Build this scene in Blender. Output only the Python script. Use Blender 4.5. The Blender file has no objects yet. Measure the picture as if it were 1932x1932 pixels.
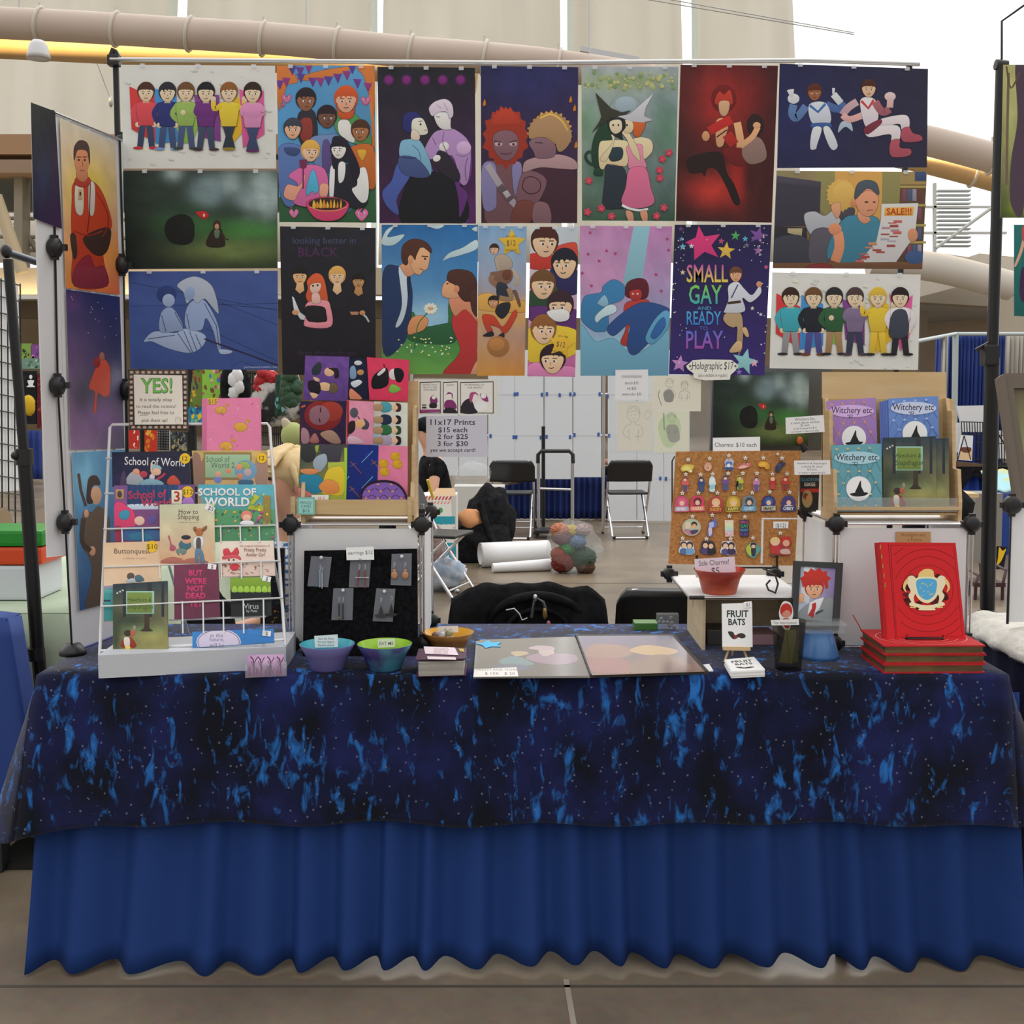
import bpy,bmesh,math,random
from mathutils import Vector,Matrix,noise as mnoise
random.seed(7)
SC=bpy.context.scene
COL=SC.collection
# ------------------------------------------------------------------ camera, world, lights, exposure
F,CX,CY,PITCH,CAMH=2185.0,966.0,905.0,math.radians(4.2),1.46
cd=bpy.data.cameras.new('camera'); cam=bpy.data.objects.new('camera',cd); COL.objects.link(cam)
cd.sensor_width=36.0; cd.lens=36.0*F/1932.0; cd.shift_y=-(966.0-CY)/1932.0
cd.clip_end=300
cam.location=(0,0,CAMH); cam.rotation_euler=(math.pi/2-PITCH,0,0)
SC.camera=cam
SC.view_settings.view_transform='Standard'; SC.view_settings.look='None'
SC.view_settings.gamma=1.0; SC.view_settings.use_curve_mapping=False
SC.view_settings.exposure=0.0
W=bpy.data.worlds.new('daylight'); SC.world=W; W.use_nodes=True
wn=W.node_tree.nodes; wl=W.node_tree.links
for n in list(wn): wn.remove(n)
wo=wn.new('ShaderNodeOutputWorld'); wb=wn.new('ShaderNodeBackground'); wt=wn.new('ShaderNodeTexCoord')
ws=wn.new('ShaderNodeSeparateXYZ'); wl.new(wt.outputs['Generated'],ws.inputs[0])
r1=wn.new('ShaderNodeMapRange'); r1.interpolation_type='SMOOTHSTEP'
r1.inputs['From Min'].default_value=-0.25; r1.inputs['From Max'].default_value=0.75
r1.inputs['To Min'].default_value=0.28; r1.inputs['To Max'].default_value=1.25
wl.new(ws.outputs['Z'],r1.inputs['Value'])
r2=wn.new('ShaderNodeMapRange'); r2.interpolation_type='SMOOTHSTEP'
r2.inputs['From Min'].default_value=-0.2; r2.inputs['From Max'].default_value=0.9
r2.inputs['To Min'].default_value=0.0; r2.inputs['To Max'].default_value=1.0
wl.new(ws.outputs['Y'],r2.inputs['Value'])
wa=wn.new('ShaderNodeMath'); wa.operation='ADD'
wl.new(r1.outputs[0],wa.inputs[0]); wl.new(r2.outputs[0],wa.inputs[1])
wl.new(wa.outputs[0],wb.inputs['Strength']); wb.inputs['Color'].default_value=(1.0,0.985,0.96,1)
wl.new(wb.outputs[0],wo.inputs[0])
def area_light(name,loc,target,sx,sy,power,col=(1,1,1)):
    l=bpy.data.lights.new(name,'AREA'); l.shape='RECTANGLE'; l.size=sx; l.size_y=sy; l.energy=power; l.color=col
    o=bpy.data.objects.new(name,l); COL.objects.link(o); o.location=loc
    o.rotation_euler=(Vector(target)-Vector(loc)).to_track_quat('-Z','Y').to_euler(); return o
area_light('skylight',(1.5,9.0,9.0),(0.3,7.0,0),9,7,300,(1,0.98,0.95))
# ------------------------------------------------------------------ pixel rays -> points on real planes
_cp,_sp=math.cos(PITCH),math.sin(PITCH)
CAM=Vector((0,0,CAMH))
def ray(px,py):
    a=(px-CX)/F; b=(py-CY)/F
    return Vector((a,_cp-b*_sp,-_sp-b*_cp))
def at(px,py,Y):
    d=ray(px,py); return CAM+d*(Y/d.y)
def atz(px,py,z):
    d=ray(px,py); return CAM+d*((z-CAMH)/d.z)
class Plane:
    def __init__(s,p,q,r):
        s.p=Vector(p); n=(Vector(q)-s.p).cross(Vector(r)-s.p).normalized()
        if n.dot(CAM-s.p)<0: n=-n
        s.n=n
    def off(s,d):
        P=Plane.__new__(Plane); P.p=s.p+s.n*d; P.n=s.n; return P
    def hit(s,px,py,off=0.0):
        d=ray(px,py); return CAM+d*(((s.p+s.n*off)-CAM).dot(s.n)/d.dot(s.n))
def vplane(Y): return Plane((0,Y,0),(1,Y,0),(0,Y,1))
def zplane(z): return Plane((0,0,z),(1,0,z),(0,1,z))
def leanplane(Y0,z0,Y1,z1,yaw=0.0):
    return Plane((0,Y0,z0),(1,Y0+yaw,z0),(0,Y1,z1))
# ------------------------------------------------------------------ colours and materials
def _l(c): return c/12.92 if c<=0.04045 else ((c+0.055)/1.055)**2.4
def hx(h,k=1.0):
    return tuple(min(0.92,_l(int(h[i:i+2],16)/255.0)*k) for i in (0,2,4))
PK=1.3
def prin(name,col,rough=0.5,metal=0.0,spec=0.5,**kw):
    m=bpy.data.materials.new(name); m.use_nodes=True
    b=m.node_tree.nodes['Principled BSDF']
    if isinstance(col,str): col=hx(col)
    b.inputs['Base Color'].default_value=(*col,1); b.inputs['Roughness'].default_value=rough
    b.inputs['Metallic'].default_value=metal; b.inputs['Specular IOR Level'].default_value=spec
    for k,v in kw.items(): b.inputs[k.replace('_',' ')].default_value=v
    return m
def nodes(m): return m.node_tree.nodes,m.node_tree.links,m.node_tree.nodes['Principled BSDF']
def noisy(name,c1,c2,scale=5.0,rough=0.6,metal=0.0,stretch=(1,1,1),detail=4,bump=0.0,spec=0.4,lo=0.3,hi=0.7,**kw):
    m=prin(name,c1,rough,metal,spec,**kw); n,l,b=nodes(m)
    tc=n.new('ShaderNodeTexCoord'); mp=n.new('ShaderNodeMapping'); mp.inputs['Scale'].default_value=stretch
    nz=n.new('ShaderNodeTexNoise'); nz.inputs['Scale'].default_value=scale; nz.inputs['Detail'].default_value=detail
    cr=n.new('ShaderNodeValToRGB'); cr.color_ramp.elements[0].position=lo; cr.color_ramp.elements[1].position=hi
    cr.color_ramp.elements[0].color=(*(hx(c1) if isinstance(c1,str) else c1),1)
    cr.color_ramp.elements[1].color=(*(hx(c2) if isinstance(c2,str) else c2),1)
    l.new(tc.outputs['Object'],mp.inputs[0]); l.new(mp.outputs[0],nz.inputs['Vector']); l.new(nz.outputs[0],cr.inputs[0])
    l.new(cr.outputs[0],b.inputs['Base Color'])
    if bump:
        bp=n.new('ShaderNodeBump'); bp.inputs['Strength'].default_value=bump; bp.inputs['Distance'].default_value=0.01
        l.new(nz.outputs[0],bp.inputs['Height']); l.new(bp.outputs[0],b.inputs['Normal'])
    return m
def printed(name,rough,coat=0.0,transp=0.0):
    m=prin(name,(1,1,1),rough,spec=0.25); n,l,b=nodes(m)
    a=n.new('ShaderNodeVertexColor'); a.layer_name='Col'; l.new(a.outputs[0],b.inputs['Base Color'])
    b.inputs['Coat Weight'].default_value=coat; b.inputs['Coat Roughness'].default_value=0.15
    return m
M={}
M['print']=printed('printed_paper',0.5,0.06)
M['matte']=printed('printed_matte',0.7)
M['fabric_print']=printed('printed_fabric',0.85)
M['white']=prin('white_plastic','dcdcde',0.45)
M['panel']=noisy('white_corrugated_panel','dededf','e8e8ea',3,0.5)
M['chrome']=prin('chrome_wire',(0.75,0.75,0.78),0.22,1.0)
M['steel']=prin('brushed_steel',(0.55,0.55,0.55),0.35,1.0)
M['black']=prin('black_plastic',(0.012,0.012,0.013),0.4)
M['blackm']=prin('black_metal',(0.015,0.015,0.016),0.35,0.3)
M['felt']=noisy('black_felt',(0.004,0.004,0.005),(0.012,0.012,0.014),90,0.95,bump=0.2,spec=0.05)
M['blackcloth']=noisy('black_cloth',(0.006,0.006,0.008),(0.02,0.02,0.022),25,0.9,bump=0.15,spec=0.1)
M['whitewire']=prin('white_coated_wire','e9e9ea',0.35)
M['wood']=noisy('pale_birch','c9a878','dcc096',5,0.5,stretch=(1,1,12))
M['woodh']=noisy('pale_birch_board','cfae7c','dcc093',4,0.5,stretch=(1,8,10))
M['ply']=noisy('unfinished_plywood','c8b592','d9c8a8',4,0.6,stretch=(2,2,9))
M['paper']=prin('white_paper','e6e6e8',0.7)
M['edge']=prin('paper_edge','cfcbc2',0.8)
M['cork']=noisy('cork','a8703c','c48c54',140,0.9,detail=6,bump=0.3,lo=0.35,hi=0.65)
M['skin']=noisy('skin','d8a283','e0ae92',6,0.55,Subsurface_Weight=0.05)
M['skin2']=noisy('skin_darker','b07a58','bd8866',6,0.55)  # second, darker skin tone
# clear plastic sheet: mostly see-through with a glossy face
def clear(name,tint=(1,1,1),fac=0.12,rough=0.12,base=(0.85,0.87,0.88)):
    m=bpy.data.materials.new(name); m.use_nodes=True; n=m.node_tree.nodes; l=m.node_tree.links
    for x in list(n): n.remove(x)
    o=n.new('ShaderNodeOutputMaterial'); t=n.new('ShaderNodeBsdfTransparent'); g=n.new('ShaderNodeBsdfPrincipled')
    t.inputs[0].default_value=(*tint,1); g.inputs['Base Color'].default_value=(*base,1); g.inputs['Roughness'].default_value=rough
    mx=n.new('ShaderNodeMixShader'); mx.inputs[0].default_value=fac
    l.new(t.outputs[0],mx.inputs[1]); l.new(g.outputs[0],mx.inputs[2]); l.new(mx.outputs[0],o.inputs[0]); return m
M['clear']=clear('clear_plastic')
M['bagclear']=clear('bag_plastic',(0.97,0.98,0.98),0.11,0.15)
M['tape']=clear('frosted_tape',(0.95,0.95,0.97),0.5,0.3)
M['smoke']=clear('smoky_acrylic',(0.80,0.78,0.75),0.14,0.06,(.02,.02,.02))
M['acryl']=clear('clear_acrylic',(0.93,0.95,0.96),0.14,0.08)
# ------------------------------------------------------------------ object bookkeeping
def tag(o,label,cat,group=None,kind=None):
    o['label']=label; o['category']=cat
    if group: o['group']=group
    if kind: o['kind']=kind
    return o
def thing(name,label,cat,loc,group=None):
    o=bpy.data.objects.new(name,None); COL.objects.link(o); o.location=loc; o.empty_display_size=0.05
    return tag(o,label,cat,group)
class MB:
    def __init__(s): s.v=[]; s.f=[]; s.m=[]; s.c=[]; s.sm=[]; s.mats=[]
    def mi(s,mat):
        if isinstance(mat,str): mat=M[mat]
        if mat not in s.mats: s.mats.append(mat)
        return s.mats.index(mat)
    def add(s,verts,faces,mat,col=None,smooth=False,vcol=None):
        b=len(s.v); s.v+=[tuple(v) for v in verts]; i=s.mi(mat)
        for f in faces:
            s.f.append([b+k for k in f]); s.m.append(i); s.sm.append(smooth)
            s.c.append([vcol[k] for k in f] if vcol else ([col]*len(f) if col else None))
    def box(s,c,size,mat,rot=None,bev=0.0,col=None):
        bm=bmesh.new(); bmesh.ops.create_cube(bm,size=1.0)
        bmesh.ops.scale(bm,vec=Vector(size),verts=bm.verts)
        if bev: bmesh.ops.bevel(bm,geom=bm.edges[:],offset=bev,segments=2,affect='EDGES',profile=0.7)
        if rot is not None: bmesh.ops.transform(bm,matrix=rot.to_4x4(),verts=bm.verts)
        bm.verts.index_update(); c=Vector(c)
        s.add([v.co+c for v in bm.verts],[[v.index for v in f.verts] for f in bm.faces],mat,col); bm.free()
    def hexa(s,p,mat,col=None):     # 8 corners: 4 near (ccw) then the matching 4 far
        s.add(p,[[0,1,2,3],[7,6,5,4],[0,4,5,1],[1,5,6,2],[2,6,7,3],[3,7,4,0]],mat,col)
    def tube(s,pts,r,mat,n=8,closed=False,col=None):
        P=[Vector(p) for p in pts]; N=len(P); rr=r if isinstance(r,(list,tuple)) else [r]*N
        T=[]
        for i in range(N):
            a=P[(i-1)%N] if (closed or i>0) else P[i]; b=P[(i+1)%N] if (closed or i<N-1) else P[i]
            t=(b-a); T.append(t.normalized() if t.length>1e-9 else Vector((0,0,1)))
        u=T[0].orthogonal().normalized(); vs=[]
        for i in range(N):
            u=(u-T[i]*u.dot(T[i]))
            u=u.normalized() if u.length>1e-6 else T[i].orthogonal().normalized()
            w=T[i].cross(u)
            for k in range(n):
                a=2*math.pi*k/n; vs.append(P[i]+(u*math.cos(a)+w*math.sin(a))*rr[i])
        fs=[]
        for i in range(N if closed else N-1):
            j=(i+1)%N
            for k in range(n): fs.append([i*n+k,i*n+(k+1)%n,j*n+(k+1)%n,j*n+k])
        s.add(vs,fs,mat,col,True)
        if not closed:
            s.add(vs[:n],[list(range(n))[::-1]],mat,col); s.add(vs[-n:],[list(range(n))],mat,col)
    def lathe(s,prof,c,mat,n=32,rot=None,col=None,sx=1.0,sy=1.0):
        c=Vector(c); vs=[]
        for r,z in prof:
            for k in range(n):
                a=2*math.pi*k/n; v=Vector((r*math.cos(a)*sx,r*math.sin(a)*sy,z))
                if rot is not None: v=rot @ v
                vs.append(c+v)
        fs=[[i*n+k,i*n+(k+1)%n,(i+1)*n+(k+1)%n,(i+1)*n+k] for i in range(len(prof)-1) for k in range(n)]
        s.add(vs,fs,mat,col,True)
    def blob(s,c,r,mat,nu=16,nv=10,rough=0.0,freq=3.0,rot=None,col=None,seed=0.0):
        c=Vector(c); r=Vector(r) if not isinstance(r,(int,float)) else Vector((r,r,r)); vs=[]
        for j in range(nv+1):
            t=math.pi*j/nv
            for i in range(nu):
                a=2*math.pi*i/nu; d=Vector((math.sin(t)*math.cos(a),math.sin(t)*math.sin(a),math.cos(t)))
                k=1+(rough*mnoise.noise(d*freq+Vector((seed,seed*1.7,0))) if rough else 0)
                v=Vector((d.x*r.x,d.y*r.y,d.z*r.z))*k
                if rot is not None: v=rot @ v
                vs.append(c+v)
        fs=[[j*nu+i,(j+1)*nu+i,(j+1)*nu+(i+1)%nu,j*nu+(i+1)%nu] for j in range(nv) for i in range(nu)]
        s.add(vs,fs,mat,col,True)
    def grid(s,fn,nu,nv,mat,smooth=True,col=None,thick=None):
        vs=[Vector(fn(i/nu,j/nv)) for j in range(nv+1) for i in range(nu+1)]
        fs=[[j*(nu+1)+i,j*(nu+1)+i+1,(j+1)*(nu+1)+i+1,(j+1)*(nu+1)+i] for j in range(nv) for i in range(nu)]
        s.add(vs,fs,mat,col,smooth)
    def prism(s,pts,d,mat,col=None):
        n=len(pts); P=[Vector(p) for p in pts]; d=Vector(d); Q=[p+d for p in P]
        s.add(P+Q,[list(range(n)),list(range(2*n-1,n-1,-1))]+[[i,i+n,(i+1)%n+n,(i+1)%n] for i in range(n)],mat,col)
    def build(s,name,parent=None,label=None,cat=None,group=None,kind=None,solid=0.0):
        if not s.v: return None
        xs=[v[0] for v in s.v]; ys=[v[1] for v in s.v]; zs=[v[2] for v in s.v]
        o3=Vector(((min(xs)+max(xs))/2,(min(ys)+max(ys))/2,min(zs)))
        me=bpy.data.meshes.new(name)
        me.from_pydata([(v[0]-o3.x,v[1]-o3.y,v[2]-o3.z) for v in s.v],[],s.f)
        for m in s.mats: me.materials.append(m)
        me.polygons.foreach_set('material_index',s.m); me.polygons.foreach_set('use_smooth',s.sm)
        if any(c is not None for c in s.c):
            ca=me.color_attributes.new('Col','FLOAT_COLOR','CORNER'); buf=[]
            for f,c in zip(s.f,s.c):
                if c is None: buf+=[0.8,0.8,0.8,1.0]*len(f)
                else:
                    for q in c: buf+=[q[0],q[1],q[2],1.0]
            ca.data.foreach_set('color',buf)
        me.update()
        o=bpy.data.objects.new(name,me); COL.objects.link(o); o.location=o3
        if parent is not None:
            o.parent=parent; o.matrix_parent_inverse=Matrix.Translation(-Vector(parent.location))
        if label: tag(o,label,cat,group)
        if group and not label: o['group']=group
        if kind: o['kind']=kind
        if solid:
            md=o.modifiers.new('thickness','SOLIDIFY'); md.thickness=solid; md.offset=0
        return o
def structure(o,name=None):
    o['kind']='structure'; return o
# ------------------------------------------------------------------ flat artwork (prints, covers, signs): coloured shapes on a real sheet
_txt={}
def glyphs(t,bold=0.0,shear=0.0):
    k=(t,bold,shear)
    if k not in _txt:
        cu=bpy.data.curves.new('t','FONT'); cu.body=t; cu.resolution_u=2; cu.offset=bold; cu.shear=shear
        o=bpy.data.objects.new('t',cu); me=bpy.data.meshes.new_from_object(o)
        _txt[k]=([(v.co.x,v.co.y) for v in me.vertices],[list(p.vertices) for p in me.polygons])
        bpy.data.objects.remove(o); bpy.data.meshes.remove(me); bpy.data.curves.remove(cu)
    return _txt[k]
def nums(s):
    if isinstance(s,str): s=[float(x) for x in s.replace(',',' ').split()]
    if s and not isinstance(s[0],(tuple,list)): s=list(zip(s[0::2],s[1::2]))
    return [tuple(p) for p in s]
def spline(P,closed=True,k=5):
    n=len(P); out=[]
    rng=range(n) if closed else range(n-1)
    for i in rng:
        if closed: a,b,c,d=P[(i-1)%n],P[i],P[(i+1)%n],P[(i+2)%n]
        else: a,b,c,d=P[max(i-1,0)],P[i],P[i+1],P[min(i+2,n-1)]
        for j in range(k):
            t=j/k; t2=t*t; t3=t2*t
            out.append(tuple(0.5*(2*b[m]+(c[m]-a[m])*t+(2*a[m]-5*b[m]+4*c[m]-d[m])*t2+(3*b[m]-a[m]-3*c[m]+d[m])*t3) for m in (0,1)))
    if not closed: out.append(P[-1])
    return out
class Art(MB):
    EPS=0.000022
    def __init__(s,plane,mat='print'):
        MB.__init__(s); s.pl=plane; s.k=0; s.mat=M[mat]; s.fr(0,0,1)
    def fr(s,ox,oy,sc): s.ox,s.oy,s.sc=ox,oy,sc; s.uvp=None; return s
    def P(s,u,v): return s.pl.hit(s.ox+u*s.sc,s.oy+v*s.sc,s.k*s.EPS)
    def nxt(s): s.k+=1
    def cols(s,pts,col):
        if isinstance(col,(tuple,list)):
            a,b=hx(col[0],PK),hx(col[1],PK); v0=min(p[1] for p in pts); v1=max(p[1] for p in pts); d=(v1-v0) or 1
            return [tuple(a[m]+(b[m]-a[m])*(p[1]-v0)/d for m in range(3)) for p in pts]
        c=hx(col,PK)
        if not s.ink: return [c]*len(pts)
        v0=min(p[1] for p in pts); d=(max(p[1] for p in pts)-v0) or 1
        return [tuple(min(.92,q*(1.1-.3*(p[1]-v0)/d)) for q in c) for p in pts]
    def sheet(s,corners,thick=0.0006,col='e6e6e6',bulge=0.0):   # photo-pixel corners TL TR BR BL
        o=(s.ox,s.oy,s.sc); s.fr(0,0,1); C=nums(corners); s.corn=C
        f=[s.P(*p) for p in C]; b=[p-s.pl.n*thick for p in f]
        s.hexa(f+b,s.mat,hx(col,PK)); s.ox,s.oy,s.sc=o; s.nxt(); return s
    def q(s,u,v):                     # bilinear position on the sheet, photo pixels
        a,b,c,d=s.corn
        return tuple((a[m]*(1-u)+b[m]*u)*(1-v)+(d[m]*(1-u)+c[m]*u)*v for m in (0,1))
    def bg(s,tl,tr,bl,br,n=24,jit=0.06,blobs=(),u0=0.0,v0=0.0,u1=1.0,v1=1.0,seed=0,freq=7.0):
        K=[hx(x,PK) for x in (tl,tr,bl,br)]; o=(s.ox,s.oy,s.sc)
        B=[]
        for x,y,rx,ry,c,st in blobs: B.append((s.ox+x*s.sc,s.oy+y*s.sc,rx*s.sc,ry*s.sc,hx(c,PK),st))
        s.fr(0,0,1); vs,vc=[],[]
        for j in range(n+1):
            for i in range(n+1):
                u=i/n; v=j/n; p=s.q(u0+(u1-u0)*u,v0+(v1-v0)*v); vs.append(s.P(*p))
                c=[(K[0][m]*(1-u)+K[1][m]*u)*(1-v)+(K[2][m]*(1-u)+K[3][m]*u)*v for m in range(3)]
                for x,y,rx,ry,cc,st in B:
                    w=st*math.exp(-(((p[0]-x)/rx)**2+((p[1]-y)/ry)**2)*1.2)
                    c=[c[m]*(1-w)+cc[m]*w for m in range(3)]
                g=1+jit*2*mnoise.noise(Vector((u*freq,v*freq*1.4,seed*3.1+0.5)))+jit*1.2*mnoise.noise(Vector((u*freq*4,v*freq*4,seed)))
                vc.append(tuple(max(0,min(0.92,x*g)) for x in c))
        s.add(vs,[[j*(n+1)+i,(j+1)*(n+1)+i,(j+1)*(n+1)+i+1,j*(n+1)+i+1] for j in range(n) for i in range(n)],s.mat,None,False,vc)
        s.ox,s.oy,s.sc=o; s.nxt(); return s
    def clip(s,P):
        if not getattr(s,'corn',None): return P
        C=[((x-s.ox)/s.sc,(y-s.oy)/s.sc) for x,y in s.corn]
        if s.sc<0: C=C[::-1]
        for i in range(4):
            a,b=C[i],C[(i+1)%4]; out=[]
            sd=lambda p: (b[0]-a[0])*(p[1]-a[1])-(b[1]-a[1])*(p[0]-a[0])
            for j in range(len(P)):
                p,q=P[j],P[(j+1)%len(P)]; dp,dq=sd(p),sd(q)
                if dp>=0: out.append(p)
                if (dp>0) != (dq>0) and dp != dq:
                    t=dp/(dp-dq)
                    if 0<t<1: out.append((p[0]+(q[0]-p[0])*t,p[1]+(q[1]-p[1])*t))
            P=out
            if len(P)<3: return []
        return P
    ink=0.0
    def p(s,col,pts):
        P=s.clip(nums(pts))
        if len(P)<3: return
        s.add([s.P(*q) for q in P],[list(range(len(P)))],s.mat,None,False,s.cols(P,col)); s.nxt()
    def s_(s,col,pts,k=5):
        P=spline(nums(pts),True,k); s.p(col,P)
        if s.ink: s.outline(col,P)
    def outline(s,col,P):
        c=col[0] if isinstance(col,(tuple,list)) else col
        d=''.join('%02x'%int(int(c[i:i+2],16)*.42) for i in (0,2,4)); s.ln(d,P,s.ink/s.sc,False,True)
    def e(s,col,x,y,rx,ry=None,rot=0.0,n=20):
        ry=ry or rx; ca,sa=math.cos(rot),math.sin(rot)
        s.p(col,[(x+rx*math.cos(t)*ca-ry*math.sin(t)*sa,y+rx*math.cos(t)*sa+ry*math.sin(t)*ca) for t in (2*math.pi*i/n for i in range(n))])
    def r(s,col,x0,y0,x1,y1): s.p(col,[(x0,y0),(x1,y0),(x1,y1),(x0,y1)])
    def ln(s,col,pts,w,sm=False,closed=False):
        P=nums(pts)
        if sm: P=spline(P,closed,4)
        if closed: P=P+[P[0]]
        L=[]; R=[]
        for i,p in enumerate(P):
            a=P[max(i-1,0)]; b=P[min(i+1,len(P)-1)]; dx,dy=b[0]-a[0],b[1]-a[1]; d=math.hypot(dx,dy) or 1
            L.append((p[0]-dy/d*w/2,p[1]+dx/d*w/2)); R.append((p[0]+dy/d*w/2,p[1]-dx/d*w/2))
        Q=L+R; n=len(P)
        if getattr(s,'corn',None):
            k0=s.ink; s.ink=0
            C=[((x-s.ox)/s.sc,(y-s.oy)/s.sc) for x,y in s.corn]; xs=[c[0] for c in C]; ys=[c[1] for c in C]
            if any(not (min(xs)<p[0]<max(xs) and min(ys)<p[1]<max(ys)) for p in Q):
                for i in range(n-1):
                    s.k -= 1; s.k+=1; k=s.k; s.p(col,[Q[i],Q[i+1],Q[n+i+1],Q[n+i]]); s.k=k
                s.ink=k0; s.nxt(); return
            s.ink=k0
        s.add([s.P(*q) for q in Q],[[i,i+1,n+i+1,n+i] for i in range(n-1)],s.mat,None,False,s.cols(Q,col)); s.nxt()
    def star(s,col,x,y,r,rot=0.0,inner=0.42,n=5):
        s.p(col,[(x+(r if i%2==0 else r*inner)*math.sin(rot+math.pi*i/n),y-(r if i%2==0 else r*inner)*math.cos(rot+math.pi*i/n)) for i in range(2*n)])
    def spiky(s,col,x,y,rx,ry,n=18,depth=0.2,a0=0.0,a1=2*math.pi,seed=1):
        rnd=random.Random(seed); P=[]
        for i in range(2*n+1):
            a=a0+(a1-a0)*i/(2*n); k=1+rnd.uniform(-.06,.06) if i%2 else 1-depth
            P.append((x+rx*k*math.sin(a),y-ry*k*math.cos(a)))
        s.p(col,P)
    def t(s,txt,x,y,size,col,bold=0.0,sx=1.0,al='c',rot=0.0,shear=0.0):
        v,f=glyphs(txt,bold,shear)
        if not v: return
        x0=min(a for a,_ in v); x1=max(a for a,_ in v); dx={'l': x0,'c': (x0+x1)/2,'r': x1}[al]
        ca,sa=math.cos(rot),math.sin(rot); Q=[]
        for a,b in v:
            X=(a-dx)*size*sx; Y=-b*size; Q.append((x+X*ca-Y*sa,y+X*sa+Y*ca))
        s.add([s.P(*q) for q in Q],f,s.mat,None,False,s.cols(Q,col)); s.nxt()
    def head(s,x,y,r,skin,hair,look=0,style=0,dark='2a2020'):   # plain generic face
        s.e(hair,x,y-r*0.12,r*0.98,r*1.05)
        s.s_(skin,[(x-r*.72,y-r*.3),(x+r*.72,y-r*.3),(x+r*.74,y+r*.35),(x+r*.3,y+r*.95),(x-r*.3,y+r*.95),(x-r*.74,y+r*.35)])
        top=[(x-r*.98,y+r*(.25 if style==1 else 0)),(x-r*.92,y-r*.6),(x-r*.45,y-r*1.12),(x+r*.1,y-r*1.24),(x+r*.6,y-r*1.05),(x+r*.95,y-r*.55),(x+r*.99,y+r*(.25 if style==1 else 0))]
        ox=(-.1,.25,.0)[style]; fr=[]
        for k in range(9):
            u=.8-.2*k; fr.append((x+r*(u+ox*.3),y-r*((.28 if k%2==0 else .62)+(.12*u if style==2 else -.12*u)-.1*(style==2))))
        s.p(hair,spline(top,False,4)+fr)
        for d in (-1,1):
            ex=x+d*r*.32+look*r*.15
            s.e('efe9e4',ex,y+r*.08,r*.15,r*.11,n=8); s.e(dark,ex+look*r*.05,y+r*.08,r*.075,r*.09,n=8)
            s.ln(dark,[(ex-r*.18,y-r*.14),(ex+r*.18,y-r*.14)],r*.06)
        s.ln(dark,[(x-r*.18+look*r*.1,y+r*.58),(x+look*r*.1,y+r*.64),(x+r*.2+look*r*.1,y+r*.56)],r*.06)
        s.ln(dark,[(x+look*r*.14,y+r*.18),(x+look*r*.2+r*.05,y+r*.36)],r*.04)
    def person(s,x,y,h,skin,hair,shirt,pants,shoe,arms=0,style=0,hr=0.12,lean=0.0,legs=0):
        r=h*hr; ty=y+r*2.15; by=y+h; hip=ty+(by-ty)*0.46; w=h*0.145; lx=lean*h
        for d in (-1,1):
            kx=x+d*w*(.55 if legs==0 else .75)+(legs==2)*d*w*.3; fx=x+d*w*(.62 if legs != 1 else -.35)
            s.p(pants,[(x-w*.72 if d<0 else x,hip),(x if d<0 else x+w*.72,hip),(fx+w*.3,by-h*.03),(fx-w*.3,by-h*.03)])
            s.e(shoe,fx+d*w*.2,by-h*.015,w*.55,h*.022,n=10)
        if arms==0:
            for d in (-1,1): s.ln(shirt,[(x+d*w*.8+lx,ty+h*.03),(x+d*w*1.35+lx*.5,(ty+hip)/2),(x+d*w*.85,hip)],w*.55,True); s.e(skin,x+d*w*.85,hip+h*.015,w*.28,n=8)
        elif arms==1:
            s.ln(shirt,[(x-w*.8+lx,ty+h*.03),(x-w*1.4,(ty+hip)/2+h*.02),(x-w*.5,hip-h*.02)],w*.55,True)
        s.s_(shirt,[(x-w*.5+lx,ty-h*.01),(x+w*.5+lx,ty-h*.01),(x+w*1.05+lx,ty+h*.05),(x+w*.8,hip),(x+w*.7,hip+h*.03),(x-w*.7,hip+h*.03),(x-w*.8,hip),(x-w*1.05+lx,ty+h*.05)])
        if arms==1:
            s.ln(shirt,[(x+w*.85+lx,ty+h*.05),(x+w*1.1,(ty+hip)/2+h*.03),(x-w*.2,(ty+hip)/2)],w*.5,True); s.e(skin,x-w*.3,(ty+hip)/2-h*.01,w*.28,n=8)
        if arms==2:
            for d in (-1,1): s.ln(shirt,[(x+d*w*.8,ty+h*.04),(x+d*w*1.5,ty+h*.1),(x+d*w*1.6,ty-h*.03)],w*.5,True); s.e(skin,x+d*w*1.6,ty-h*.05,w*.3,n=8)
        if arms==3:
            for d in (-1,1): s.ln(shirt,[(x+d*w*.85,ty+h*.05),(x+d*w*.95,(ty+hip)/2),(x-d*w*.6,(ty+hip)/2-h*.02*d)],w*.5,True)
        s.r(skin,x-w*.3+lx,ty-h*.035,x+w*.3+lx,ty+h*.01)
        s.head(x+lx,y+r*1.1,r,skin,hair,0,style)
def quadpx(x0,y0,x1,y1): return [(x0,y0),(x1,y0),(x1,y1),(x0,y1)]
def rotz(a): return Matrix.Rotation(a,3,'Z')
def rotx(a): return Matrix.Rotation(a,3,'X')
def roty(a): return Matrix.Rotation(a,3,'Y')
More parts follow.
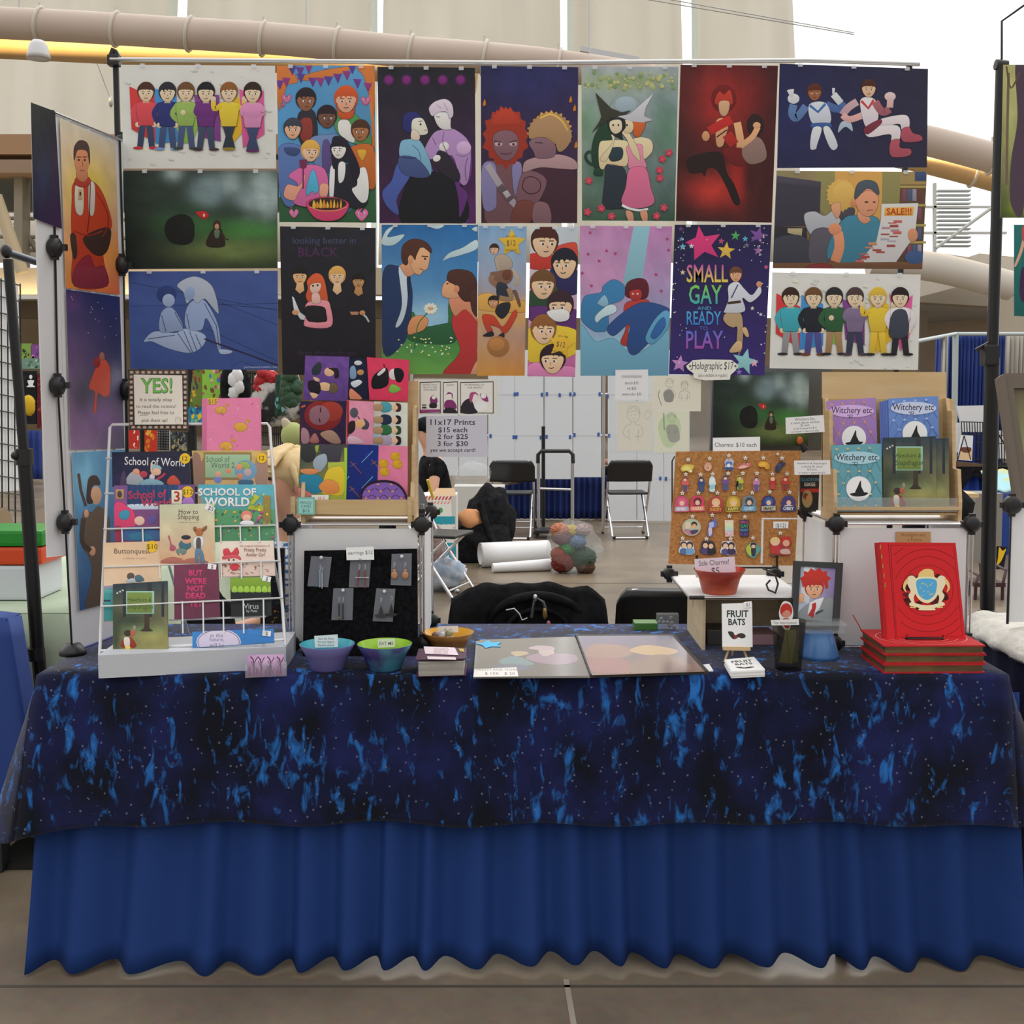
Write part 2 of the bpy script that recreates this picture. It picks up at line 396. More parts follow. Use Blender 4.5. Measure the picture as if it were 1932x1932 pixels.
# ------------------------------------------------------------------ setting: floor, roof sails, ducts, far walls
def pquad(mb,pts,Y,depth,mat,col=None):
    P=[at(x,y,Y) for x,y in nums(pts)]; mb.hexa(P+[p+Vector((0,depth,0)) for p in P],mat,col)
def pbox(mb,x0,y0,x1,y1,Y,depth,mat,col=None): pquad(mb,quadpx(x0,y0,x1,y1),Y,depth,mat,col)
mf=prin('polished_concrete','6e6356',0.3,spec=0.5); n,l,b=nodes(mf)
tc=n.new('ShaderNodeTexCoord'); nz=n.new('ShaderNodeTexNoise'); nz.inputs['Scale'].default_value=1.6; nz.inputs['Detail'].default_value=8; nz.inputs['Roughness'].default_value=0.65
cr=n.new('ShaderNodeValToRGB'); cr.color_ramp.elements[0].position=0.3; cr.color_ramp.elements[1].position=0.72
cr.color_ramp.elements[0].color=(*hx('6e6152'),1); cr.color_ramp.elements[1].color=(*hx('968671'),1)
nz2=n.new('ShaderNodeTexNoise'); nz2.inputs['Scale'].default_value=40; nz2.inputs['Detail'].default_value=5
mr=n.new('ShaderNodeMapRange'); mr.inputs['To Min'].default_value=0.22; mr.inputs['To Max'].default_value=0.42
mm=n.new('ShaderNodeMix'); mm.data_type='RGBA'; mm.blend_type='MULTIPLY'; mm.inputs[0].default_value=0.35
l.new(tc.outputs['Object'],nz.inputs['Vector']); l.new(tc.outputs['Object'],nz2.inputs['Vector']); l.new(nz.outputs[0],cr.inputs[0])
l.new(cr.outputs[0],mm.inputs[6]); l.new(nz2.outputs['Color'],mm.inputs[7]); l.new(mm.outputs[2],b.inputs['Base Color'])
l.new(nz.outputs[0],mr.inputs['Value']); l.new(mr.outputs[0],b.inputs['Roughness'])
mb=MB(); mb.box((0,20,-0.05),(90,60,0.1),mf); mb.build('floor',kind='structure')
joint=prin('floor_joint','4a443d',0.7)
mb=MB()
for y in (2.765,8.9,15.0): mb.box((0,y,0.0006),(60,0.012,0.0012),joint)
mb.build('trim_1',kind='structure')
mb=MB(); jl=prin('floor_patch','9a9184',0.6)
mb.box((0.195,1.3,0.0006),(0.014,3.0,0.0012),jl,rot=rotz(0.04)); mb.box((-6.1,10,0.0006),(0.01,30,0.0012),joint); mb.build('trim_2',kind='structure')

sail=prin('roof_membrane','e9e2d4',0.8); n,l,b=nodes(sail)
tr=n.new('ShaderNodeBsdfTranslucent'); tr.inputs[0].default_value=(*hx('f4f0e6'),1); mx=n.new('ShaderNodeMixShader'); mx.inputs[0].default_value=0.42
nz=n.new('ShaderNodeTexNoise'); nz.inputs['Scale'].default_value=0.25; tc=n.new('ShaderNodeTexCoord'); mp=n.new('ShaderNodeMapping'); mp.inputs['Scale'].default_value=(4,1,.4)
cr=n.new('ShaderNodeValToRGB'); cr.color_ramp.elements[0].color=(*hx('dcd7cc'),1); cr.color_ramp.elements[1].color=(*hx('efebe2'),1); cr.color_ramp.elements[0].position=.3; cr.color_ramp.elements[1].position=.7
l.new(tc.outputs['Object'],mp.inputs[0]); l.new(mp.outputs[0],nz.inputs['Vector']); l.new(nz.outputs[0],cr.inputs[0]); l.new(cr.outputs[0],b.inputs['Base Color'])
l.new(b.outputs[0],mx.inputs[1]); l.new(tr.outputs[0],mx.inputs[2]); l.new(mx.outputs[0],n['Material Output'].inputs[0])
mb=MB()
for i,(x0,x1) in enumerate([(-260,-60),(-45,311),(330,690),(714,1060),(1084,1297),(1318,1516)]):
    def sf(u,v,x0=x0,x1=x1):
        p=at(x0+(x1-x0)*u,-260+760*v,36); p.y+=-0.9*math.sin(math.pi*u)**0.6+2.0*(1-v); return p
    mb.grid(sf,10,10,sail)
mb.build('ceiling',kind='structure',solid=0.02)
gap=prin('roof_seam_membrane','eaf2ec',0.8); n,l,b=nodes(gap)
tr=n.new('ShaderNodeBsdfTranslucent'); tr.inputs[0].default_value=(0.9,0.93,0.9,1); mx=n.new('ShaderNodeMixShader'); mx.inputs[0].default_value=0.75
l.new(b.outputs[0],mx.inputs[1]); l.new(tr.outputs[0],mx.inputs[2]); l.new(mx.outputs[0],n['Material Output'].inputs[0])
for i,x in enumerate([324,706,1076,1311]):
    mb=MB(); mb.tube([at(x,-300,36.6),at(x,520,36.6)],0.10,gap,10); mb.build('trim_%d'%(3+i),kind='structure')
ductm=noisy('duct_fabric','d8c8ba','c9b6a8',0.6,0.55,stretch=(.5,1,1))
ductw=noisy('duct_lower_warm_lit','d8b98a','c6a878',0.6,0.6)  # yellowish lamp glow put into the lower ducts' base colour
ringm=prin('duct_strap','d9d2c4',0.5)
def duct(label,pts,r,mat,rings,Y):
    t=thing('air_duct',label,'duct',at(*nums(pts)[0],Y)); mb=MB()
    P=[at(x,y,Y) for x,y in spline(nums(pts),False,6)]
    mb.tube(P,r,mat,24); mb.build('duct_tube',t)
    for (x,y) in rings:
        c=at(x,y,Y); mb=MB(); mb.tube([c+Vector((0.06*math.sin(a),r*1.06*math.cos(a),r*1.06*math.sin(a))) for a in [2*math.pi*k/20 for k in range(20)]],0.035,ringm,6,True)
        mb.tube([c+Vector((0,0,r)),c+Vector((0,0,r+.12))],.03,ringm,6); mb.build('strap',t)
duct('long pale air duct hanging under the roof with straps','-120 36 0 43 140 50 300 60 540 75 760 97 900 108 1040 122 1230 150',0.31,ductm,[(76,46),(219,55),(358,64),(497,73),(636,84),(775,98),(914,109),(1053,124)],24)
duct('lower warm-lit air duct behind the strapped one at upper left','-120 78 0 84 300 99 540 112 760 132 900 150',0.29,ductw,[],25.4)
duct('beige air duct crossing the gap right of the prints','1690 255 1760 268 1880 300 1990 335',0.30,ductm,[(1872,298)],24)
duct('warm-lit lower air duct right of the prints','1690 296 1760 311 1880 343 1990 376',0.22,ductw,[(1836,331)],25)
duct('pale curved air duct low on the right hand wall','1640 492 1735 500 1800 512 1870 530 1908 540',0.30,prin('duct_white','d9d2c8',0.5),[],24)
for k,(p,q,pw) in enumerate([((-100,62),(760,118),110),((1700,290),(1960,340),30)]):
    a=at(*p,24.8); c=at(*q,24.8); L=(a-c).length
    lt=bpy.data.lights.new('duct_uplight','AREA'); lt.shape='RECTANGLE'; lt.size=L; lt.size_y=0.12; lt.energy=pw; lt.color=(1,0.72,0.32)
    o=bpy.data.objects.new('duct_uplight',lt); COL.objects.link(o); o.location=(a+c)/2+Vector((0,0.0,0.25))
    o.rotation_euler=Vector((0,0.5,-1)).to_track_quat('-Z','Y').to_euler()
mb=MB(); mb.lathe([(0.0,0.34),(.10,.33),(.16,.25),(.2,.08),(.22,0),(.0,.02)],at(73,111,22),M['white']); mb.tube([at(73,82,22),at(73,111,22)+Vector((0,0,.3))],.01,'steel'); mb.build('bell_lamp',None,'white bell shaped lamp hanging below the duct at upper left','lamp')
t=thing('cable_span','pair of thin dark cables spanning the roof top right','cable',at(1250,0,30)); mb=MB()
for d in (0,8): mb.tube([at(1180,-16+d,30),at(1612,62+d*.4,30)],.014,'steel',5)
mb.build('cable',t)
for x0,x1,y1,nm in ((36,36,12,'left end'),(578,578,44,'left of centre'),(1112,1112,108,'right of centre')):
    mb=MB(); mb.tube([at(x0,-200,23.9),at(x1,y1,23.9)],.018,'steel',6); mb.build('suspension_rod',None,'dark hanging rod dropping to the long roof duct, %s'%nm,'rod')
mb=MB()
mb.tube([at(180,110,26),at(208,186,26),at(209,205,26)],.012,'steel',5); mb.blob(at(209,192,26),(.05,.05,.12),'steel'); mb.build('roof_stay',None,'thin slanting roof stay with turnbuckle near the left corner post','cable')
mb=MB(); mb.box(at(1150,104,26),(1.3,.2,.10),'steel',rot=roty(.18)); mb.box(at(1165,112,25.9),(1.2,.1,.04),'white',rot=roty(.18)); mb.build('roof_truss_end',None,'slim steel truss end showing above the green garden print','truss')
# far walls, left and right
wood_b=prin('brown_beam','b08a66',0.6); wood_d=prin('brown_fascia','a08770',0.6); dark=prin('dark_glazing','5b5c55',0.3)
cream=prin('cream_wall','cbbda4',0.8); brown=noisy('brown_wall','7d6b52','8c7a60',.5,0.8); colm=prin('grey_column','9a9282',0.6)
greyw=prin('grey_concrete','a79f92',0.8); brownr=noisy('brown_cladding','8a7a66','7a6c5a',.6,0.8,stretch=(.3,1,5))
cnt=[7]
def sq(pts,Y,depth,mat):
    mb=MB(); pquad(mb,pts,Y,depth,mat); mb.build('trim_%d'%cnt[0],kind='structure'); cnt[0]+=1
sq(quadpx(-300,253,700,291),30,1.0,wood_b); sq(quadpx(-300,301,700,326),30,1.0,wood_d)
sq(quadpx(-300,326,700,398),32,.3,dark)
for x0,x1 in ((26,42),(-60,-44),(112,126),(430,446)): sq(quadpx(x0,326,x1,506),30.5,.5,colm)
mb=MB(); mb.tube([at(-8,370,29.5),at(42,514,29.5)],.16,prin('pale_strut','c8b89a',.6),10); mb.build('roof_strut',None,'pale slanting strut by the windows at far left','strut')
mb=MB()
for y in (412,447,472): mb.tube([at(-200,y-3,31),at(260,y+3,31)],.05,colm,6)
mb.tube([at(30,420,31),at(70,470,31)],.09,colm,6); mb.build('window_1',kind='structure')
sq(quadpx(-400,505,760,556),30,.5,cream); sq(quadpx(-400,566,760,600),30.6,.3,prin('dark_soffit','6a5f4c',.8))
sq(quadpx(-400,600,1800,750),33,.3,brown)
lt=bpy.data.lights.new('cove_light','AREA'); lt.shape='RECTANGLE'; lt.size=9; lt.size_y=.15; lt.energy=60; lt.color=(1,.75,.4)
o=bpy.data.objects.new('cove_light',lt); COL.objects.link(o); o.location=at(60,558,29.8); o.rotation_euler=Vector((0,.5,1)).to_track_quat('-Z','Y').to_euler()
mb=MB(); pbox(mb,-300,557,600,564,29.6,.4,M['white']); mb.build('trim_6',kind='structure')
mb=MB(); wf=prin('window_frame_white','cdd0cc',.5)
for x in (1762,1872): pbox(mb,x,345,x+5,480,31,.1,wf)
for y in (388,437): pbox(mb,1735,y,1900,y+4,31,.1,wf)
for k in range(15): pbox(mb,1770,350+k*8,1832,353+k*8,31.2,.2,prin('louvre','bcc2c0',.5) if k==0 else M['louvre'],None) if k else M.__setitem__('louvre',prin('louvre_slat','b4bab8',.5))
mb.tube([at(1766,468,30.8),at(1874,390,30.8)],.05,wf,6); mb.build('window_2',kind='structure')
sq('1735 472 1850 488 1850 530 1735 560',27,.6,prin('pale_bulkhead','d2ccc2',.7)); sq('1848 478 1990 492 1990 560 1848 545',26.5,.6,prin('pale_box_beam','dcd6cc',.7))
sq('1730 520 1862 545 1990 560 1990 590 1850 585 1730 560',28,.4,greyw) if False else sq('1730 535 1990 560 1990 585 1730 570',28,.5,greyw)
sq('1730 570 1990 585 1990 625 1730 640',29,.4,prin('dark_recess','6f6659',.8)); sq('1730 612 1990 590 1990 720 1730 760',28.6,.3,brownr)
sq(quadpx(1736,585,1750,760),28,.3,prin('brown_post','6b5f50',.8))
sq(quadpx(1874,560,1990,720),25,.3,prin('cream_block_wall','c2b7a6',.8))
mb=MB(); mb.box((0,41,1.9),(90,.3,3.8),brown); mb.build('wall_back',kind='structure')
# ------------------------------------------------------------------ the table with its two cloths
TZ=0.75
YF,YB=2.88,3.53; XL,XR=-1.2,1.255
t=thing('folding_table','long folding table carrying the whole stall under a starry cloth','table',(0,3.2,0))
mb=MB(); mb.box((.03,3.205,.725),(2.42,.62,.03),'white',bev=.008); mb.build('tabletop',t)
for x in (-1.05,1.03):
    for y in (2.98,3.42): mb=MB(); mb.tube([(x,y,0.0),(x,y,.71)],.014,'blackm'); mb.build('leg',t)
mb=MB(); mb.tube([(.862,2.93,0),(.862,2.93,.71)],.017,'blackm'); mb.build('leg',t)
gal=prin('galaxy_cotton',(.01,.012,.05),0.85,spec=0.15); n,l,b=nodes(gal)
def nd(t,**k):
    x=n.new(t)
    for a,v in k.items(): x.inputs[a].default_value=v
    return x
def math_(op,a,b_=None,c=None):
    x=n.new('ShaderNodeMath'); x.operation=op
    for i,v in enumerate((a,b_,c)):
        if v is None: continue
        if isinstance(v,(int,float)): x.inputs[i].default_value=v
        else: l.new(v,x.inputs[i])
    return x.outputs[0]
tc=n.new('ShaderNodeTexCoord')
def mapped(scale,rot=(0,0,0)):
    mp=n.new('ShaderNodeMapping'); mp.inputs['Scale'].default_value=scale; mp.inputs['Rotation'].default_value=rot
    l.new(tc.outputs['Object'],mp.inputs[0]); return mp.outputs[0]
base=n.new('ShaderNodeTexNoise'); base.inputs['Scale'].default_value=7; base.inputs['Detail'].default_value=6; l.new(mapped((1,1,.8)),base.inputs['Vector'])
cr=n.new('ShaderNodeValToRGB'); e=cr.color_ramp.elements; e[0].position=.38; e[0].color=(.004,.005,.014,1); e[1].position=.72; e[1].color=(.014,.020,.12,1); x=e.new(.52); x.color=(.007,.010,.05,1)
l.new(base.outputs[0],cr.inputs[0])
fl=n.new('ShaderNodeTexNoise'); fl.inputs['Scale'].default_value=22; fl.inputs['Detail'].default_value=5; fl.inputs['Roughness'].default_value=.6; fl.inputs['Distortion'].default_value=.55; l.new(mapped((1.5,1.3,.62),(0,.38,0)),fl.inputs['Vector'])
msk=n.new('ShaderNodeTexNoise'); msk.inputs['Scale'].default_value=8.5; msk.inputs['Detail'].default_value=2; l.new(mapped((1,1,.8)),msk.inputs['Vector'])
mr=n.new('ShaderNodeMapRange'); mr.inputs['From Min'].default_value=.56; mr.inputs['From Max'].default_value=.70; l.new(math_('ADD',fl.outputs[0],math_('MULTIPLY',math_('SUBTRACT',msk.outputs[0],.5),.32)),mr.inputs['Value'])
mix=n.new('ShaderNodeMix'); mix.data_type='RGBA'; l.new(mr.outputs[0],mix.inputs[0]); l.new(cr.outputs[0],mix.inputs[6]); mix.inputs[7].default_value=(.022,.17,.56,1)
vo=n.new('ShaderNodeTexVoronoi'); vo.inputs['Scale'].default_value=46; l.new(mapped((1,1,1)),vo.inputs['Vector'])
st=math_('LESS_THAN',vo.outputs['Distance'],.13)
mix2=n.new('ShaderNodeMix'); mix2.data_type='RGBA'; l.new(math_('MULTIPLY',st,.5),mix2.inputs[0]); l.new(mix.outputs[2],mix2.inputs[6]); mix2.inputs[7].default_value=(.22,.25,.36,1)
l.new(mix2.outputs[2],b.inputs['Base Color'])
b.inputs['Sheen Weight'].default_value=.15
ZC=TZ+.004
hemz=lambda u: .372-.03*max(0,1-u/.07)+.006*math.sin(u*40)-.012*max(0,(u-.93)/.07)
mb=MB()
def top(u,v): return (XL+(XR-XL)*u,YF+(YB-YF)*v,ZC)
mb.grid(top,40,8,gal)
def front(u,v):
    x=XL+(XR-XL)*u; z=ZC-(ZC-hemz(u))*v
    y=YF-.012*min(1,v*6)-.012*v*(math.sin(u*31)*.5+math.sin(u*13+1)*.5)-.03*v*max(0,1-u/.05)**2
    x -= .05*v*max(0,1-u/.06)-.03*v*max(0,(u-.95)/.05)
    return (x,y,z)
mb.grid(front,90,24,gal)
def side(sgn):
    X=XL if sgn<0 else XR
    def f(u,v):
        y=YF+(YB-YF)*u; z=ZC-(ZC-(hemz(0 if sgn<0 else 1)-.05*(1-u)*(sgn<0)))*v
        bulge=.10*v*math.exp(-((u-.12)/.12)**2)+.02*v*(1+math.sin(u*18))
        x=X+sgn*(.012*min(1,v*6)+bulge+.04*v)
        if sgn<0 and u<.12: k=1-u/.12; x=x*(1-k)+front(0,v)[0]*k; y=y*(1-k)+front(0,v)[1]*k; z=z*(1-k)+front(0,v)[2]*k
        if sgn>0 and u<.12: k=1-u/.12; x=x*(1-k)+front(1,v)[0]*k; y=y*(1-k)+front(1,v)[1]*k; z=z*(1-k)+front(1,v)[2]*k
        return (x,y,z)
    return f
mb.grid(side(-1),30,16,gal); mb.grid(side(1),30,16,gal)
mb.build('tablecloth',None,'dark blue starry galaxy print cloth draped over the long table','tablecloth',solid=.002)
sk=prin('blue_skirting',(.012,.042,.18),0.75,spec=.2); n,l,b=nodes(sk)
tp=n.new('ShaderNodeBsdfTransparent'); tp.inputs[0].default_value=(.5,.6,.9,1); mx=n.new('ShaderNodeMixShader')
tc=n.new('ShaderNodeTexCoord'); sp=n.new('ShaderNodeSeparateXYZ'); mr=n.new('ShaderNodeMapRange'); mr.inputs['From Min'].default_value=0.0; mr.inputs['From Max'].default_value=.25; mr.inputs['To Min'].default_value=.0; mr.inputs['To Max'].default_value=.12
l.new(tc.outputs['Object'],sp.inputs[0]); l.new(sp.outputs['X'],mr.inputs['Value']); l.new(mr.outputs[0],mx.inputs[0])
l.new(b.outputs[0],mx.inputs[1]); l.new(tp.outputs[0],mx.inputs[2]); l.new(mx.outputs[0],n['Material Output'].inputs[0])
# pleats: (pixel x of fold crest, pixel width)
crest=[65,110,160,235,275,360,410,440,500,545,570,625,655,715,735,790,815,850,910,940,1000,1030,1075,1110,1160,1185,1250,1280,1345,1380,1440,1475,1530,1560,1600,1635,1690,1735,1800,1850,1925]
cx=[(c-966)/(F/2.87) for c in crest]
def pleat(x):
    w=0
    ph=None
    for i in range(len(cx)-1):
        if cx[i]<=x<=cx[i+1]:
            t_=(x-cx[i])/(cx[i+1]-cx[i]); return (1 if i%2==0 else -1)*math.cos(math.pi*t_)
    return 0
rnd=random.Random(3)
def skirt(u,v):
    x=(XL-.022)+(XR+.065-XL)*u; A=.010+.030*v; p=pleat(x*.97); k=max(0,(v-.4)/.6)**1.3
    drift=.012*v*math.sin(x*9)
    bot=.020-.007*p+.008*math.sin(x*3.1+1)+.004*math.sin(x*11)
    return (x*(1+.016*v)+drift,YF+.026-A*p*.62+.015*(1-v)-(.075-.028*u)*k,.70-(.70-bot)*v)
mb=MB(); mb.grid(skirt,420,14,sk)
def skside(u,v): return (XL+.012-.05*v*(1-u)+.015*math.sin(u*26)*v,YF+.03+(YB-YF-.05)*u,.70-.67*v)
mb.grid(skside,60,8,sk)
def sksider(u,v): return (XR-.012+.015*math.sin(u*26)*v,YF+.03+(YB-YF-.05)*u,.70-.67*v)
mb.grid(sksider,60,8,sk)
mb.build('table_skirt',None,'plain blue pleated skirt hanging to the floor around the long table','table skirt',solid=.0015)
for i,(x0,y0,x1,y1,nm,c) in enumerate([(1185,1615,1450,1705,'clear plastic storage box under the table behind the sheer skirt','a8b0bc'),(1688,1640,1770,1705,'small pale box under the right end of the table','9a9aa8')]):
    mb=MB(); m=prin('bin_plastic_%d'%i,c,.3); a=at(x0,y0,3.12); c_=at(x1,y1,3.12); d=.26
    mb.box(((a.x+c_.x)/2,3.12+d/2,.001+(a.z)/2),(c_.x-a.x,d,a.z),m,bev=.015); mb.box(((a.x+c_.x)/2,3.12+d/2,a.z+.01),(c_.x-a.x+.02,d+.02,.018),m,bev=.006)
    mb.build('storage_box',None,nm,'box')
# ------------------------------------------------------------------ modular cube shelves
def connector(mb,c,axis='y',r=.0235):
    R={'y': rotx(math.pi/2),'z': Matrix.Identity(3),'x': roty(math.pi/2)}[axis]
    mb.lathe([(0,.016),(r*.6,.016),(r*.92,.011),(r,.003),(r,-.006),(r*.7,-.016),(0,-.016)],c,M['black'],20,rot=R)
    for d in ((1,0,0),(-1,0,0),(0,0,1),(0,0,-1)):
        mb.box(Vector(c)+Vector(d)*r*.9,(.016,.014,.016),M['black'])
def cube(label,x0,x1,y0,y1,z0,z1):
    t=thing('storage_cube',label,'cube shelf',((x0+x1)/2,(y0+y1)/2,z0))
    g=.012
    for nm,c,s in (('front_panel',((x0+x1)/2,y0,(z0+z1)/2),(x1-x0-2*g,.004,z1-z0-2*g)),('side_panel',(x0,(y0+y1)/2,(z0+z1)/2),(.004,y1-y0-2*g,z1-z0-2*g)),
                     ('side_panel',(x1,(y0+y1)/2,(z0+z1)/2),(.004,y1-y0-2*g,z1-z0-2*g)),('top_panel',((x0+x1)/2,(y0+y1)/2,z1),(x1-x0-2*g,y1-y0-2*g,.004))):
        mb=MB(); mb.box(c,s,'panel'); mb.build(nm,t)
    mb=MB()
    for y in (y0,y1):
        for d in (-.005,.005):
            mb.tube([(x0,y+d,z1),(x1,y+d,z1)],.0028,'chrome',6); mb.tube([(x0+d,y,z0),(x0+d,y,z1)],.0028,'chrome',6); mb.tube([(x1+d,y,z0),(x1+d,y,z1)],.0028,'chrome',6)
        mb.tube([(x0,y,z0+.006),(x1,y,z0+.006)],.0028,'chrome',6)
    for x in (x0,x1): mb.tube([(x,y0,z1),(x,y1,z1)],.0028,'chrome',6)
    mb.build('wire_frame',t)
    for x in (x0,x1):
        for y in (y0,y1):
            for z in (z1,z0+.018): mb=MB(); connector(mb,(x,y-.004,z)); mb.build('corner_connector',t)
a=at(548,1000,3.16); c=at(796,1000,3.16)
TOPZ=1.105
cube('white panel storage cube under the wooden pouch rack',a.x,c.x,3.16,3.50,ZC+.001,TOPZ)
a2=at(1577,1000,3.17); c2=at(1832,1000,3.17)
cube('white panel storage cube under the wooden book rack',a2.x,c2.x,3.17,3.50,ZC+.001,TOPZ)
# left side screen of white panels clipped with round connectors
SIDE=Plane(at(108,727,3.04),at(237,735,3.37),at(135,1228,3.10))
t=thing('side_screen','tall white panel screen at the left end of the table','screen',at(150,1235,3.13))
mb=MB(); f=[SIDE.hit(*p) for p in nums('103 215 232 268 236 760 236 1190 137 1232')]; mb.prism(f,-SIDE.n*.005,M['panel']); mb.build('screen_panel',t)
fl=thing('hanging_screen','narrow white panel hung outside the left screen','screen',at(115,1048,3.0))
FLAP=Plane(at(60,430,2.93),at(103,440,3.03),at(102,1045,3.03))
mb=MB(); mb.prism([FLAP.hit(*p) for p in nums('61 196 105 212 141 1046 90 1052')],-FLAP.n*.004,M['panel']); mb.build('screen_panel',fl)
mb=MB()
P=[SIDE.hit(x,y,.004) for x,y in nums('100 208 104 467 109 727 123 985 136 1228')]
mb.tube(P,.003,'blackm',6); P=[SIDE.hit(x,y,.004) for x,y in nums('226 265 233 498 238 735 244 985 248 1190')]; mb.tube(P,.003,'blackm',6)
mb.tube([SIDE.hit(103,212,.004),SIDE.hit(230,265,.004)],.003,'steel',6); mb.tube([SIDE.hit(137,1230,.004),SIDE.hit(248,1188,.004)],.003,prin('purple_wire','4a4a90',.4),6); mb.build('wire_frame',t)
for p in nums('103 467 109 727 123 985 230 500 238 735'):
    mb=MB(); connector(mb,SIDE.hit(*p,.012),'x',.026); mb.blob(SIDE.hit(*p,.014),.02,'black'); mb.build('corner_connector',t)
mb=MB(); mb.lathe([(0,.03),(.02,.03),(.034,.012),(.036,0),(0,0)],Vector((SIDE.hit(138,1232).x,SIDE.hit(138,1232).y,ZC+.001)),M['black'],14); mb.build('foot',t)
# print backdrop frame
PY=3.36
t=thing('backdrop_frame','tall frame of black tube holding the wall of prints','display frame',(0,3.42,ZC))
pl=at(218,108,3.42); pb=at(236,760,3.42); pb=Vector((pb.x,3.42,ZC))
mb=MB(); mb.tube([pl,pb],.009,'blackm',10); mb.build('post',t)
pr=at(1716,118,3.42); mb=MB(); mb.tube([pr,Vector((pr.x,3.515,ZC))],.009,'blackm',10); mb.build('post',t)
mb=MB(); mb.tube([at(208,112,3.40),at(960,119,3.40),at(1520,114,3.40),at(1735,121,3.40)],.0065,'steel',8); mb.build('crossbar',t)
mb=MB(); c=at(216,115,3.41); mb.box(c,(.034,.03,.03),'black',bev=.004); mb.box(c+Vector((-.006,0,.02)),(.01,.02,.03),'black',rot=roty(.4)); mb.box(c+Vector((.01,0,.02)),(.008,.02,.02),'black',rot=roty(-.5)); mb.build('clamp',t)
for p in nums('232 268'):
    mb=MB(); connector(mb,at(*p,3.41),'y',.022); mb.build('clamp',t)
# ------------------------------------------------------------------ the wall of prints
PP=vplane(PY)
def tapes(o,plane,pts,w=9,h=7):
    for x,y in nums(pts):
        mb=MB(); P=[plane.hit(a,b_,.004) for a,b_ in quadpx(x-w/2,y-h/2,x+w/2,y+h/2)]
        mb.prism(P,plane.n*.0004,M['tape']); mb.build('tape',o)
def poster(corners,tp=None,plane=None):
    a=Art(plane or PP); a.sheet(corners); C=a.corn; a.tp=tp; a.ink=.55; return a
def put(a,label,cat='print',group='prints on the display wall',name='art_print',plane=None):
    o=a.build(name,None,label,cat,group)
    tp=a.tp
    if tp is None:
        (x0,y0),(x1,y1)=a.corn[0],a.corn[1]; tp=[(x0+(x1-x0)*k,y0+(y1-y0)*k+1) for k in (.14,.5,.86)]
    if tp: tapes(o,plane or PP,tp)
    return o
F1=(0,0,.2795); F2=(480,80,.24845); F3=(860,80,.24845); F4=(1240,80,.2795)
G1=(0,480,.2795); G2=(480,400,.24845); G3=(860,400,.24845); G4=(1240,400,.2795)
SK,SK2,SK3,SK4='e9c3a4','b98a66','8a5a44','d9a585'
def clouds(a,x0,y0,x1,y1,seed):
    rnd=random.Random(seed)
    for _ in range(46):
        x=rnd.uniform(x0,x1); y=rnd.uniform(y0,y1); r=rnd.uniform(6,20); c=rnd.choice(['c6c9c5','d0d2cd','ddd6c8','cbccc8'])
        a.e(c,x,y,r,r*.7,n=10); a.e(c,x+r*.8,y+r*.3,r*.7,r*.6,n=10)
# six people in coloured sweaters
a=poster('228 122 519 124 521 318 233 318').fr(*F1); a.bg('d2d3cf','d4d4d0','cfd0cc','cbccc8',12,.03); clouds(a,840,460,1840,1110,1)
for c,p in (('c23a3a','873 583 955 620 1050 640 1048 960 888 872'),('3f86c4','1042 596 1190 640 1200 955 1050 970'),('86b04a','1165 800 1360 790 1300 965 1230 965'),('7a3f86','1310 640 1480 640 1490 955 1340 920'),('dcb02c','1560 560 1640 720 1630 900 1560 985 1520 800'),('cf5a92','1615 600 1700 640 1780 610 1785 905 1640 1000')): a.p(c,p)
for x,h,sh,pa,so,hair,ar,st in ((985,1005,'cc4a52','34405e','b8303a','4a2c22',0,0),(1130,1012,'2c3270','3c4c72','6f92c2','2c2a30',0,2),(1255,1008,'8fae5a','44527a','3a4038','6a4a30',1,1),(1390,1015,'6a2f78','3a465e','3a2c3a','1e1c22',3,0),(1545,1012,'e0be3a','2c3444','8a7a2a','8a5a2c',2,2),(1705,1025,'d08ab6','3a4468','5a2a5a','32241e',3,1)):
    a.person(x,560,h-560,SK,hair,sh,pa,so,ar,st,.135,0,1 if x>1500 else 0)
put(a,'landscape print of six people in bright sweaters on pale grey, top left corner')
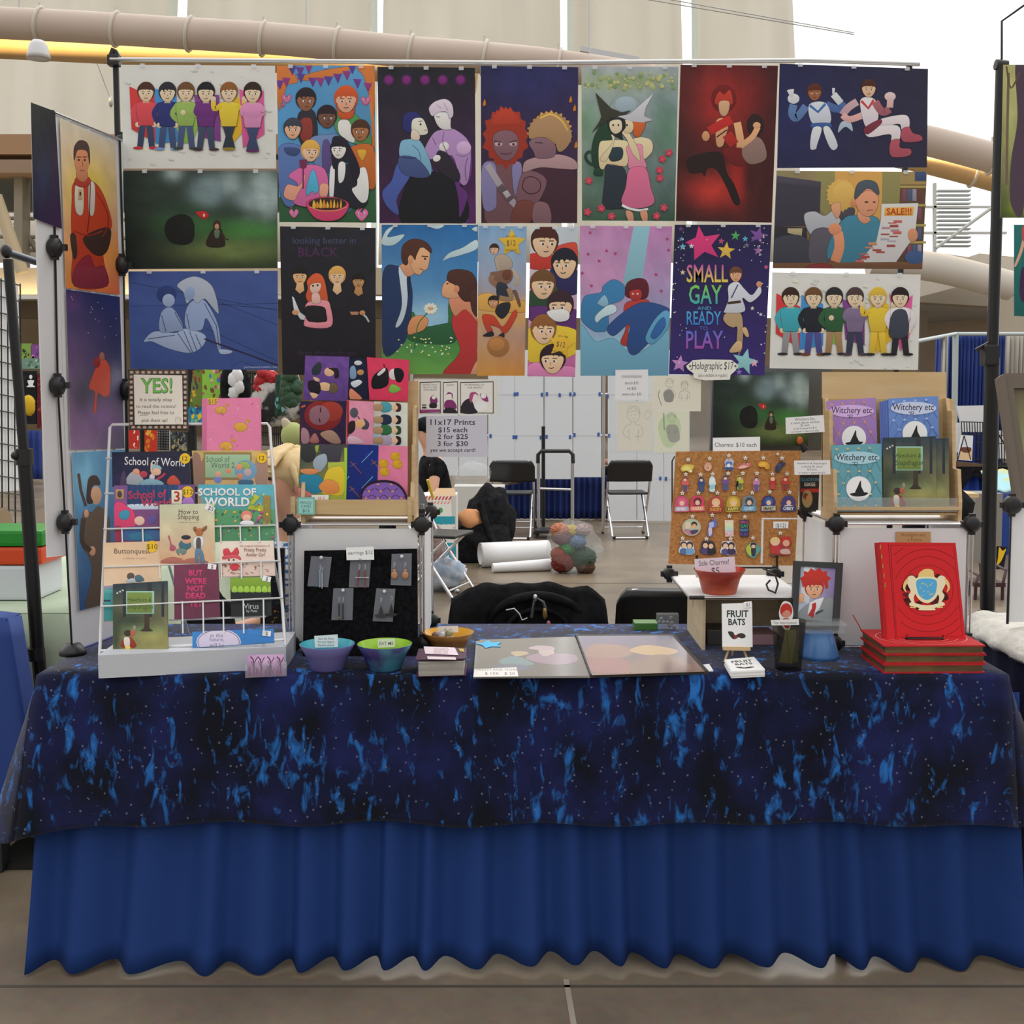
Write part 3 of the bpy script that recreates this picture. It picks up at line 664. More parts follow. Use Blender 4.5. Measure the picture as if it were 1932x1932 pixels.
def forest(a,x0,y0,x1,y1,seed):
    w,h=x1-x0,y1-y0; rnd=random.Random(seed); B=[]
    for _ in range(16): B.append((x0+w*rnd.uniform(.12,.98),y0+h*rnd.uniform(.02,.38),w*rnd.uniform(.05,.09),h*rnd.uniform(.08,.16),rnd.choice(['8ea0a0','6f8488','9fb2b2']),rnd.uniform(.6,.9)))
    B+=[(x0+w*.42,y0+h*.52,w*.25,h*.16,'2f5a30',.9),(x0+w*.8,y0+h*.62,w*.3,h*.14,'3f7a38',.8),(x0+w*.7,y0+h*.82,w*.35,h*.12,'6a7a42',.8),(x0+w*.5,y0+h*.44,w*.6,h*.06,'2c3634',.6),(x0,y0+h*.8,w*.2,h*.4,'161c1a',.8)]
    a.bg('28332f','3a4a44','1c2620','2a3420',36,.12,B,seed=seed)
    s=w/1040.0; X=lambda u: x0+(u-830)*s; Y=lambda v: y0+(v-1140)*h/670.0
    T=lambda q: [(X(u),Y(v)) for u,v in nums(q)]
    a.s_('121512',T('1110 1560 1130 1480 1220 1440 1290 1470 1310 1540 1300 1620 1240 1650 1150 1630')); a.s_('171a17',T('1230 1500 1280 1470 1310 1520 1290 1580 1240 1570'))
    a.s_('b02a2a',T('1320 1425 1380 1420 1410 1450 1375 1475 1340 1455')); a.e('d8b0a8',X(1375),Y(1448),8*s,12*s,n=8)
    a.s_('2a2016',T('1390 1650 1410 1580 1450 1530 1490 1540 1510 1600 1515 1655 1450 1668')); a.e('3a2418',X(1462),Y(1515),28*s,34*s,n=12); a.e('b08a70',X(1462),Y(1525),15*s,20*s,n=10)
    a.s_('5a6a56',T('1445 1550 1480 1550 1475 1600 1450 1600')); a.ln('3a2a20',T('1495 1560 1520 1610 1545 1615'),8*s)
a=poster('232 322 523 322 524 506 238 508',).fr(*F1); forest(a,832,1148,1872,1812,2); put(a,'landscape print of a misty dark green woodland glade, left column middle')
# two sketched figures on blue
a=poster('242 512 524 511 525 698 246 696').fr(*G1); a.bg('3f5390','40548f','3f5592','34487f',16,.06,[(900,300,200,250,'4a62a4',.5)])
lc='1f2a52'; wc='8fa3c8'
for L in ('880 350 1880 330','880 190 1880 380','1390 500 1870 720','1380 330 1870 370','1480 320 1880 480','1560 760 1620 720 1760 770'): a.ln(lc,L,3)
a.s_('9fb0cf','970 585 1040 520 1180 530 1250 500 1380 540 1375 610 1290 665 1150 640 1030 590 990 590'); a.s_(wc,'1085 400 1140 355 1190 390 1240 500 1180 520 1080 520')
a.s_(wc,'1290 320 1380 310 1470 470 1490 640 1470 640 1440 520 1390 430 1360 510 1260 500 1250 400'); a.s_('9fb0cf','1480 640 1565 650 1550 670 1490 672')
a.e('2e3f78',1125,270,68,60); a.e('9db0d4',1138,310,42,44); a.s_('a8b4c6','1195 210 1250 165 1330 150 1420 200 1460 290 1475 400 1420 340 1380 300 1330 330 1300 300 1260 330 1240 260'); a.e(wc,1280,265,36,46,.2)
for L in ('1195 525 1290 665','1240 515 1300 660','1280 520 1330 655','1320 540 1360 630','1000 570 1180 545','1090 410 1120 520','1380 330 1460 480 1480 630','1260 400 1280 500','1240 500 1180 390'): a.ln('26345f',L,4)
a.ln('2c2440','1380 570 1880 750',10); a.t('portwenaiz.tumblr.com',1760,768,24,'a8b8d8',al='c')
put(a,'blue landscape print of two sketched seated figures, bottom of the left column')
# barbecue crowd
a=poster('522 124 707 124 710 420 527 419').fr(*F2); a.bg('4f8fc4','5b9aca','5a9ac8','2a4a34',12,.04)
a.s_('2f5a3a','180 1190 300 1170 500 1260 700 1300 920 1080 925 1370 185 1365'); a.s_('c8743a','165 185 260 185 330 300 250 330 200 500 180 480'); a.s_('d07a3c','330 270 500 215 700 185 760 185 640 245 480 285 380 290')
a.s_('c8743a','780 185 905 185 910 560 870 400 830 260'); a.ln('c8743a','880 400 900 600 905 800',22)
for i,(x,y) in enumerate([(190,320),(240,300),(285,210),(345,220),(410,200),(350,270),(440,300),(500,300),(560,290),(630,270),(700,250),(740,200),(780,310),(860,340)]): a.p(['6a3a8a','8a3a7a','52408e'][i%3],[(x-32,y-34),(x+34,y-30),(x+4,y+42)])
def heart(x,y,r,c='d86aa0'):
    for k,cc in ((1.0,c),(.62,'f0b8d0'),(.42,c)): a.s_(cc,[(x,y+r*k),(x-r*.95*k,y-r*.1*k),(x-r*.5*k,y-r*.8*k),(x,y-r*.35*k),(x+r*.5*k,y-r*.8*k),(x+r*.95*k,y-r*.1*k)],4)
for x,y,r in ((245,425,38),(215,475,18),(845,440,38),(300,1295,38),(815,1305,52),(278,1245,18),(802,1262,22)): heart(x,y,r)
a.s_('2e2c34','335 540 450 520 480 700 440 860 340 740'); a.s_('8a3a32','350 590 430 580 440 700 400 760 350 720'); a.s_('4f8a52','610 540 760 540 880 700 860 800 640 700'); a.s_('e0dcd8','640 600 720 600 760 760 650 700')
a.head(390,440,80,'8f5f45','2a2228',1,2); a.head(695,440,92,'dba184','c8562c',0,2); a.s_('c8562c','625 460 650 520 695 535 750 510 765 460 750 560 695 585 640 560')
a.s_('6b82b0','420 740 560 700 640 720 640 960 480 960'); a.s_('5a4a80','520 760 570 760 580 960 520 960'); a.head(550,570,78,'6e4a3e','2c2028',1,1)
a.s_('b8642c','720 800 900 790 915 1100 800 1060 740 900'); a.s_('d0a038','780 820 850 820 820 900'); a.head(805,675,74,'a06a44','4a3024',-1,0)
a.s_('5570a8','185 800 370 800 400 1000 300 1240 200 1170'); a.s_('3a4a78','230 800 340 810 320 860 250 850'); a.head(290,660,72,'dda888','39404e',0,2)
a.s_('c8649a','260 1010 400 930 530 960 560 1090 500 1160 480 1250 300 1220 330 1080'); a.s_('df9a84','225 1170 250 1080 340 1090 380 1000 380 1060 330 1150 300 1200'); a.s_('df9a84','500 1080 560 1080 550 1170 500 1170'); a.head(425,830,74,'ecb494','e0a850',1,2)
a.s_('4fa8cc','430 980 460 980 490 1110 460 1150 440 1130 400 1165 395 1110'); a.p('6a2a4a','340 890 400 890 395 950 375 960 375 1110 365 1110 365 960 345 950')
a.s_('22222c','590 960 740 930 820 1000 860 1200 780 1260 600 1180'); a.s_('e6dfe6','780 980 840 950 868 1060 860 1190 810 1215 740 1120 780 1080'); a.s_('e6dfe6','575 960 610 950 600 1170 570 1170'); a.s_('22202c','590 740 650 715 710 760 800 960 760 1050 700 900 600 960'); a.head(640,815,66,'f0d6d0','22202c',-1,1); a.s_('e6dfe6','640 920 690 920 680 1040 640 1060')
a.s_('c83f6a','400 1210 560 1170 710 1215 690 1300 620 1350 500 1350 430 1300'); a.e('3a2420',555,1225,145,48)
for k in range(9): a.s_(['e8b048','d88a34'][k%2],[(440+k*26,1255),(450+k*26,1195+12*math.sin(k*2)),(472+k*24,1250)],3)
a.ln('d8a050','420 1250 500 1280 620 1280 700 1250',5)
put(a,'print of a smiling crowd around a pink barbecue with bunting and hearts')
# pair in violet and blue
a=poster('712 126 896 128 898 422 716 421').fr(*F2); a.bg('20222a','1e2026','3a1c40','4a1e52',22,.12,[(1300,700,300,300,'262a32',.6),(1550,1250,160,120,'5a2a66',.6)])
for x in (1020,1155,1295,1430,1565): a.e('5a1f5c',x,285,40,n=16); a.e('7a2a78',x,285,28,n=16)
a.s_('46589e','1110 900 1330 940 1350 1010 1290 1030 1230 980 1130 1100 1080 1200 1100 1310 1010 1250 970 1140 1040 1050'); a.s_('16161c','1180 1020 1340 980 1560 1060 1600 1370 1120 1370')
a.s_('5f2f74','1480 840 1640 840 1640 1040 1560 1080 1620 1160 1560 1330 1550 1200 1520 1060 1480 980'); a.s_('a886b8','1290 820 1360 690 1440 660 1520 660 1620 740 1645 850 1620 1060 1560 1060 1500 860 1320 890')
a.s_('78a8c4','1110 760 1170 735 1260 750 1340 920 1330 1010 1240 930 1110 880'); a.s_('40507f','1100 870 1230 880 1330 1000 1260 1030 1120 990')
a.s_('2a2430','1390 830 1470 850 1560 1000 1530 1060 1390 960'); a.e('ecd8d4',1440,790,38,34,-.5); a.e('ecd8d4',1385,880,30,24,-.5); a.e('c8a8d0',1590,800,56,50); a.ln('8a70a0','1530 850 1590 865 1645 830',6,True)
a.s_('2c2e6e','1125 620 1140 545 1210 525 1260 560 1240 610 1230 670 1180 690 1130 660'); a.s_('f0dcc8','1200 590 1270 575 1305 630 1315 690 1260 705 1200 690'); a.s_('e8c8b8','1200 660 1250 690 1250 740 1190 730')
a.s_('ecd8d8','1370 540 1480 540 1490 640 1500 660 1430 660 1385 620'); a.s_('d3c6da','1325 500 1370 450 1450 430 1500 470 1510 550 1480 580 1460 530 1400 530 1350 560'); a.ln('6a4a5a','1380 562 1408 568',5); a.ln('7a4a5a','1385 630 1400 634',4); a.ln('3a2c30','1245 600 1275 596',5); a.e('2a2a30',1262,622,7,9,n=8); a.ln('9a5a5a','1290 668 1312 664',4); a.ln('2c3a5c','1110 870 1180 878 1230 874',5,True); a.ln('4a6a8a','1200 780 1250 830 1265 920',4,True); a.ln('7a5a88','1440 680 1430 760 1470 850',5,True); a.ln('6a4a7a','1620 870 1600 960 1610 1050',5,True); a.ln('7a5a8a','1350 720 1380 780',4); a.ln('b0a0b8','1380 470 1420 500',5); a.ln('b0a0b8','1440 460 1470 520',5)
put(a,'dark print of a couple in blue and violet coats under five purple lights')
# two figures at night, red and blond hair
a=poster('907 124 1091 127 1089 421 908 421').fr(*F3); a.bg('25264e','2c2a56','3a1f2a','402330',24,.1,[(560,300,300,200,'2c2f66',.7)])
a.s_('6b4a52','215 930 320 900 460 930 520 1000 480 1370 240 1370 220 1200'); a.s_('7d77a2','200 940 300 930 310 1150 300 1260 210 1255'); a.s_('7d77a2','430 930 500 930 480 1170 440 1130')
a.spiky('9a3424',380,720,178,240,15,.14,seed=3); a.spiky('b8402c',380,640,120,150,9,.16,-1.4,1.4,5)
a.s_('7c5a66','290 700 380 665 460 700 475 800 430 880 370 895 320 860 285 790'); 
for x in (325,435): a.e('b8a0a8',x,772,30,18,n=12); a.e('5a2a2a',x+3,774,11,n=8)
a.ln('4a2a30','290 748 345 760',9); a.ln('4a2a30','410 760 465 745',9); a.ln('4a2a30','335 840 380 850 425 838',6)
a.ln('9c949c','240 930 390 1170 480 1260',50); a.ln('5a4a50','330 1090 420 1200',60); a.p('a8a0a4','355 1140 390 1120 420 1160 385 1185')
a.s_('402532','520 960 700 940 900 980 925 1370 700 1370 640 1150'); a.s_('73515c','500 1000 600 980 690 1050 640 1190 580 1240 460 1240'); a.s_('6a3a34','470 1210 590 1220 560 1370 420 1370'); a.s_('7a5a62','600 1220 700 1230 720 1370 590 1370')
a.ln('3a1f26','520 1040 580 1020 640 1060 630 1130 560 1150 510 1110',7,True,True)
a.s_('a8888c','510 950 530 900 620 870 780 850 900 890 920 960 800 960 640 950 520 985')
a.spiky('c8984c',715,690,172,172,17,.1,-1.7,2.3,6); a.s_('a88460','560 640 610 580 700 540 800 560 860 640 880 720 840 800 780 830 740 740 640 720 560 730'); a.ln('e0b458','640 575 720 545 800 590 850 670',14,True); a.s_('80606c','555 760 620 720 720 740 760 800 740 870 620 880 590 830'); a.ln('3a2630','600 760 660 765',7)
for x,y in ((215,460),(900,500),(870,435),(910,780)): a.s_('c8782c',[(x-12,y+20),(x+4,y-30),(x+14,y+14)],3)
put(a,'night print of two figures with red and blond hair, fur collar and strap')
# two witches
a=poster('1097 126 1280 126 1273 417 1098 416').fr(*F3); a.bg('a8b4b4','9aa6b4','3c5a46','2c4a3c',26,.1,[(1300,290,420,90,'8f9e6a',.9),(1300,200,300,50,'a6b0bc',.8),(1600,650,140,300,'4f7a5c',.8),(1000,600,120,200,'5f8a66',.7),(1100,1000,150,150,'35604a',.7)])
a.ln('8a9c96',[(1290+120*math.sin(t),500-110*math.cos(t)) for t in [-1.7+i*.28 for i in range(13)]],16); a.e('9cb0bc',1290,470,80,60)
rnd=random.Random(5)
for _ in range(60): a.e(rnd.choice(['a8b07a','9cab72','b8b880','7f9a66']),rnd.uniform(960,1670),rnd.uniform(230,350),rnd.uniform(8,20),n=8)
a.s_('22402e','1170 560 1120 600 1050 720 1030 860 1060 960 1110 920 1180 740'); a.ln('22402e','1090 930 1020 920 985 870 1010 830 1060 850',22,True); a.s_('22402e','1060 960 1110 960 1110 1010 1050 1005')
a.s_('e6c8a0','1090 770 1150 745 1300 750 1310 850 1290 940 1160 920 1120 965 1088 930'); a.s_('2a3c44','1160 810 1260 800 1262 880 1200 905 1165 885'); a.s_('28333c','1150 930 1270 950 1300 1060 1290 1240 1230 1262 1120 1245 1130 1060'); a.s_('e8cca8','1095 880 1170 790 1190 740 1180 700 1205 710 1195 780 1140 900'); a.ln('c8a47c','1150 920 1280 940',6)
a.s_('ecc8a4','1310 770 1380 720 1480 740 1490 830 1400 905 1330 850'); a.s_('d98aa2','1300 790 1410 775 1420 860 1445 950 1320 960 1310 880'); a.s_('cc6a8e','1320 960 1440 955 1480 1100 1505 1220 1380 1260 1260 1220 1290 1100'); a.ln('e8dce0','1262 1235 1320 1262 1400 1275 1460 1265',18,True)
a.s_('ecc8a4','1300 640 1260 680 1300 740 1340 840 1400 900 1380 800 1320 690'); a.s_('c88e74','1290 1280 1340 1290 1350 1355 1310 1355'); a.s_('c88e74','1400 1290 1450 1280 1455 1355 1420 1355')
a.s_('c4602f','1270 600 1420 590 1435 640 1390 720 1350 700 1340 640'); a.s_('ecc8a4','1270 600 1330 590 1350 640 1330 685 1280 680'); a.s_('26282c','1160 580 1270 580 1290 640 1260 690 1270 740 1230 720 1190 700 1160 640'); a.s_('e8ccac','1172 600 1250 590 1260 660 1215 695 1175 665')
a.p('3a3a2e','1060 380 1180 500 1260 530 1330 515 1280 560 1180 570 1110 620 1030 690 1090 600 1105 560'); a.p('c8c8d0','1498 390 1440 500 1430 560 1495 590 1420 608 1330 600 1230 562 1320 545')
for x in (1195,1235,1300): a.e('2a2a2a',x,628,7,9,n=8)
rnd=random.Random(9)
for x,y in ((1010,1050),(1000,1288),(1105,1260),(1182,1320),(1580,1255),(1525,1318),(1550,1030),(1548,970),(1568,885),(1620,838)):
    for k in range(5): a.e('c04058',x+17*math.cos(k*1.256),y+17*math.sin(k*1.256),13,n=8)
    a.e('d88a6a',x,y,6,n=6)
put(a,'green garden print of two people in black and white pointed hats')
# red fighter
a=poster('1284 122 1468 124 1456 420 1275 417').fr(*F4); a.bg('4a2022','45191c','341a1a','3a1a1a',26,.12,[(440,400,200,260,'a02a26',.9),(380,1000,180,120,'b8342c',.9),(640,350,90,120,'7a2020',.7),(540,900,60,200,'b02a26',.7),(620,950,40,160,'2a1614',.7)])
a.s_('241818','200 800 260 760 380 740 440 760 470 880 520 960 560 1080 520 1090 460 960 400 860 340 850 320 905 300 880 220 880'); a.s_('6a1c1c','440 720 540 720 600 800 560 840 480 800')
a.s_('8a7068','620 640 700 650 738 740 720 800 620 820 570 740'); a.e('2a1c1c',662,560,58,78); a.s_('cf9a72','395 540 440 510 480 550 460 640 440 700 400 690'); a.ln('d8a478','540 540 560 650 560 710',50,True); a.ln('d8a478','560 700 640 640 680 570',38,True); a.e('d8a478',672,560,26,22)
a.ln('b82c28','500 520 420 560 350 600',60,True); a.e('c8906a',328,632,26,34); a.ln('a82a26','470 620 520 690',70); a.e('6e1c1c',450,380,86,96); a.s_('b83a2c','390 380 420 330 450 350 490 320 510 380 500 420 400 420'); a.s_('caa07c','420 400 485 400 480 470 450 500 420 470'); a.ln('3a1c18','400 640 470 590',8)
put(a,'deep red print of a bare chested fighter raising a fist')
# two floating figures
a=poster('1471 120 1751 130 1749 316 1466 317').fr(*F4); a.bg('22244c','2c2a40','26284e','2c2a3e',18,.07,[(1000,500,250,200,'2a2e62',.5)])
a.ln('5a78a8','1005 430 940 510 910 480 920 420',52,True); a.e('d0d4e0',920,380,40,34); 
for k in (-.5,-.2,.1): a.ln('d0d4e0',[(910,370),(910+60*math.sin(k),370-55*math.cos(k))],15)
a.ln('4a68a0','1140 420 1220 450 1250 400',52,True); a.ln('d0d4e0','1240 410 1190 350',46); a.ln('d0d4e0','1190 350 1190 308',18)
a.s_('c8cee0','1025 420 1140 410 1170 540 1050 550'); a.ln('3a70b0','1030 425 1085 470 1135 415',18); a.s_('3a5a98','1045 548 1165 545 1165 580 1050 580'); a.s_('ccd0e0','1050 580 1110 580 1080 690 1070 720 1032 712'); a.s_('ccd0e0','1120 580 1165 575 1218 690 1190 728 1155 690'); a.s_('a8b8c8','1220 610 1240 540 1300 530 1320 600 1270 570')
a.head(1062,340,52,'9a5f3c','5a2c1c',0,2)
a.ln('c0a0a8','1350 400 1290 440 1250 490',50,True); a.ln('d8a8a4','1250 490 1300 520 1390 490',44,True); a.s_('dcd0d8','1370 390 1470 385 1490 520 1410 575'); a.ln('c0423c','1378 395 1425 445 1462 388',18); a.ln('a0606a','1470 400 1520 470 1570 450',52,True); a.ln('dcb0b0','1570 440 1575 370',44); a.e('e0c0c0',1572,365,38,30)
a.s_('dcd0d6','1500 520 1680 490 1700 580 1650 590 1630 550 1500 570'); a.s_('dcd0d6','1410 580 1620 560 1635 660 1580 670 1570 620 1430 640'); a.s_('a85060','1650 590 1700 570 1725 610 1782 630 1780 665 1660 670'); a.s_('a85060','1575 670 1635 655 1640 710 1710 720 1700 765 1580 770'); a.s_('7a3040','1395 580 1500 520 1510 550 1420 620')
a.head(1428,315,54,'dcb494','4a2a20',0,1)
put(a,'navy landscape print of two white-suited figures floating, top right corner')
# sofa and sale flyer
a=poster('1465 322 1749 324 1740 508 1458 506').fr(*F4); a.bg('8a8060','a08a58','4a3626','7a5638',16,.06)
a.p('c89a54','1200 870 1520 870 1510 1450 1190 1450'); a.p('8a8454','1080 870 1200 870 1190 1240 1080 1100'); a.p('8a8454','1520 870 1640 870 1640 1200 1515 1150'); a.p('5a4434','1640 960 1815 960 1800 1500 1620 1480')
for i,y in enumerate((975,1100,1235,1350)): a.ln('a8985a',[(1640,y),(1815,y)],16); [a.r(['7a4a5a','4a5a7a','8a8aa0','6a3a3a'][(i+k)%4],1655+k*34,y+15,1682+k*34,y+95) for k in range(4)]
a.p('3e5074','1740 870 1815 870 1815 935 1740 935'); a.p('3c3946','808 900 1105 940 1095 1240 790 1240'); a.p('4a4654','808 900 1105 940 1100 980 806 945'); a.p('2c2a30','785 1240 1010 1250 1010 1500 785 1500'); a.p('a89c78','880 1255 980 1255 975 1310 880 1285')
a.s_('3c3c48','790 1330 950 1300 1030 1360 1040 1500 785 1490'); a.s_('a8acb4','990 1170 1060 1140 1130 1170 1200 1130 1240 1200 1160 1290 1040 1300'); a.s_('54525c','1040 1290 1130 1250 1190 1300 1170 1470 1030 1480'); a.s_('46434c','1230 1130 1330 1120 1310 1200 1240 1200')
a.spiky('cfa85a',1240,1030,100,115,22,.12); a.s_('d09874','1175 1100 1230 1080 1240 1140 1215 1190 1185 1150'); a.e('d8b060',1260,1010,70,70)
a.s_('3f7a92','1250 1200 1330 1165 1480 1180 1505 1260 1500 1400 1420 1490 1240 1490 1200 1440 1150 1460 1160 1350'); a.ln('d08a66','1200 1480 1230 1380 1220 1280',66,True); a.e('d08a66',1200,1260,44,40); a.s_('cf9070','1355 1140 1420 1170 1440 1200 1400 1225 1360 1195')
a.e('d08c6c',1412,1040,78,96); a.s_('d49474','1340 1060 1420 1000 1490 1040 1480 1130 1430 1175 1370 1150'); a.e('c88462',1326,1085,20,28); a.e('5a3a30',1412,1078,14,7,n=8); a.e('5a3a30',1465,1078,11,6,n=8); a.ln('8a5440','1418 1136 1458 1130',6); a.s_('4a5560','1335 1060 1350 960 1412 930 1480 950 1495 1030 1420 985')
a.p('c8c6c6','1515 1090 1762 1085 1740 1300 1600 1500 1355 1495 1480 1340 1510 1200'); a.p('d8a848','1535 1115 1735 1110 1725 1170 1532 1172'); a.t('SALE!!!',1632,1163,62,'b8402c',.03,.95)
rnd=random.Random(4)
for k in range(20):
    y=1200+15*k; x=1700-max(0,k-6)*16-rnd.uniform(0,150); a.r(rnd.choice(['b8605a','a88a90','9a4a44','a8a0b0','b88060']),x-70,y,x-12,y+rnd.uniform(8,22))
a.e('c88a6a',1725,1300,34,46); a.p('6a4a34','785 1490 1800 1480 1795 1530 780 1530'); a.s_('7a3030','1010 1530 1040 1500 1150 1495 1180 1530'); a.e('3c5480',1740,1450,70,46)
put(a,'landscape print of a reader in a blue hoodie holding a sale flyer')
# six people in work clothes
a=poster('1457 514 1737 518 1732 698 1452 695').fr(*G4); a.bg('d0d1cd','d2d2ce','cfd0cc','cdcec9',12,.03); clouds(a,780,440,1740,1060,3)
for c,p in (('c23a3a','805 548 900 600 965 640 965 920 800 820'),('3f86c4','975 560 1120 620 1120 900 960 930'),('86b04a','1120 700 1260 700 1240 900 1160 880'),('7a3f86','1250 590 1400 620 1400 900 1270 860'),('dcb02c','1440 580 1560 620 1580 860 1480 960'),('cf5a92','1565 550 1640 620 1725 560 1700 850 1640 940')): a.p(c,p)
for x,h,sh,pa,so,hair,ar,st in ((900,965,'3fa0b0','8a8a90','28282c','3a2420',0,2),(1055,968,'22242e','4a4a86','6a3a24','6a4a2c',0,0),(1195,965,'2f5a3a','9a7a58','22242a','2a2a2e',1,1),(1335,968,'7a6a8a','343a4c','4a3a44','4c3a3a',3,0),(1490,968,'d8b83a','d2b23a','26262a','d2b040',2,2),(1640,968,'d8d0d4','26262c','1c1c20','281c20',0,1)):
    a.person(x,515,h-515,SK,hair,sh,pa,so,ar,st,.135,0,2 if x>1450 else 0)
a.s_('3c4250','1590 680 1680 670 1690 830 1570 840')
put(a,'landscape print of six people in work clothes on pale grey, bottom of the right column')
# black poster
a=poster('528 427 709 430 709 708 533 707').fr(*G2); a.bg('22222a','26262e','1a181e','18161c',14,.1)
a.t('looking better in',530,240,72,('35506a','4a3a5a'),.005); a.t('BLACK',485,338,100,'4a2a4e',.01); a.t('than the widows',545,1092,66,'3a2440',.005)
for x,y,r,s,h in ((345,490,62,'d8a878','221c1e'),(628,490,66,'e2b48c','d8a458'),(790,530,52,'b08254','201a1a')): a.head(x,y,r,s,h,0,0); a.p(s,[(x-22,y+r*.8),(x+26,y+r*.8),(x+34,y+r*1.7),(x,y+r*2.1),(x-34,y+r*1.6)])
a.s_('c85a34','400 520 460 465 520 490 550 600 555 690 500 700 420 690 390 640 405 580'); a.s_('dc8a96','400 690 540 670 578 720 582 870 390 870 385 800'); a.s_('1e1c20','390 720 520 720 545 770 540 835 410 830'); a.s_('e8b8a8','430 550 500 540 500 590 460 625 425 600'); a.s_('e8b0a8','440 620 490 620 500 690 440 690'); a.ln('dc8a96','390 850 480 858 580 850',36); a.e('2a2020',445,560,8,n=8); a.e('2a2020',480,556,8,n=8)
a.p('c8ccd0','285 640 300 650 345 760 385 790 380 820 350 815 300 740'); a.e('c8946c',312,762,26,20); a.ln('b0b4b8','815 765 850 800 870 835',14); a.e('b88458',820,765,22,18); a.p('a87a60','725 757 790 757 790 780 735 782')
put(a,'black print of four people in dark clothes, one with long red hair')
# flower couple
a=poster('720 424 902 424 900 706 721 706').fr(*G2); a.bg('25609c','2a6aa8','7fb0cc','5a9ac4',18,.05,[(1350,800,250,140,'9cc4d8',.8)])
for P_ in ('965 240 1000 140 1060 110 1010 190 1140 170 1060 250','1430 370 1480 310 1580 270 1685 210 1690 280 1560 330 1480 350','1320 105 1440 100 1390 130','1650 130 1690 110 1690 150'): a.s_('b8d0d8',P_)
a.s_('2f6a3c','970 880 1180 760 1230 800 1300 870 1460 860 1480 680 1600 650 1690 640 1695 1235 975 1235'); a.bg('3a7a44','3a7a40','6aa04a','5a9444',12,.08,v0=.74,v1=1.0); a.s_('2a5a38','1160 850 1310 870 1500 850 1520 990 1300 1000 1160 960')
a.s_('22345a','975 470 1090 410 1160 460 1200 610 1185 830 1160 920 1130 1000 980 1070'); a.s_('b8c8d4','1095 420 1160 480 1160 700 1120 840 1070 870 1120 700'); a.s_('1e2c4c','1160 490 1185 500 1170 640 1160 560'); a.s_('cc9470','1110 400 1210 380 1220 460 1160 490 1120 440')
a.s_('d8a67c','1180 320 1270 270 1330 300 1318 420 1280 450 1250 478 1200 440'); a.s_('4f2f26','1115 330 1130 250 1200 205 1290 220 1340 270 1340 310 1270 265 1230 330 1220 365 1190 330 1160 400 1130 390'); a.e('cc9470',1186,362,20,34); a.ln('4a2a22','1270 335 1320 338',8); a.e('3a2420',1296,355,9,n=8); a.ln('8a4a3a','1255 430 1285 440',6)
a.s_('ac3434','1500 800 1560 740 1640 760 1690 820 1690 1100 1640 1232 1430 1232 1560 1060 1510 900'); a.s_('c88466','1480 650 1600 640 1690 780 1690 830 1600 740 1520 790'); a.s_('d8a078','1435 550 1490 510 1560 560 1560 640 1480 655 1425 630'); a.s_('4a2c26','1465 520 1480 450 1560 435 1650 460 1690 540 1680 650 1600 680 1545 620 1530 560'); a.e('cc8a66',1535,585,22,28); a.s_('4a2c26','1640 600 1690 600 1695 790 1650 740'); a.e('3a2420',1466,545,9,6,n=8); a.s_('c88c70','1640 1232 1690 1130 1690 1232')
a.s_('c88a5c','1165 870 1200 800 1270 785 1320 820 1290 890 1220 920 1170 930'); a.ln('3a6a34','1330 750 1250 840 1230 920 1215 1040',8,True)
for k in range(10): a.e('e8d8c8',1338+36*math.cos(k*.63),735+28*math.sin(k*.63),18,13,k*.63,10)
a.e('d8a060',1338,735,13,n=8); rnd=random.Random(6)
for _ in range(34): a.e(rnd.choice(['d8dcc8','c8cc6a','e0e0d0']),rnd.uniform(1080,1500),rnd.uniform(950,1090),8,6,n=6)
put(a,'print of a suited man offering a daisy to a woman in red')
# desert tower of people
a=poster('903 426 994 427 990 709 900 709').fr(*G3); a.bg('6f9ac4','7aa2c8','c08a3c','b87a34',22,.05,[(350,700,300,60,'d4a456',.9),(350,800,400,80,'cc9a48',.9),(350,300,200,250,'8fb0cc',.5),(320,1110,90,18,'6a4a2c',.7)])
a.s_('d0a050','165 640 260 615 340 650 530 680 530 760 165 740')
a.s_('a89a8a','300 340 370 320 425 370 420 430 330 450 305 420'); a.ln('a89a8a','310 370 320 430 350 470',22,True); a.head(292,285,38,'d8aa8a','3a2620',-1,0); a.ln('b0a08c','420 440 470 500 450 560',30,True); a.s_('6a5040','430 600 460 600 492 700 480 718 450 640')
a.s_('7a5a48','260 470 330 450 420 440 430 500 400 540 330 560'); a.e('6a4030',388,478,36,42); a.ln('8a6a54','280 480 270 520 330 570',40,True); a.s_('2e3240','315 540 390 560 400 660 320 660'); a.ln('9a7a5a','400 580 420 660 330 650',36,True)
a.s_('26262e','330 700 410 690 400 760 350 810 300 760'); a.head(285,685,42,'c8906c','2a2020',-1,1); a.s_('b8402c','200 790 260 780 300 800 360 870 440 750 465 780 400 900 360 920 330 880 260 860 280 900 240 910'); a.s_('26222a','205 940 270 905 290 930 270 945'); a.s_('26222a','310 960 350 920 370 940 340 985')
a.e('9a6a3c',322,1020,84,78); a.e('b07a44',310,1005,60,50)
a.star('d8b03a',425,235,108,0,.5); a.t('one side',420,190,22,'4a4030'); a.t('$12',420,255,58,'4a4030',0,.8); a.t('mini print',420,295,22,'4a4030')
put(a,'narrow print of people stacked on shoulders above desert sand, with price star')
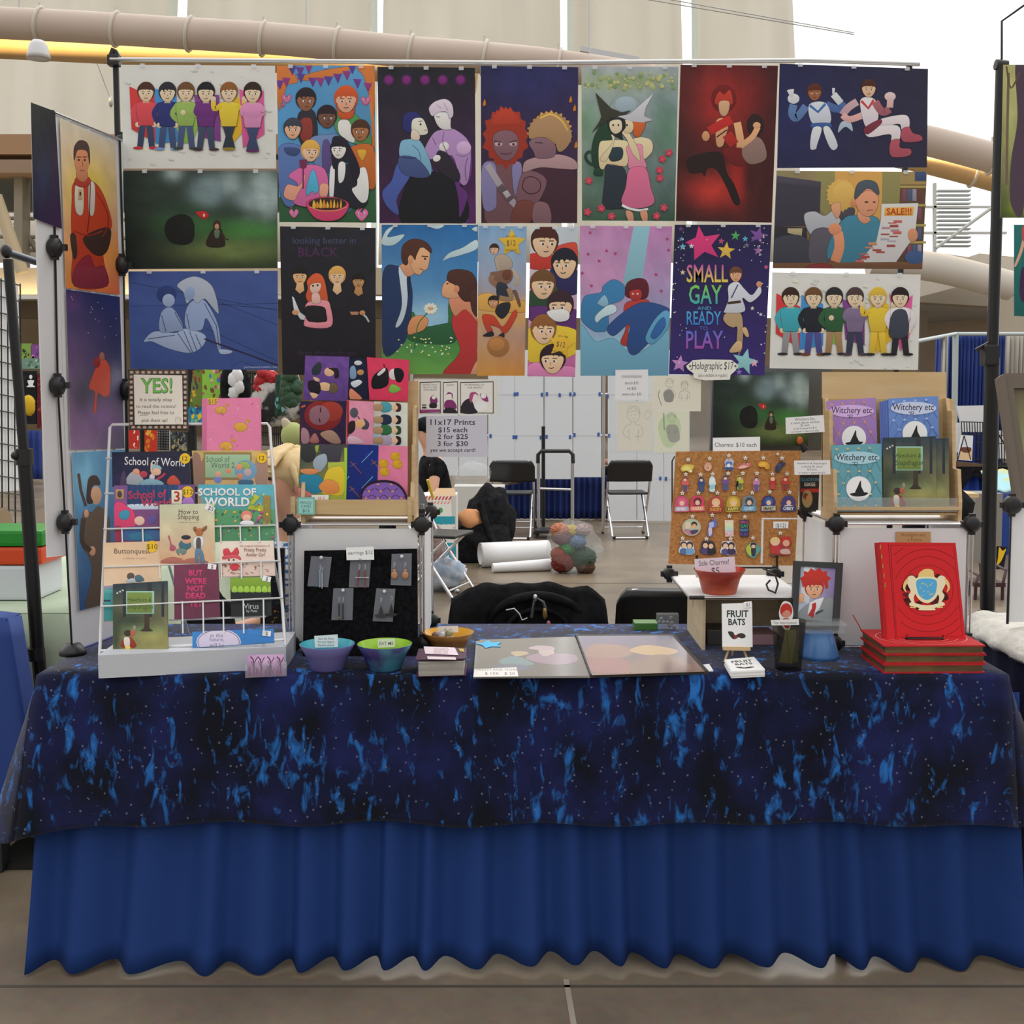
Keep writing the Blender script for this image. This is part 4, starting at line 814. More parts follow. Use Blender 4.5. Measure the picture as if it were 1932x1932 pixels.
# stack of faces
a=poster('1001 428 1092 428 1085 711 995 710').fr(*G3); a.bg('c0ccd0','b8c4cc','c05a96','b04a88',6,.03)
a.s_('b83a30','560 320 760 330 760 420 565 430'); a.s_('c2473a','760 270 900 230 925 290 920 420 760 380'); a.s_('2c2a58','720 430 920 440 920 620 770 600'); a.s_('2e4a34','560 600 760 560 760 740 560 740'); a.s_('5a2f6e','560 720 910 740 910 920 770 900 560 820'); a.s_('d8b83a','555 880 905 890 905 1080 560 1140'); a.s_('cf7fae','548 1170 620 1140 760 1160 905 1180 905 1250 548 1245')
for x,y,r,h,st,lk in ((675,235,108,'4a2820',0,1),(825,400,104,'22222e',2,-1),(660,560,100,'6a4a2c',1,1),(795,720,102,'38242c',0,-1),(665,900,100,'8a5a30',2,1),(735,1125,100,'2c1c20',1,-1)): a.head(x,y,r,'e6b896',h,lk,st)
a.s_('d8dce0','690 760 800 735 860 760 850 820 760 830'); a.star('d8b03a',800,1005,104,.2,.5); a.t('$12',795,1025,58,'4a4030',0,.8,rot=.15); a.t('one side',815,950,22,'4a4030',rot=.15); a.t('mini print',775,1065,22,'4a4030',rot=.15)
put(a,'narrow print of six stacked faces with a yellow price star low down')
# pink and blue
a=poster('1094 426 1268 427 1261 709 1095 709').fr(*G3); a.bg('b884b0','b47aae','7aa6c0','6a9cb8',22,.08,[(1100,500,300,250,'c084ae',.7),(1300,1050,500,220,'86b0c6',.9)])
a.p('86b4c4','1350 108 1475 108 1420 480 1400 600 1260 600 1300 380'); a.s_('6aa0ba','945 860 1060 980 1200 960 1340 1080 1500 1000 1625 900 1620 1238 948 1238')
for x,y in ((1020,158),(1005,320),(1145,295),(1212,315),(960,465),(1088,372),(1030,560),(1605,205),(1615,290),(1520,475),(1560,600)): a.star('a83a66',x,y,18,x,.4)
a.s_('3a78a8','950 740 980 640 1100 610 1120 560 1200 512 1280 560 1280 640 1240 680 1160 720 1160 880 1100 910 1040 900 960 830'); a.s_('86b0c8','1080 680 1130 630 1160 690 1130 720 1080 700')
a.s_('a83a36','1275 740 1310 680 1450 665 1455 720 1320 860 1310 1010 1250 990 1290 880'); a.s_('5a1f2a','1285 620 1300 540 1370 505 1440 515 1465 580 1450 650 1390 660 1310 650'); a.s_('a83434','1325 600 1400 590 1410 650 1360 675 1325 650'); a.e('d8a8a0',1345,622,9,n=8); a.e('d8a8a0',1380,622,9,n=8)
a.s_('2a4a82','1150 880 1260 770 1400 690 1540 700 1640 760 1600 880 1500 960 1360 1085 1300 1020 1320 850 1200 940'); a.s_('5a9ac0','1440 960 1500 830 1580 750 1625 770 1610 880 1500 1000'); a.s_('2f62a0','1480 940 1530 840 1580 800 1590 870 1520 960'); a.s_('b8d0dc','1060 790 1150 710 1210 710 1215 760 1120 800 1070 840')
put(a,'pink and blue painted print of two embracing figures by waves')
# small gay and ready to play
a=poster('1273 424 1456 424 1442 708 1262 706').fr(*G4); a.bg('1e1c3a','24224a','34286a','38286c',14,.06)
a.p('d03a7a','280 92 318 165 425 150 365 225 412 305 320 268 250 325 248 235 190 205 260 172'); a.star('d8b24a',465,262,62,.1,.42); a.star('7a4f98',682,158,66,.25,.38); a.star('4fa858',528,160,34,.1); a.star('b05078',432,197,24,.1); a.star('5ab0c8',594,182,22); a.star('6a6a80',605,225,20); a.star('9a6aa0',682,262,34,.1); a.star('6ab0d0',172,235,26); a.star('c8d0dc',231,230,20); a.star('5a90c0',164,182,18); a.star('6a4080',160,115,20); a.star('c85a88',735,372,18); a.star('d8c8a0',172,408,20); a.star('d8d0b8',642,650,16); a.star('d8d0d8',699,692,14); a.star('b884c0',152,1025,60,.15,.45); a.star('88c0c4',590,1010,92,.25,.42); a.star('d8a8c0',655,1020,30); a.star('8a78c0',552,1080,24)
rnd=random.Random(8)
for _ in range(60): a.e(rnd.choice(['c8ccd8','a8b8d0','d8d0b0']),rnd.choice([rnd.uniform(100,180),rnd.uniform(690,745),rnd.uniform(110,740)]),rnd.uniform(110,1050) if rnd.random()<.6 else rnd.uniform(100,340),rnd.uniform(3,6),n=6)
a.t('SMALL',338,472,168,('b84a9a','d8c84a'),.012,.58); a.t('GAY',325,618,180,('7ac44a','3aa0a8'),.012,.62); a.t('AND',318,662,34,'4a98c0',.01,1.3); a.t('READY',315,760,130,('4aa0d0','3a78c0'),.012,.58); a.t('TO',312,796,34,'5a6ac0',.01,1.2); a.t('PLAY',320,920,170,('5a68c8','9a4aa0'),.012,.66)
a.s_('a8906e','470 680 560 680 580 790 570 930 545 945 535 880 540 780 510 780 470 760 445 720'); a.s_('c8a880','490 930 540 870 572 880 565 935 500 950'); a.s_('c8a880','570 790 600 780 620 835 600 842'); a.s_('c8ccd8','480 500 540 470 590 520 640 560 690 500 700 550 630 610 575 580 590 670 460 680 455 660 480 590'); a.ln('4a3428','475 615 565 605',18); a.ln('3a3a70','545 490 500 580',8); a.head(530,425,46,'d8a07c','6a4430',0,2); a.e('c8906c',688,488,20)
put(a,'navy starry print with rainbow capitals and a figure in white')
# holographic tag
pl2=vplane(PY-.012); a=Art(pl2); a.fr(*G4)
P_=[(a.ox+x*a.sc,a.oy+y*a.sc) for x,y in nums('195 1040 240 1000 310 995 500 998 550 1035 535 1065 495 1100 490 1132 320 1136 245 1120 245 1090 205 1060')]
a.fr(0,0,1); f=[a.P(*p) for p in P_]; a.prism(f,-pl2.n*.0006,M['print'],hx('dcdad2',PK)); a.nxt(); a.fr(*G4)
a.t('Holographic $17',375,1062,74,'2c2c2c',0,.56,shear=.1); a.t('(also available in regular)',375,1112,32,'4a4a4a',0,.62)
for x in (222,528): a.star('4a4a4a',x,1040,12); a.star('4a4a4a',x+8,1062,8)
a.build('price_tag',None,'cut out white tag lettered Holographic $17 below the navy star print','price tag')
# side screen prints
def sposter(c,zoff=.006):
    a=Art(SIDE.off(zoff)); a.sheet(c); a.tp=None; a.ink=.5; return a
a=sposter('113 222 218 270 226 556 124 543'); a.fr(*F1); a.bg('c8bea8','c0b8a8','c8782a','c0582c',20,.06,[(600,1250,200,250,'d0b43a',.9),(700,1700,200,150,'d08a2c',.7)])
a.s_('ac3a22','490 1250 540 1210 620 1220 680 1280 730 1400 755 1520 720 1580 690 1600 700 1760 725 1930 500 1930 490 1700 480 1500 485 1350'); a.s_('3a2824','560 1610 690 1540 750 1560 720 1700 640 1720'); a.s_('c8c0b0','510 1240 560 1250 560 1440 510 1420'); a.s_('c0bab0','600 1240 640 1250 635 1440 600 1430'); a.s_('7a2230','510 1800 600 1720 640 1800 700 1800 720 1930 505 1930'); a.s_('3a2c26','475 1590 510 1590 520 1720 495 1740')
a.ln('8f2c1c','650 1300 720 1420 730 1520 690 1600',8,True); a.ln('8f2c1c','500 1560 600 1590 690 1560',8,True); a.ln('5a2420','610 1240 605 1440 590 1570',6); a.r('b89a70',528,1275,556,1350); a.r('3a3430',536,1295,548,1320)
a.s_('b87452','520 1150 585 1150 590 1225 555 1255 522 1225'); a.e('c8845c',553,1085,50,104); a.s_('4a3834','500 1080 500 1000 525 955 560 948 592 970 606 1030 606 1110 596 1060 585 1020 545 1010 520 1020 508 1060')
for x in (532,572): a.e('3a2a26',x,1080,8,8,n=8); a.ln('3a2a26',[(x-14,1060),(x+14,1060)],7)
a.ln('8a5a44','553 1085 560 1120',5); a.ln('8a4a3c','538 1150 553 1154 572 1149',6); a.s_('a8392a','515 1200 545 1225 575 1225 600 1195 612 1235 560 1265 505 1240')
put(a,'print of a person in an orange jumpsuit on yellow, top of the left screen',plane=SIDE)
a=sposter('124 546 226 560 235 846 133 848'); a.fr(*G1); a.bg('26264e','22285a','8a6a90','3a3a4a',22,.08,[(490,320,60,80,'5a3a6a',.8),(560,950,100,150,'3a4048',.9),(700,1100,160,120,'6a4a7a',.9),(780,830,60,100,'7a7490',.8)])
a.s_('b84a38','640 780 680 700 720 720 745 780 740 940 700 960 660 940 650 1060 630 1055 640 930 600 900'); a.e('8a2a2c',655,730,24,36); a.e('a0604a',688,690,18,30); rnd=random.Random(2)
for _ in range(14): a.e('c8ccd8',rnd.uniform(470,800),rnd.uniform(280,560),3,n=6)
put(a,'dark blue print of two red figures on a mountainside, left screen middle',plane=SIDE)
a=sposter('135 854 236 848 238 1130 150 1152'); a.fr(*G1); a.bg('5a92b4','4a80ac','2a4a78','24427a',18,.08,[(560,1500,120,150,'7ab0c8',.7)])
a.fr(*T1) if False else a.fr(130,880,.22774); a.s_('5a4a3c','110 420 140 360 190 380 250 330 330 420 340 600 310 760 290 900 290 1100 260 1200 140 1180 190 900 170 760 100 640'); a.e('d0a07e',225,240,46,76); a.s_('3a2822','150 180 170 90 230 80 260 150 200 160 180 240 200 300 150 300'); a.ln('4a3830','80 60 100 200 140 330',24); a.e('c89878',145,390,20,34); a.e('c89878',195,700,26,40); a.ln('3c3028','120 430 110 620 180 700',40,True)
put(a,'blue print of a person in brown wraps holding a staff, bottom of the left screen',plane=SIDE)
a=Art(FLAP.off(.006)); a.tp=[]; a.sheet('58 193 104 210 117 432 63 412'); a.fr(*F1); a.bg('2a302c','22262a','22203a','3a2044',16,.1,[(300,1200,60,150,'2c3450',.7)]); put(a,'dark night print at the outer left edge of the screen',plane=FLAP)
# papers hung below the prints
def paper(corners,label,name='sign',cat='sign',off=0.0,col='dcdce0',group=None,mat='print'):
    a=Art(vplane(PY+off),mat); a.sheet(corners,.0008,col); a.lab=(name,label,cat,group); return a
def done(a): nm,lb,c,g=a.lab; return a.build(nm,None,lb,c,g)
B1=(760,690,.26915)
mb=MB(); P_=[at(x,y,PY+.012) for x,y in nums('782 712 950 716 946 783 781 786')]; mb.prism(P_,Vector((0,.0006,0)),M['bagclear']); mb.build('clear_sleeve',None,'clear sleeve around the three panel comic strip','sleeve')
a=paper('781 715 940 716 938 782 781 782','black, white and purple comic strip of three panels','comic_strip','comic strip',0,'d0cdc6'); a.fr(*B1)
for x0,x1 in ((118,266),(282,386),(403,636)):
    a.p('2a2a2c',[(x0,115),(x1,110),(x1+1,335),(x0,333)]); a.p('d6d4ce',[(x0+5,121),(x1-5,116),(x1-5,329),(x0+5,328)])
a.t('PANTS THAT',192,140,18,'5a5a5a'); a.t('GO TO THE',192,158,18,'5a5a5a'); a.t('GYM SHOP?',192,176,18,'5a5a5a'); a.t('SHOP!?',334,142,18,'5a5a5a'); a.t('YA MEANING YO',500,140,18,'5a5a5a'); a.t('FOR SHOPS?!',505,160,18,'5a5a5a')
a.s_('7a2f66','190 230 215 205 240 230 240 260 200 270'); a.s_('28242c','190 265 235 262 235 295 190 295'); a.e('e0d8d4',217,222,14); a.p('8a3a74','122 308 262 306 262 326 122 328'); a.p('2a2a2c','135 272 165 272 165 300 135 300'); a.p('dcd8d4','135 280 165 280 165 287 135 287')
a.s_('7a2f66','292 260 320 238 360 250 375 300 300 306'); a.e('e0d4d0',326,215,24); a.s_('7a2f66','300 210 320 185 350 200 345 235 340 200 312 200'); a.s_('28242c','298 300 350 296 380 330 290 330')
a.s_('28242c','408 330 420 260 470 230 500 280 520 332'); a.e('e0d4d0',498,215,28); a.s_('a04a7a','465 230 475 190 510 185 530 210 500 200 480 260'); a.s_('e4e0dc','500 280 540 250 590 270 580 310 530 322'); a.s_('8a3a74','540 200 580 195 600 250 560 240'); a.e('e0d8d8',565,210,20)
done(a)
a=paper('804 785 918 784 921 862 804 862','grey sign listing 11x17 print prices in bold dark type',off=-.004,col='bcbcc8'); a.fr(*B1)
for tx,y,s in (('11x17 Prints',415,56),('$15 each',466,50),('2 for $25',514,50),('3 for $30',563,50),('yes we accept card!',603,35)): a.t(tx,350,y,s,'333345',.012,1.14)
done(a)
a=paper('1161 698 1223 697 1223 754 1161 754','white commissions price sign with thin lettering',off=-.004,col='d8d8de'); a.fr(*B1)
for tx,y,s in (('commissions',85,36),('sketch $10',130,28),('ink $20',168,28),('watercolor $30',208,28)): a.t(tx,1604,y,s,'50505a',0,.78)
done(a)
def face_sketch(a,x,y,r,c='7a7a74'):
    a.ln(c,[(x+r*math.cos(t),y+1.15*r*math.sin(t)) for t in [k*.45 for k in range(14)]],r*.05,False,True)
    a.ln(c,[(x-r,y-r*.2),(x-r*.8,y-r*1.1),(x,y-r*1.4),(x+r*.8,y-r*1.1),(x+r,y-r*.1),(x+r*.3,y-r*.7),(x-r*.5,y-r*.4)],r*.05,True)
    for d in (-.4,.3): a.ln(c,[(x+d*r-r*.15,y),(x+d*r+r*.15,y)],r*.06)
    a.ln(c,[(x-r*.2,y+r*.6),(x+r*.2,y+r*.6)],r*.05)
def body_sketch(a,x,y,r,c='7a7a74'):
    a.ln(c,[(x-r*.3,y+r*1.1),(x-r*.4,y+r*1.5),(x-r*1.3,y+r*1.9),(x-r*1.7,y+r*3.2),(x-r*.9,y+r*3.9)],r*.05,True); a.ln(c,[(x+r*.3,y+r*1.1),(x+r*.4,y+r*1.5),(x+r*1.3,y+r*2),(x+r*1.5,y+r*3.4),(x+r*.2,y+r*3.6)],r*.05,True)
    a.ln(c,[(x-r*.8,y+r*2.4),(x-r*.7,y+r*4.4)],r*.05); a.ln(c,[(x+r*.8,y+r*2.4),(x+r*.7,y+r*4.4)],r*.05)
mb=MB(); mb.prism([at(x,y,PY+.014) for x,y in nums('1147 708 1344 708 1340 858 1150 855')],Vector((0,.0006,0)),M['bagclear']); mb.build('clear_sleeve',None,'clear sheet hanging behind the pencil sketches','sleeve')
a=paper('1232 709 1323 708 1322 776 1228 776','pencil sketch sheet of two figures embracing','sketch_sheet','sketch',-.002,'d4d1c2','sketches hung under the prints'); a.fr(*B1)
face_sketch(a,1870,125,26,'4a4a48'); body_sketch(a,1870,125,26,'4a4a48'); a.s_('8a8a84','1830 190 1870 165 1900 200 1890 250 1840 250'); a.ln('4a4a48','1800 170 1790 210 1800 240 1815 280',3); face_sketch(a,1975,140,24,'4a4a48'); body_sketch(a,1975,140,24,'4a4a48'); done(a)
a=paper('1165 757 1233 758 1230 850 1166 850','faint pencil sketch sheet of one figure holding a cup','sketch_sheet','sketch',-.001,'cfcdc0','sketches hung under the prints'); a.fr(*B1); face_sketch(a,1618,345,44,'9a9a92'); body_sketch(a,1618,345,42,'9a9a92'); a.ln('a8a8a0','1700 330 1720 310 1735 340 1720 375 1695 365',2,True,True); done(a)
a=paper('1235 777 1300 776 1298 853 1234 854','green tinted pencil sketch of a figure raising a pen','sketch_sheet','sketch',-.003,'d0d2c0','sketches hung under the prints'); a.fr(*B1); a.s_('b8c8a4','1790 420 1850 340 1920 350 1950 450 1900 560 1830 560'); face_sketch(a,1885,365,26,'4a4a48'); a.s_('9a9c92','1850 430 1920 420 1940 520 1870 530'); body_sketch(a,1888,372,26,'4a4a48'); a.ln('4a4a48','1830 330 1832 450',4); done(a)
mb=MB(); mb.prism([at(x,y,3.47) for x,y in nums('1340 690 1570 690 1566 850 1338 850')],Vector((0,.003,0)),prin('grey_board','55585a',.6)); mb.build('backing_board',None,'dark grey board behind the cork board and second woodland print','board')
a=Art(vplane(3.42)); a.tp=[]; a.sheet('1346 704 1527 702 1524 842 1344 840'); forest(a,1348,704,1524,841,2); put(a,'smaller second woodland glade print hung behind the cork board')
# ------------------------------------------------------------------ wire comic rack at the left
RK=Plane((0,2.955,.80),(1,2.955,.80),(0,3.235,1.378))
def onr(x,y,o=0.0): return RK.hit(x,y,o)
t=thing('comic_rack','white wire comic rack with a grey tray base','display rack',(-.79,3.0,ZC))
mb=MB(); w=M['whitewire']
mb.tube([onr(188,1236),onr(207,807),onr(212,801),onr(504,799),onr(509,806),onr(538,1218)],.0042,w,8); mb.build('outer_frame',t)
for pr,o_ in (('200 865 509 862',.004),('198 931 513 930',.004),('196 998 519 991',.0295),('191 1144 533 1128',.0385),('320 1170 500 1163',.004),('196 1070 528 1058',.0318)):
    mb=MB(); q=nums(pr); a,b_=onr(*q[0],o_),onr(*q[1],o_); mb.tube([onr(*q[0],.002),a,b_,onr(*q[1],.002)],.0026,w,6); mb.build('shelf_wire',t)
for xs,y0,y1,o_ in (((230,269,416,453,489),995,1023,.0295),((301,417,455,492),1062,1092,.0318),((344,383,421,459,497),1134,1195,.0385)):
    for x in xs: mb=MB(); mb.tube([onr(x,y0+(x-360)*-.035,o_),onr(x+1,y1,o_-.002)],.0022,w,6); mb.build('wire',t)
mb=MB(); mb.tube([onr(190,1228,.02),onr(536,1207,.02)],.0036,w,8)
for x,y in ((226,1226),(497,1209)): mb.tube([onr(x,y-6,.021),onr(x,y+8,.012)],.0035,w,8)
mb.build('front_rail',t)
a=atz(186,1280,ZC); b_=atz(540,1262,ZC); h=.058
mb=MB(); dv=Vector((-.01,.19,0))
mb.hexa([a,b_,b_+Vector((0,0,h)),a+Vector((0,0,h)),a+dv*1.0,b_+dv,b_+dv+Vector((0,0,h)),a+dv+Vector((0,0,h))],prin('grey_tray','c9cdd4',.5)); mb.build('tray',t)
mb=MB()
for x in (300,505): mb.tube([onr(x,1000),Vector((onr(x,1000).x,3.36,ZC+.004))],.004,w,6)
mb.build('back_strut',t)
def book(corners,label,plane,off,th=.004,name='comic_book',cat='comic',group=None,mat='print',base='e0e0e0',edge=None):
    pl=plane.off(off); a=Art(pl,mat); a.sheet(corners,th,base); a.ink=.35; a.meta=(name,label,cat,group); return a
def fin(a,parent=None,stickers=()):
    nm,lb,c,g=a.meta; o=a.build(nm,None,lb,c,g); return o
def sticker(o,plane,off,x,y,r,txt,kind='round',col='e0b024',rot=0.0,ts=1.0):
    b=Art(plane.off(off+.0012)); b.fr(0,0,1)
    if kind=='round': b.e(col,x,y,r,r,n=20)
    else:
        ca,sa=math.cos(rot),math.sin(rot); b.p(col,[(x+u*ca-v*sa,y+u*sa+v*ca) for u,v in ((-r,-r*.62),(r,-r*.62),(r,r*.62),(-r,r*.62))])
    if txt: b.t(txt,x,y+r*.45,r*1.25*ts,'5a4a1a' if kind=='round' else '55505a',.01,rot=rot)
    b.build('price_sticker',o)
CG='comics in the wire rack'
a=book('381 752 491 750 492 855 381 855','pink journal patterned with yellow blobs, on the top tier',RK,.012,.012,'journal','notebook',None,base='cc7098'); a.fr(*K4) if False else a.fr(230,690,.18116)
a.bg('d8789e','d4789c','d47a9c','cc7094',8,.03); a.r('c46a90',828,340,885,900)
rnd=random.Random(3)
for x,y,r in ((1030,465,62),(1235,640,72),(1085,840,70)): a.s_('cc9a38',[(x-r,y),(x-r*.5,y-r*.6),(x+r*.5,y-r*.6),(x+r,y+r*.1),(x+r*.4,y+r*.6),(x-r*.5,y+r*.55)]); a.star('c08c30',x+r*1.1,y-r*.9,r*.5,.4)
for _ in range(26): a.star(rnd.choice(['e8a8b8','b85a88','e8b8a8']),rnd.uniform(900,1420),rnd.uniform(380,880),rnd.uniform(6,14))
o=fin(a); sticker(o,RK,.012,401,757,9,'$15','sq')
a=book('211 853 357 851 360 918 212 918','navy comic titled School of World, second tier left',RK,.016,group=CG,base='22223a'); a.fr(230,690,.18116); a.bg('1e2036','1c1e34','24284a','22223c',10,.15)
a.t('School of World',340,1040,120,'e4e4e8',.005,.78,rot=.03); a.s_('9aa0a8','45 1230 60 1150 120 1100 190 1130 230 1200 230 1240'); a.e('d89478',148,1105,36,34); a.e('b03a4a',225,1130,40,34); a.s_('8ab0b8','310 1080 320 1035 390 1040 412 1080'); a.e('e0a890',360,1105,48,38); a.s_('c8b8c0','290 1140 340 1130 330 1200 290 1220'); a.ln('e0b09a','310 1010 305 1090 330 1150',18); a.ln('a03050','300 1230 420 1150 450 1120',26); a.s_('7aa0b0','180 1240 260 1180 380 1190 430 1240'); a.s_('b84a38','480 1180 540 1140 600 1200 600 1235 480 1235'); a.s_('4a3a5a','-20 1240 0 1120 30 1100 45 1240')
o=fin(a); sticker(o,RK,.016,349,865,10,'12')
a=book('362 850 504 850 505 918 366 918','tan comic titled School of World 2 with green board',RK,.017,group=CG,base='c0a070'); a.fr(230,690,.18116); a.bg('b09a62','c8a868','b8985a','b08a6a',10,.1)
a.s_('8a6a5a','740 930 800 920 830 1000 860 960 860 1240 730 1240'); a.s_('9a7a6a','1400 960 1500 900 1560 1000 1560 1240 1400 1240'); a.r('8a7048',850,900,1350,1190); a.r('8fae8c',868,925,1335,1165); a.t('School of',1000,1000,80,'4a5a4a',0,.8); a.t('World 2',1050,1065,84,'4a5a4a',0,.85)
a.e('6a92b0',1290,1090,118,108); a.s_('8fa858','1230 1010 1300 1000 1340 1050 1280 1080'); a.e('d08a6a',1220,1055,34); a.e('c87a5a',1230,1150,30); a.e('b09a9a',1310,1110,40); a.e('6a7ab0',1000,1185,42,40); a.e('c8947a',1003,1130,32); a.e('d08058',1110,1095,26); a.s_('3a5a78','1220 1195 1360 1195 1350 1240 1230 1240')
o=fin(a); sticker(o,RK,.017,494,864,10,'12')
a=book('215 916 367 914 369 1022 216 1024','purple comic titled School of World 3 with pink sofa',RK,.024,group=CG,base='6a4a78'); a.fr(130,880,.22774); a.bg('7a528a','6a4a80','8a3a5a','4a3a6a',10,.1)
a.p('28406a','485 150 905 150 900 340 480 340'); a.p('b8c8d8','485 315 740 305 740 355 485 358')
for k in range(9): a.ln('1e3458',[(500+45*k,152),(498+45*k,320)],7)
a.t('School of',650,262,92,'b83050',.02,.9,rot=-.04); a.t('World',720,330,92,'b83050',.02,1.0); a.p('d8d0b8','850 195 940 195 935 310 850 310'); a.t('3',895,290,120,'a82a2a',.02); a.s_('cf3f6a','380 310 440 300 480 330 540 380 545 500 380 500'); a.s_('3a8aa8','420 380 480 360 505 390 480 440 425 430'); a.e('d8b0a0',585,450,42,38); a.e('5a4a8a',690,440,36); a.s_('3a5a8a','450 520 560 500 740 530 740 610 450 610'); a.s_('2f6a8a','500 560 620 545 700 600 520 610'); a.s_('8a3050','376 510 430 500 430 610 376 615'); a.r('b08a5a',388,190,455,270); a.e('4a3a4a',420,230,20,28); a.s_('a070b8','955 260 1010 250 1035 310 945 310')
o=fin(a); sticker(o,RK,.024,354,928,11,'$12')
a=book('373 914 516 914 519 1020 405 1022','teal comic titled School of World 4 with flower numeral',RK,.024,group=CG,base='5a9aa0'); a.fr(130,880,.22774); a.bg('4fa0b4','58a8ba','4a7a5a','4a7458',10,.06); a.r('4f8a62',1060,355,1710,620)
rnd=random.Random(12)
for _ in range(70): a.e(rnd.choice(['3a6a48','6aa078','a84a6a','c8a84a','2f5a44']),rnd.uniform(1070,1700),rnd.uniform(365,610),rnd.uniform(5,13),n=7)
a.t('SCHOOL OF',1310,240,84,'dfeaea',.03,1.02); a.t('WORLD',1310,328,100,'dfeaea',.03,1.0)
a.ln('a8b03a','1560 240 1500 340 1640 350',52); a.ln('8a7a3a','1640 240 1640 480',62)
for _ in range(22): a.e(rnd.choice(['c84a78','d8c84a','7a9a3a','8a4a8a']),rnd.uniform(1500,1670),rnd.uniform(230,480),rnd.uniform(7,14),n=8)
a.e('d87a6a',1472,410,46,44); a.e('e8b098',1474,425,34,28); a.s_('d8d8dc','1440 450 1510 450 1530 480 1420 480'); fin(a)
a=book('301 952 404 950 406 1062 302 1066','pale green comic titled How to Shipping',RK,.034,group=CG,base='c8c4a4'); a.fr(130,880,.22774); a.bg('b8bca0','c0c2a4','c89a78','c8a07e',12,.05,[(800,530,60,60,'d8d0a8',.7),(1160,430,50,60,'d0d0b0',.7)])
a.t('How to',990,395,58,'4a443c',.005,.9); a.t('Shipping',990,437,60,'4a443c',.005,.9); a.t('a collection of comics',990,470,20,'7a7468'); a.s_('a8685a','770 800 850 750 960 770 1040 760 1150 800'); a.s_('3f6a78','910 650 940 610 1000 620 1010 670 940 700'); a.s_('6a8078','890 690 960 680 970 720 910 735'); a.e('d8a080',975,610,38,30); a.e('2c2c38',970,588,40,20); a.s_('b05a6a','820 580 835 580 850 640 885 670 870 700 835 690 840 640'); a.s_('c8d0d4','1030 610 1060 580 1110 590 1112 660 1040 680'); a.s_('5a4a44','1058 600 1090 600 1090 690 1058 690'); a.s_('5a7890','1050 690 1100 690 1125 795 1090 795 1078 720 1070 790 1048 790'); a.e('a8683f',1080,545,34,34); a.s_('8a5a3a','1030 510 1050 500 1060 530 1040 540'); a.s_('8a5a3a','1100 520 1140 490 1140 520 1110 540'); a.ln('d8a080','920 720 945 770 965 775',12)
o=fin(a); sticker(o,RK,.034,396,959,9,'$5','sq','e0dcdc',.5)
a=book('196 1024 303 1021 305 1168 196 1172','peach comic titled Buttonquest',RK,.030,group=CG,base='d8b898'); a.fr(130,880,.22774); a.bg('d4b492','d0b090','d8c0a4','d0b498',12,.04); a.p('3a8a8a','285 1010 365 1000 365 1290 285 1290'); a.p('8a8aa0','285 990 365 985 365 1012 285 1020'); a.p('4fa09a','285 1020 365 1020 365 1050 285 1050'); a.t('Buttonquest',525,722,62,'5a4a40',.005,.98); a.t('a collection of comics',545,768,22,'8a7a6a'); a.e('5a4a44',512,910,32,30); a.s_('a8b8c0','485 940 530 925 560 955 480 958'); a.s_('4a6a78','550 910 590 900 625 945 560 955'); a.p('28384a','285 1105 345 1105 345 1120 285 1120')
o=fin(a); sticker(o,RK,.030,287,1031,11,'$10')
a=book('414 1021 516 1020 519 1086 415 1088','cream landscape comic with red line art of a girl in a bow',RK,.026,group=CG,base='d8cabc'); a.fr(130,880,.22774); a.bg('dccfc2','d8ccc0','d0b8ac','ccb4a8',8,.04); a.s_('c83f4a','1280 690 1320 680 1345 715 1390 670 1410 720 1370 740 1290 740'); a.e('dcc4b8',1345,775,66,44); a.s_('c8505a','1275 770 1290 735 1400 735 1425 775 1370 760'); a.e('5a2a2a',1325,775,9,n=8); a.e('5a2a2a',1365,775,9,n=8); a.e('c83f4a',1375,835,44,30); rnd=random.Random(6)
for _ in range(26): a.s_(rnd.choice(['c07a70','b05a58','d8a89c','c89088']),[(x+rnd.uniform(-22,22),y+rnd.uniform(-12,12)) for x,y in [(rnd.uniform(1270,1680),rnd.uniform(800,900))]*4],3)
a.t('the magical adventures of',1540,665,24,'a8706a'); a.t('Pretty Pretty',1545,705,44,'8a4a4a',0,.8); a.t('Antler Girl',1545,745,44,'8a4a4a',0,.8); fin(a)
a=book('328 1066 411 1063 415 1163 329 1168','plum comic lettered BUT WE ARE NOT DEAD YET in pink',RK,.036,group=CG,base='6a3048',th=.006); a.fr(130,880,.22774); a.bg('6e344c','6e324a','5e2c42','5a2a40',8,.06)
for tx,y in (('BUT',905),("WE'RE",972),('NOT',1034),('DEAD',1093),('YET',1160)): a.t(tx,1050,y,66,'cf3a6c',.02,.95)
o=fin(a); sticker(o,RK,.036,400,1069,8,'$','sq','e0dcdc',.12)
a=book('213 1102 316 1096 317 1228 213 1232','dark green forest comic in the bottom tier, left',RK,.040,group=CG,base='2c382e')
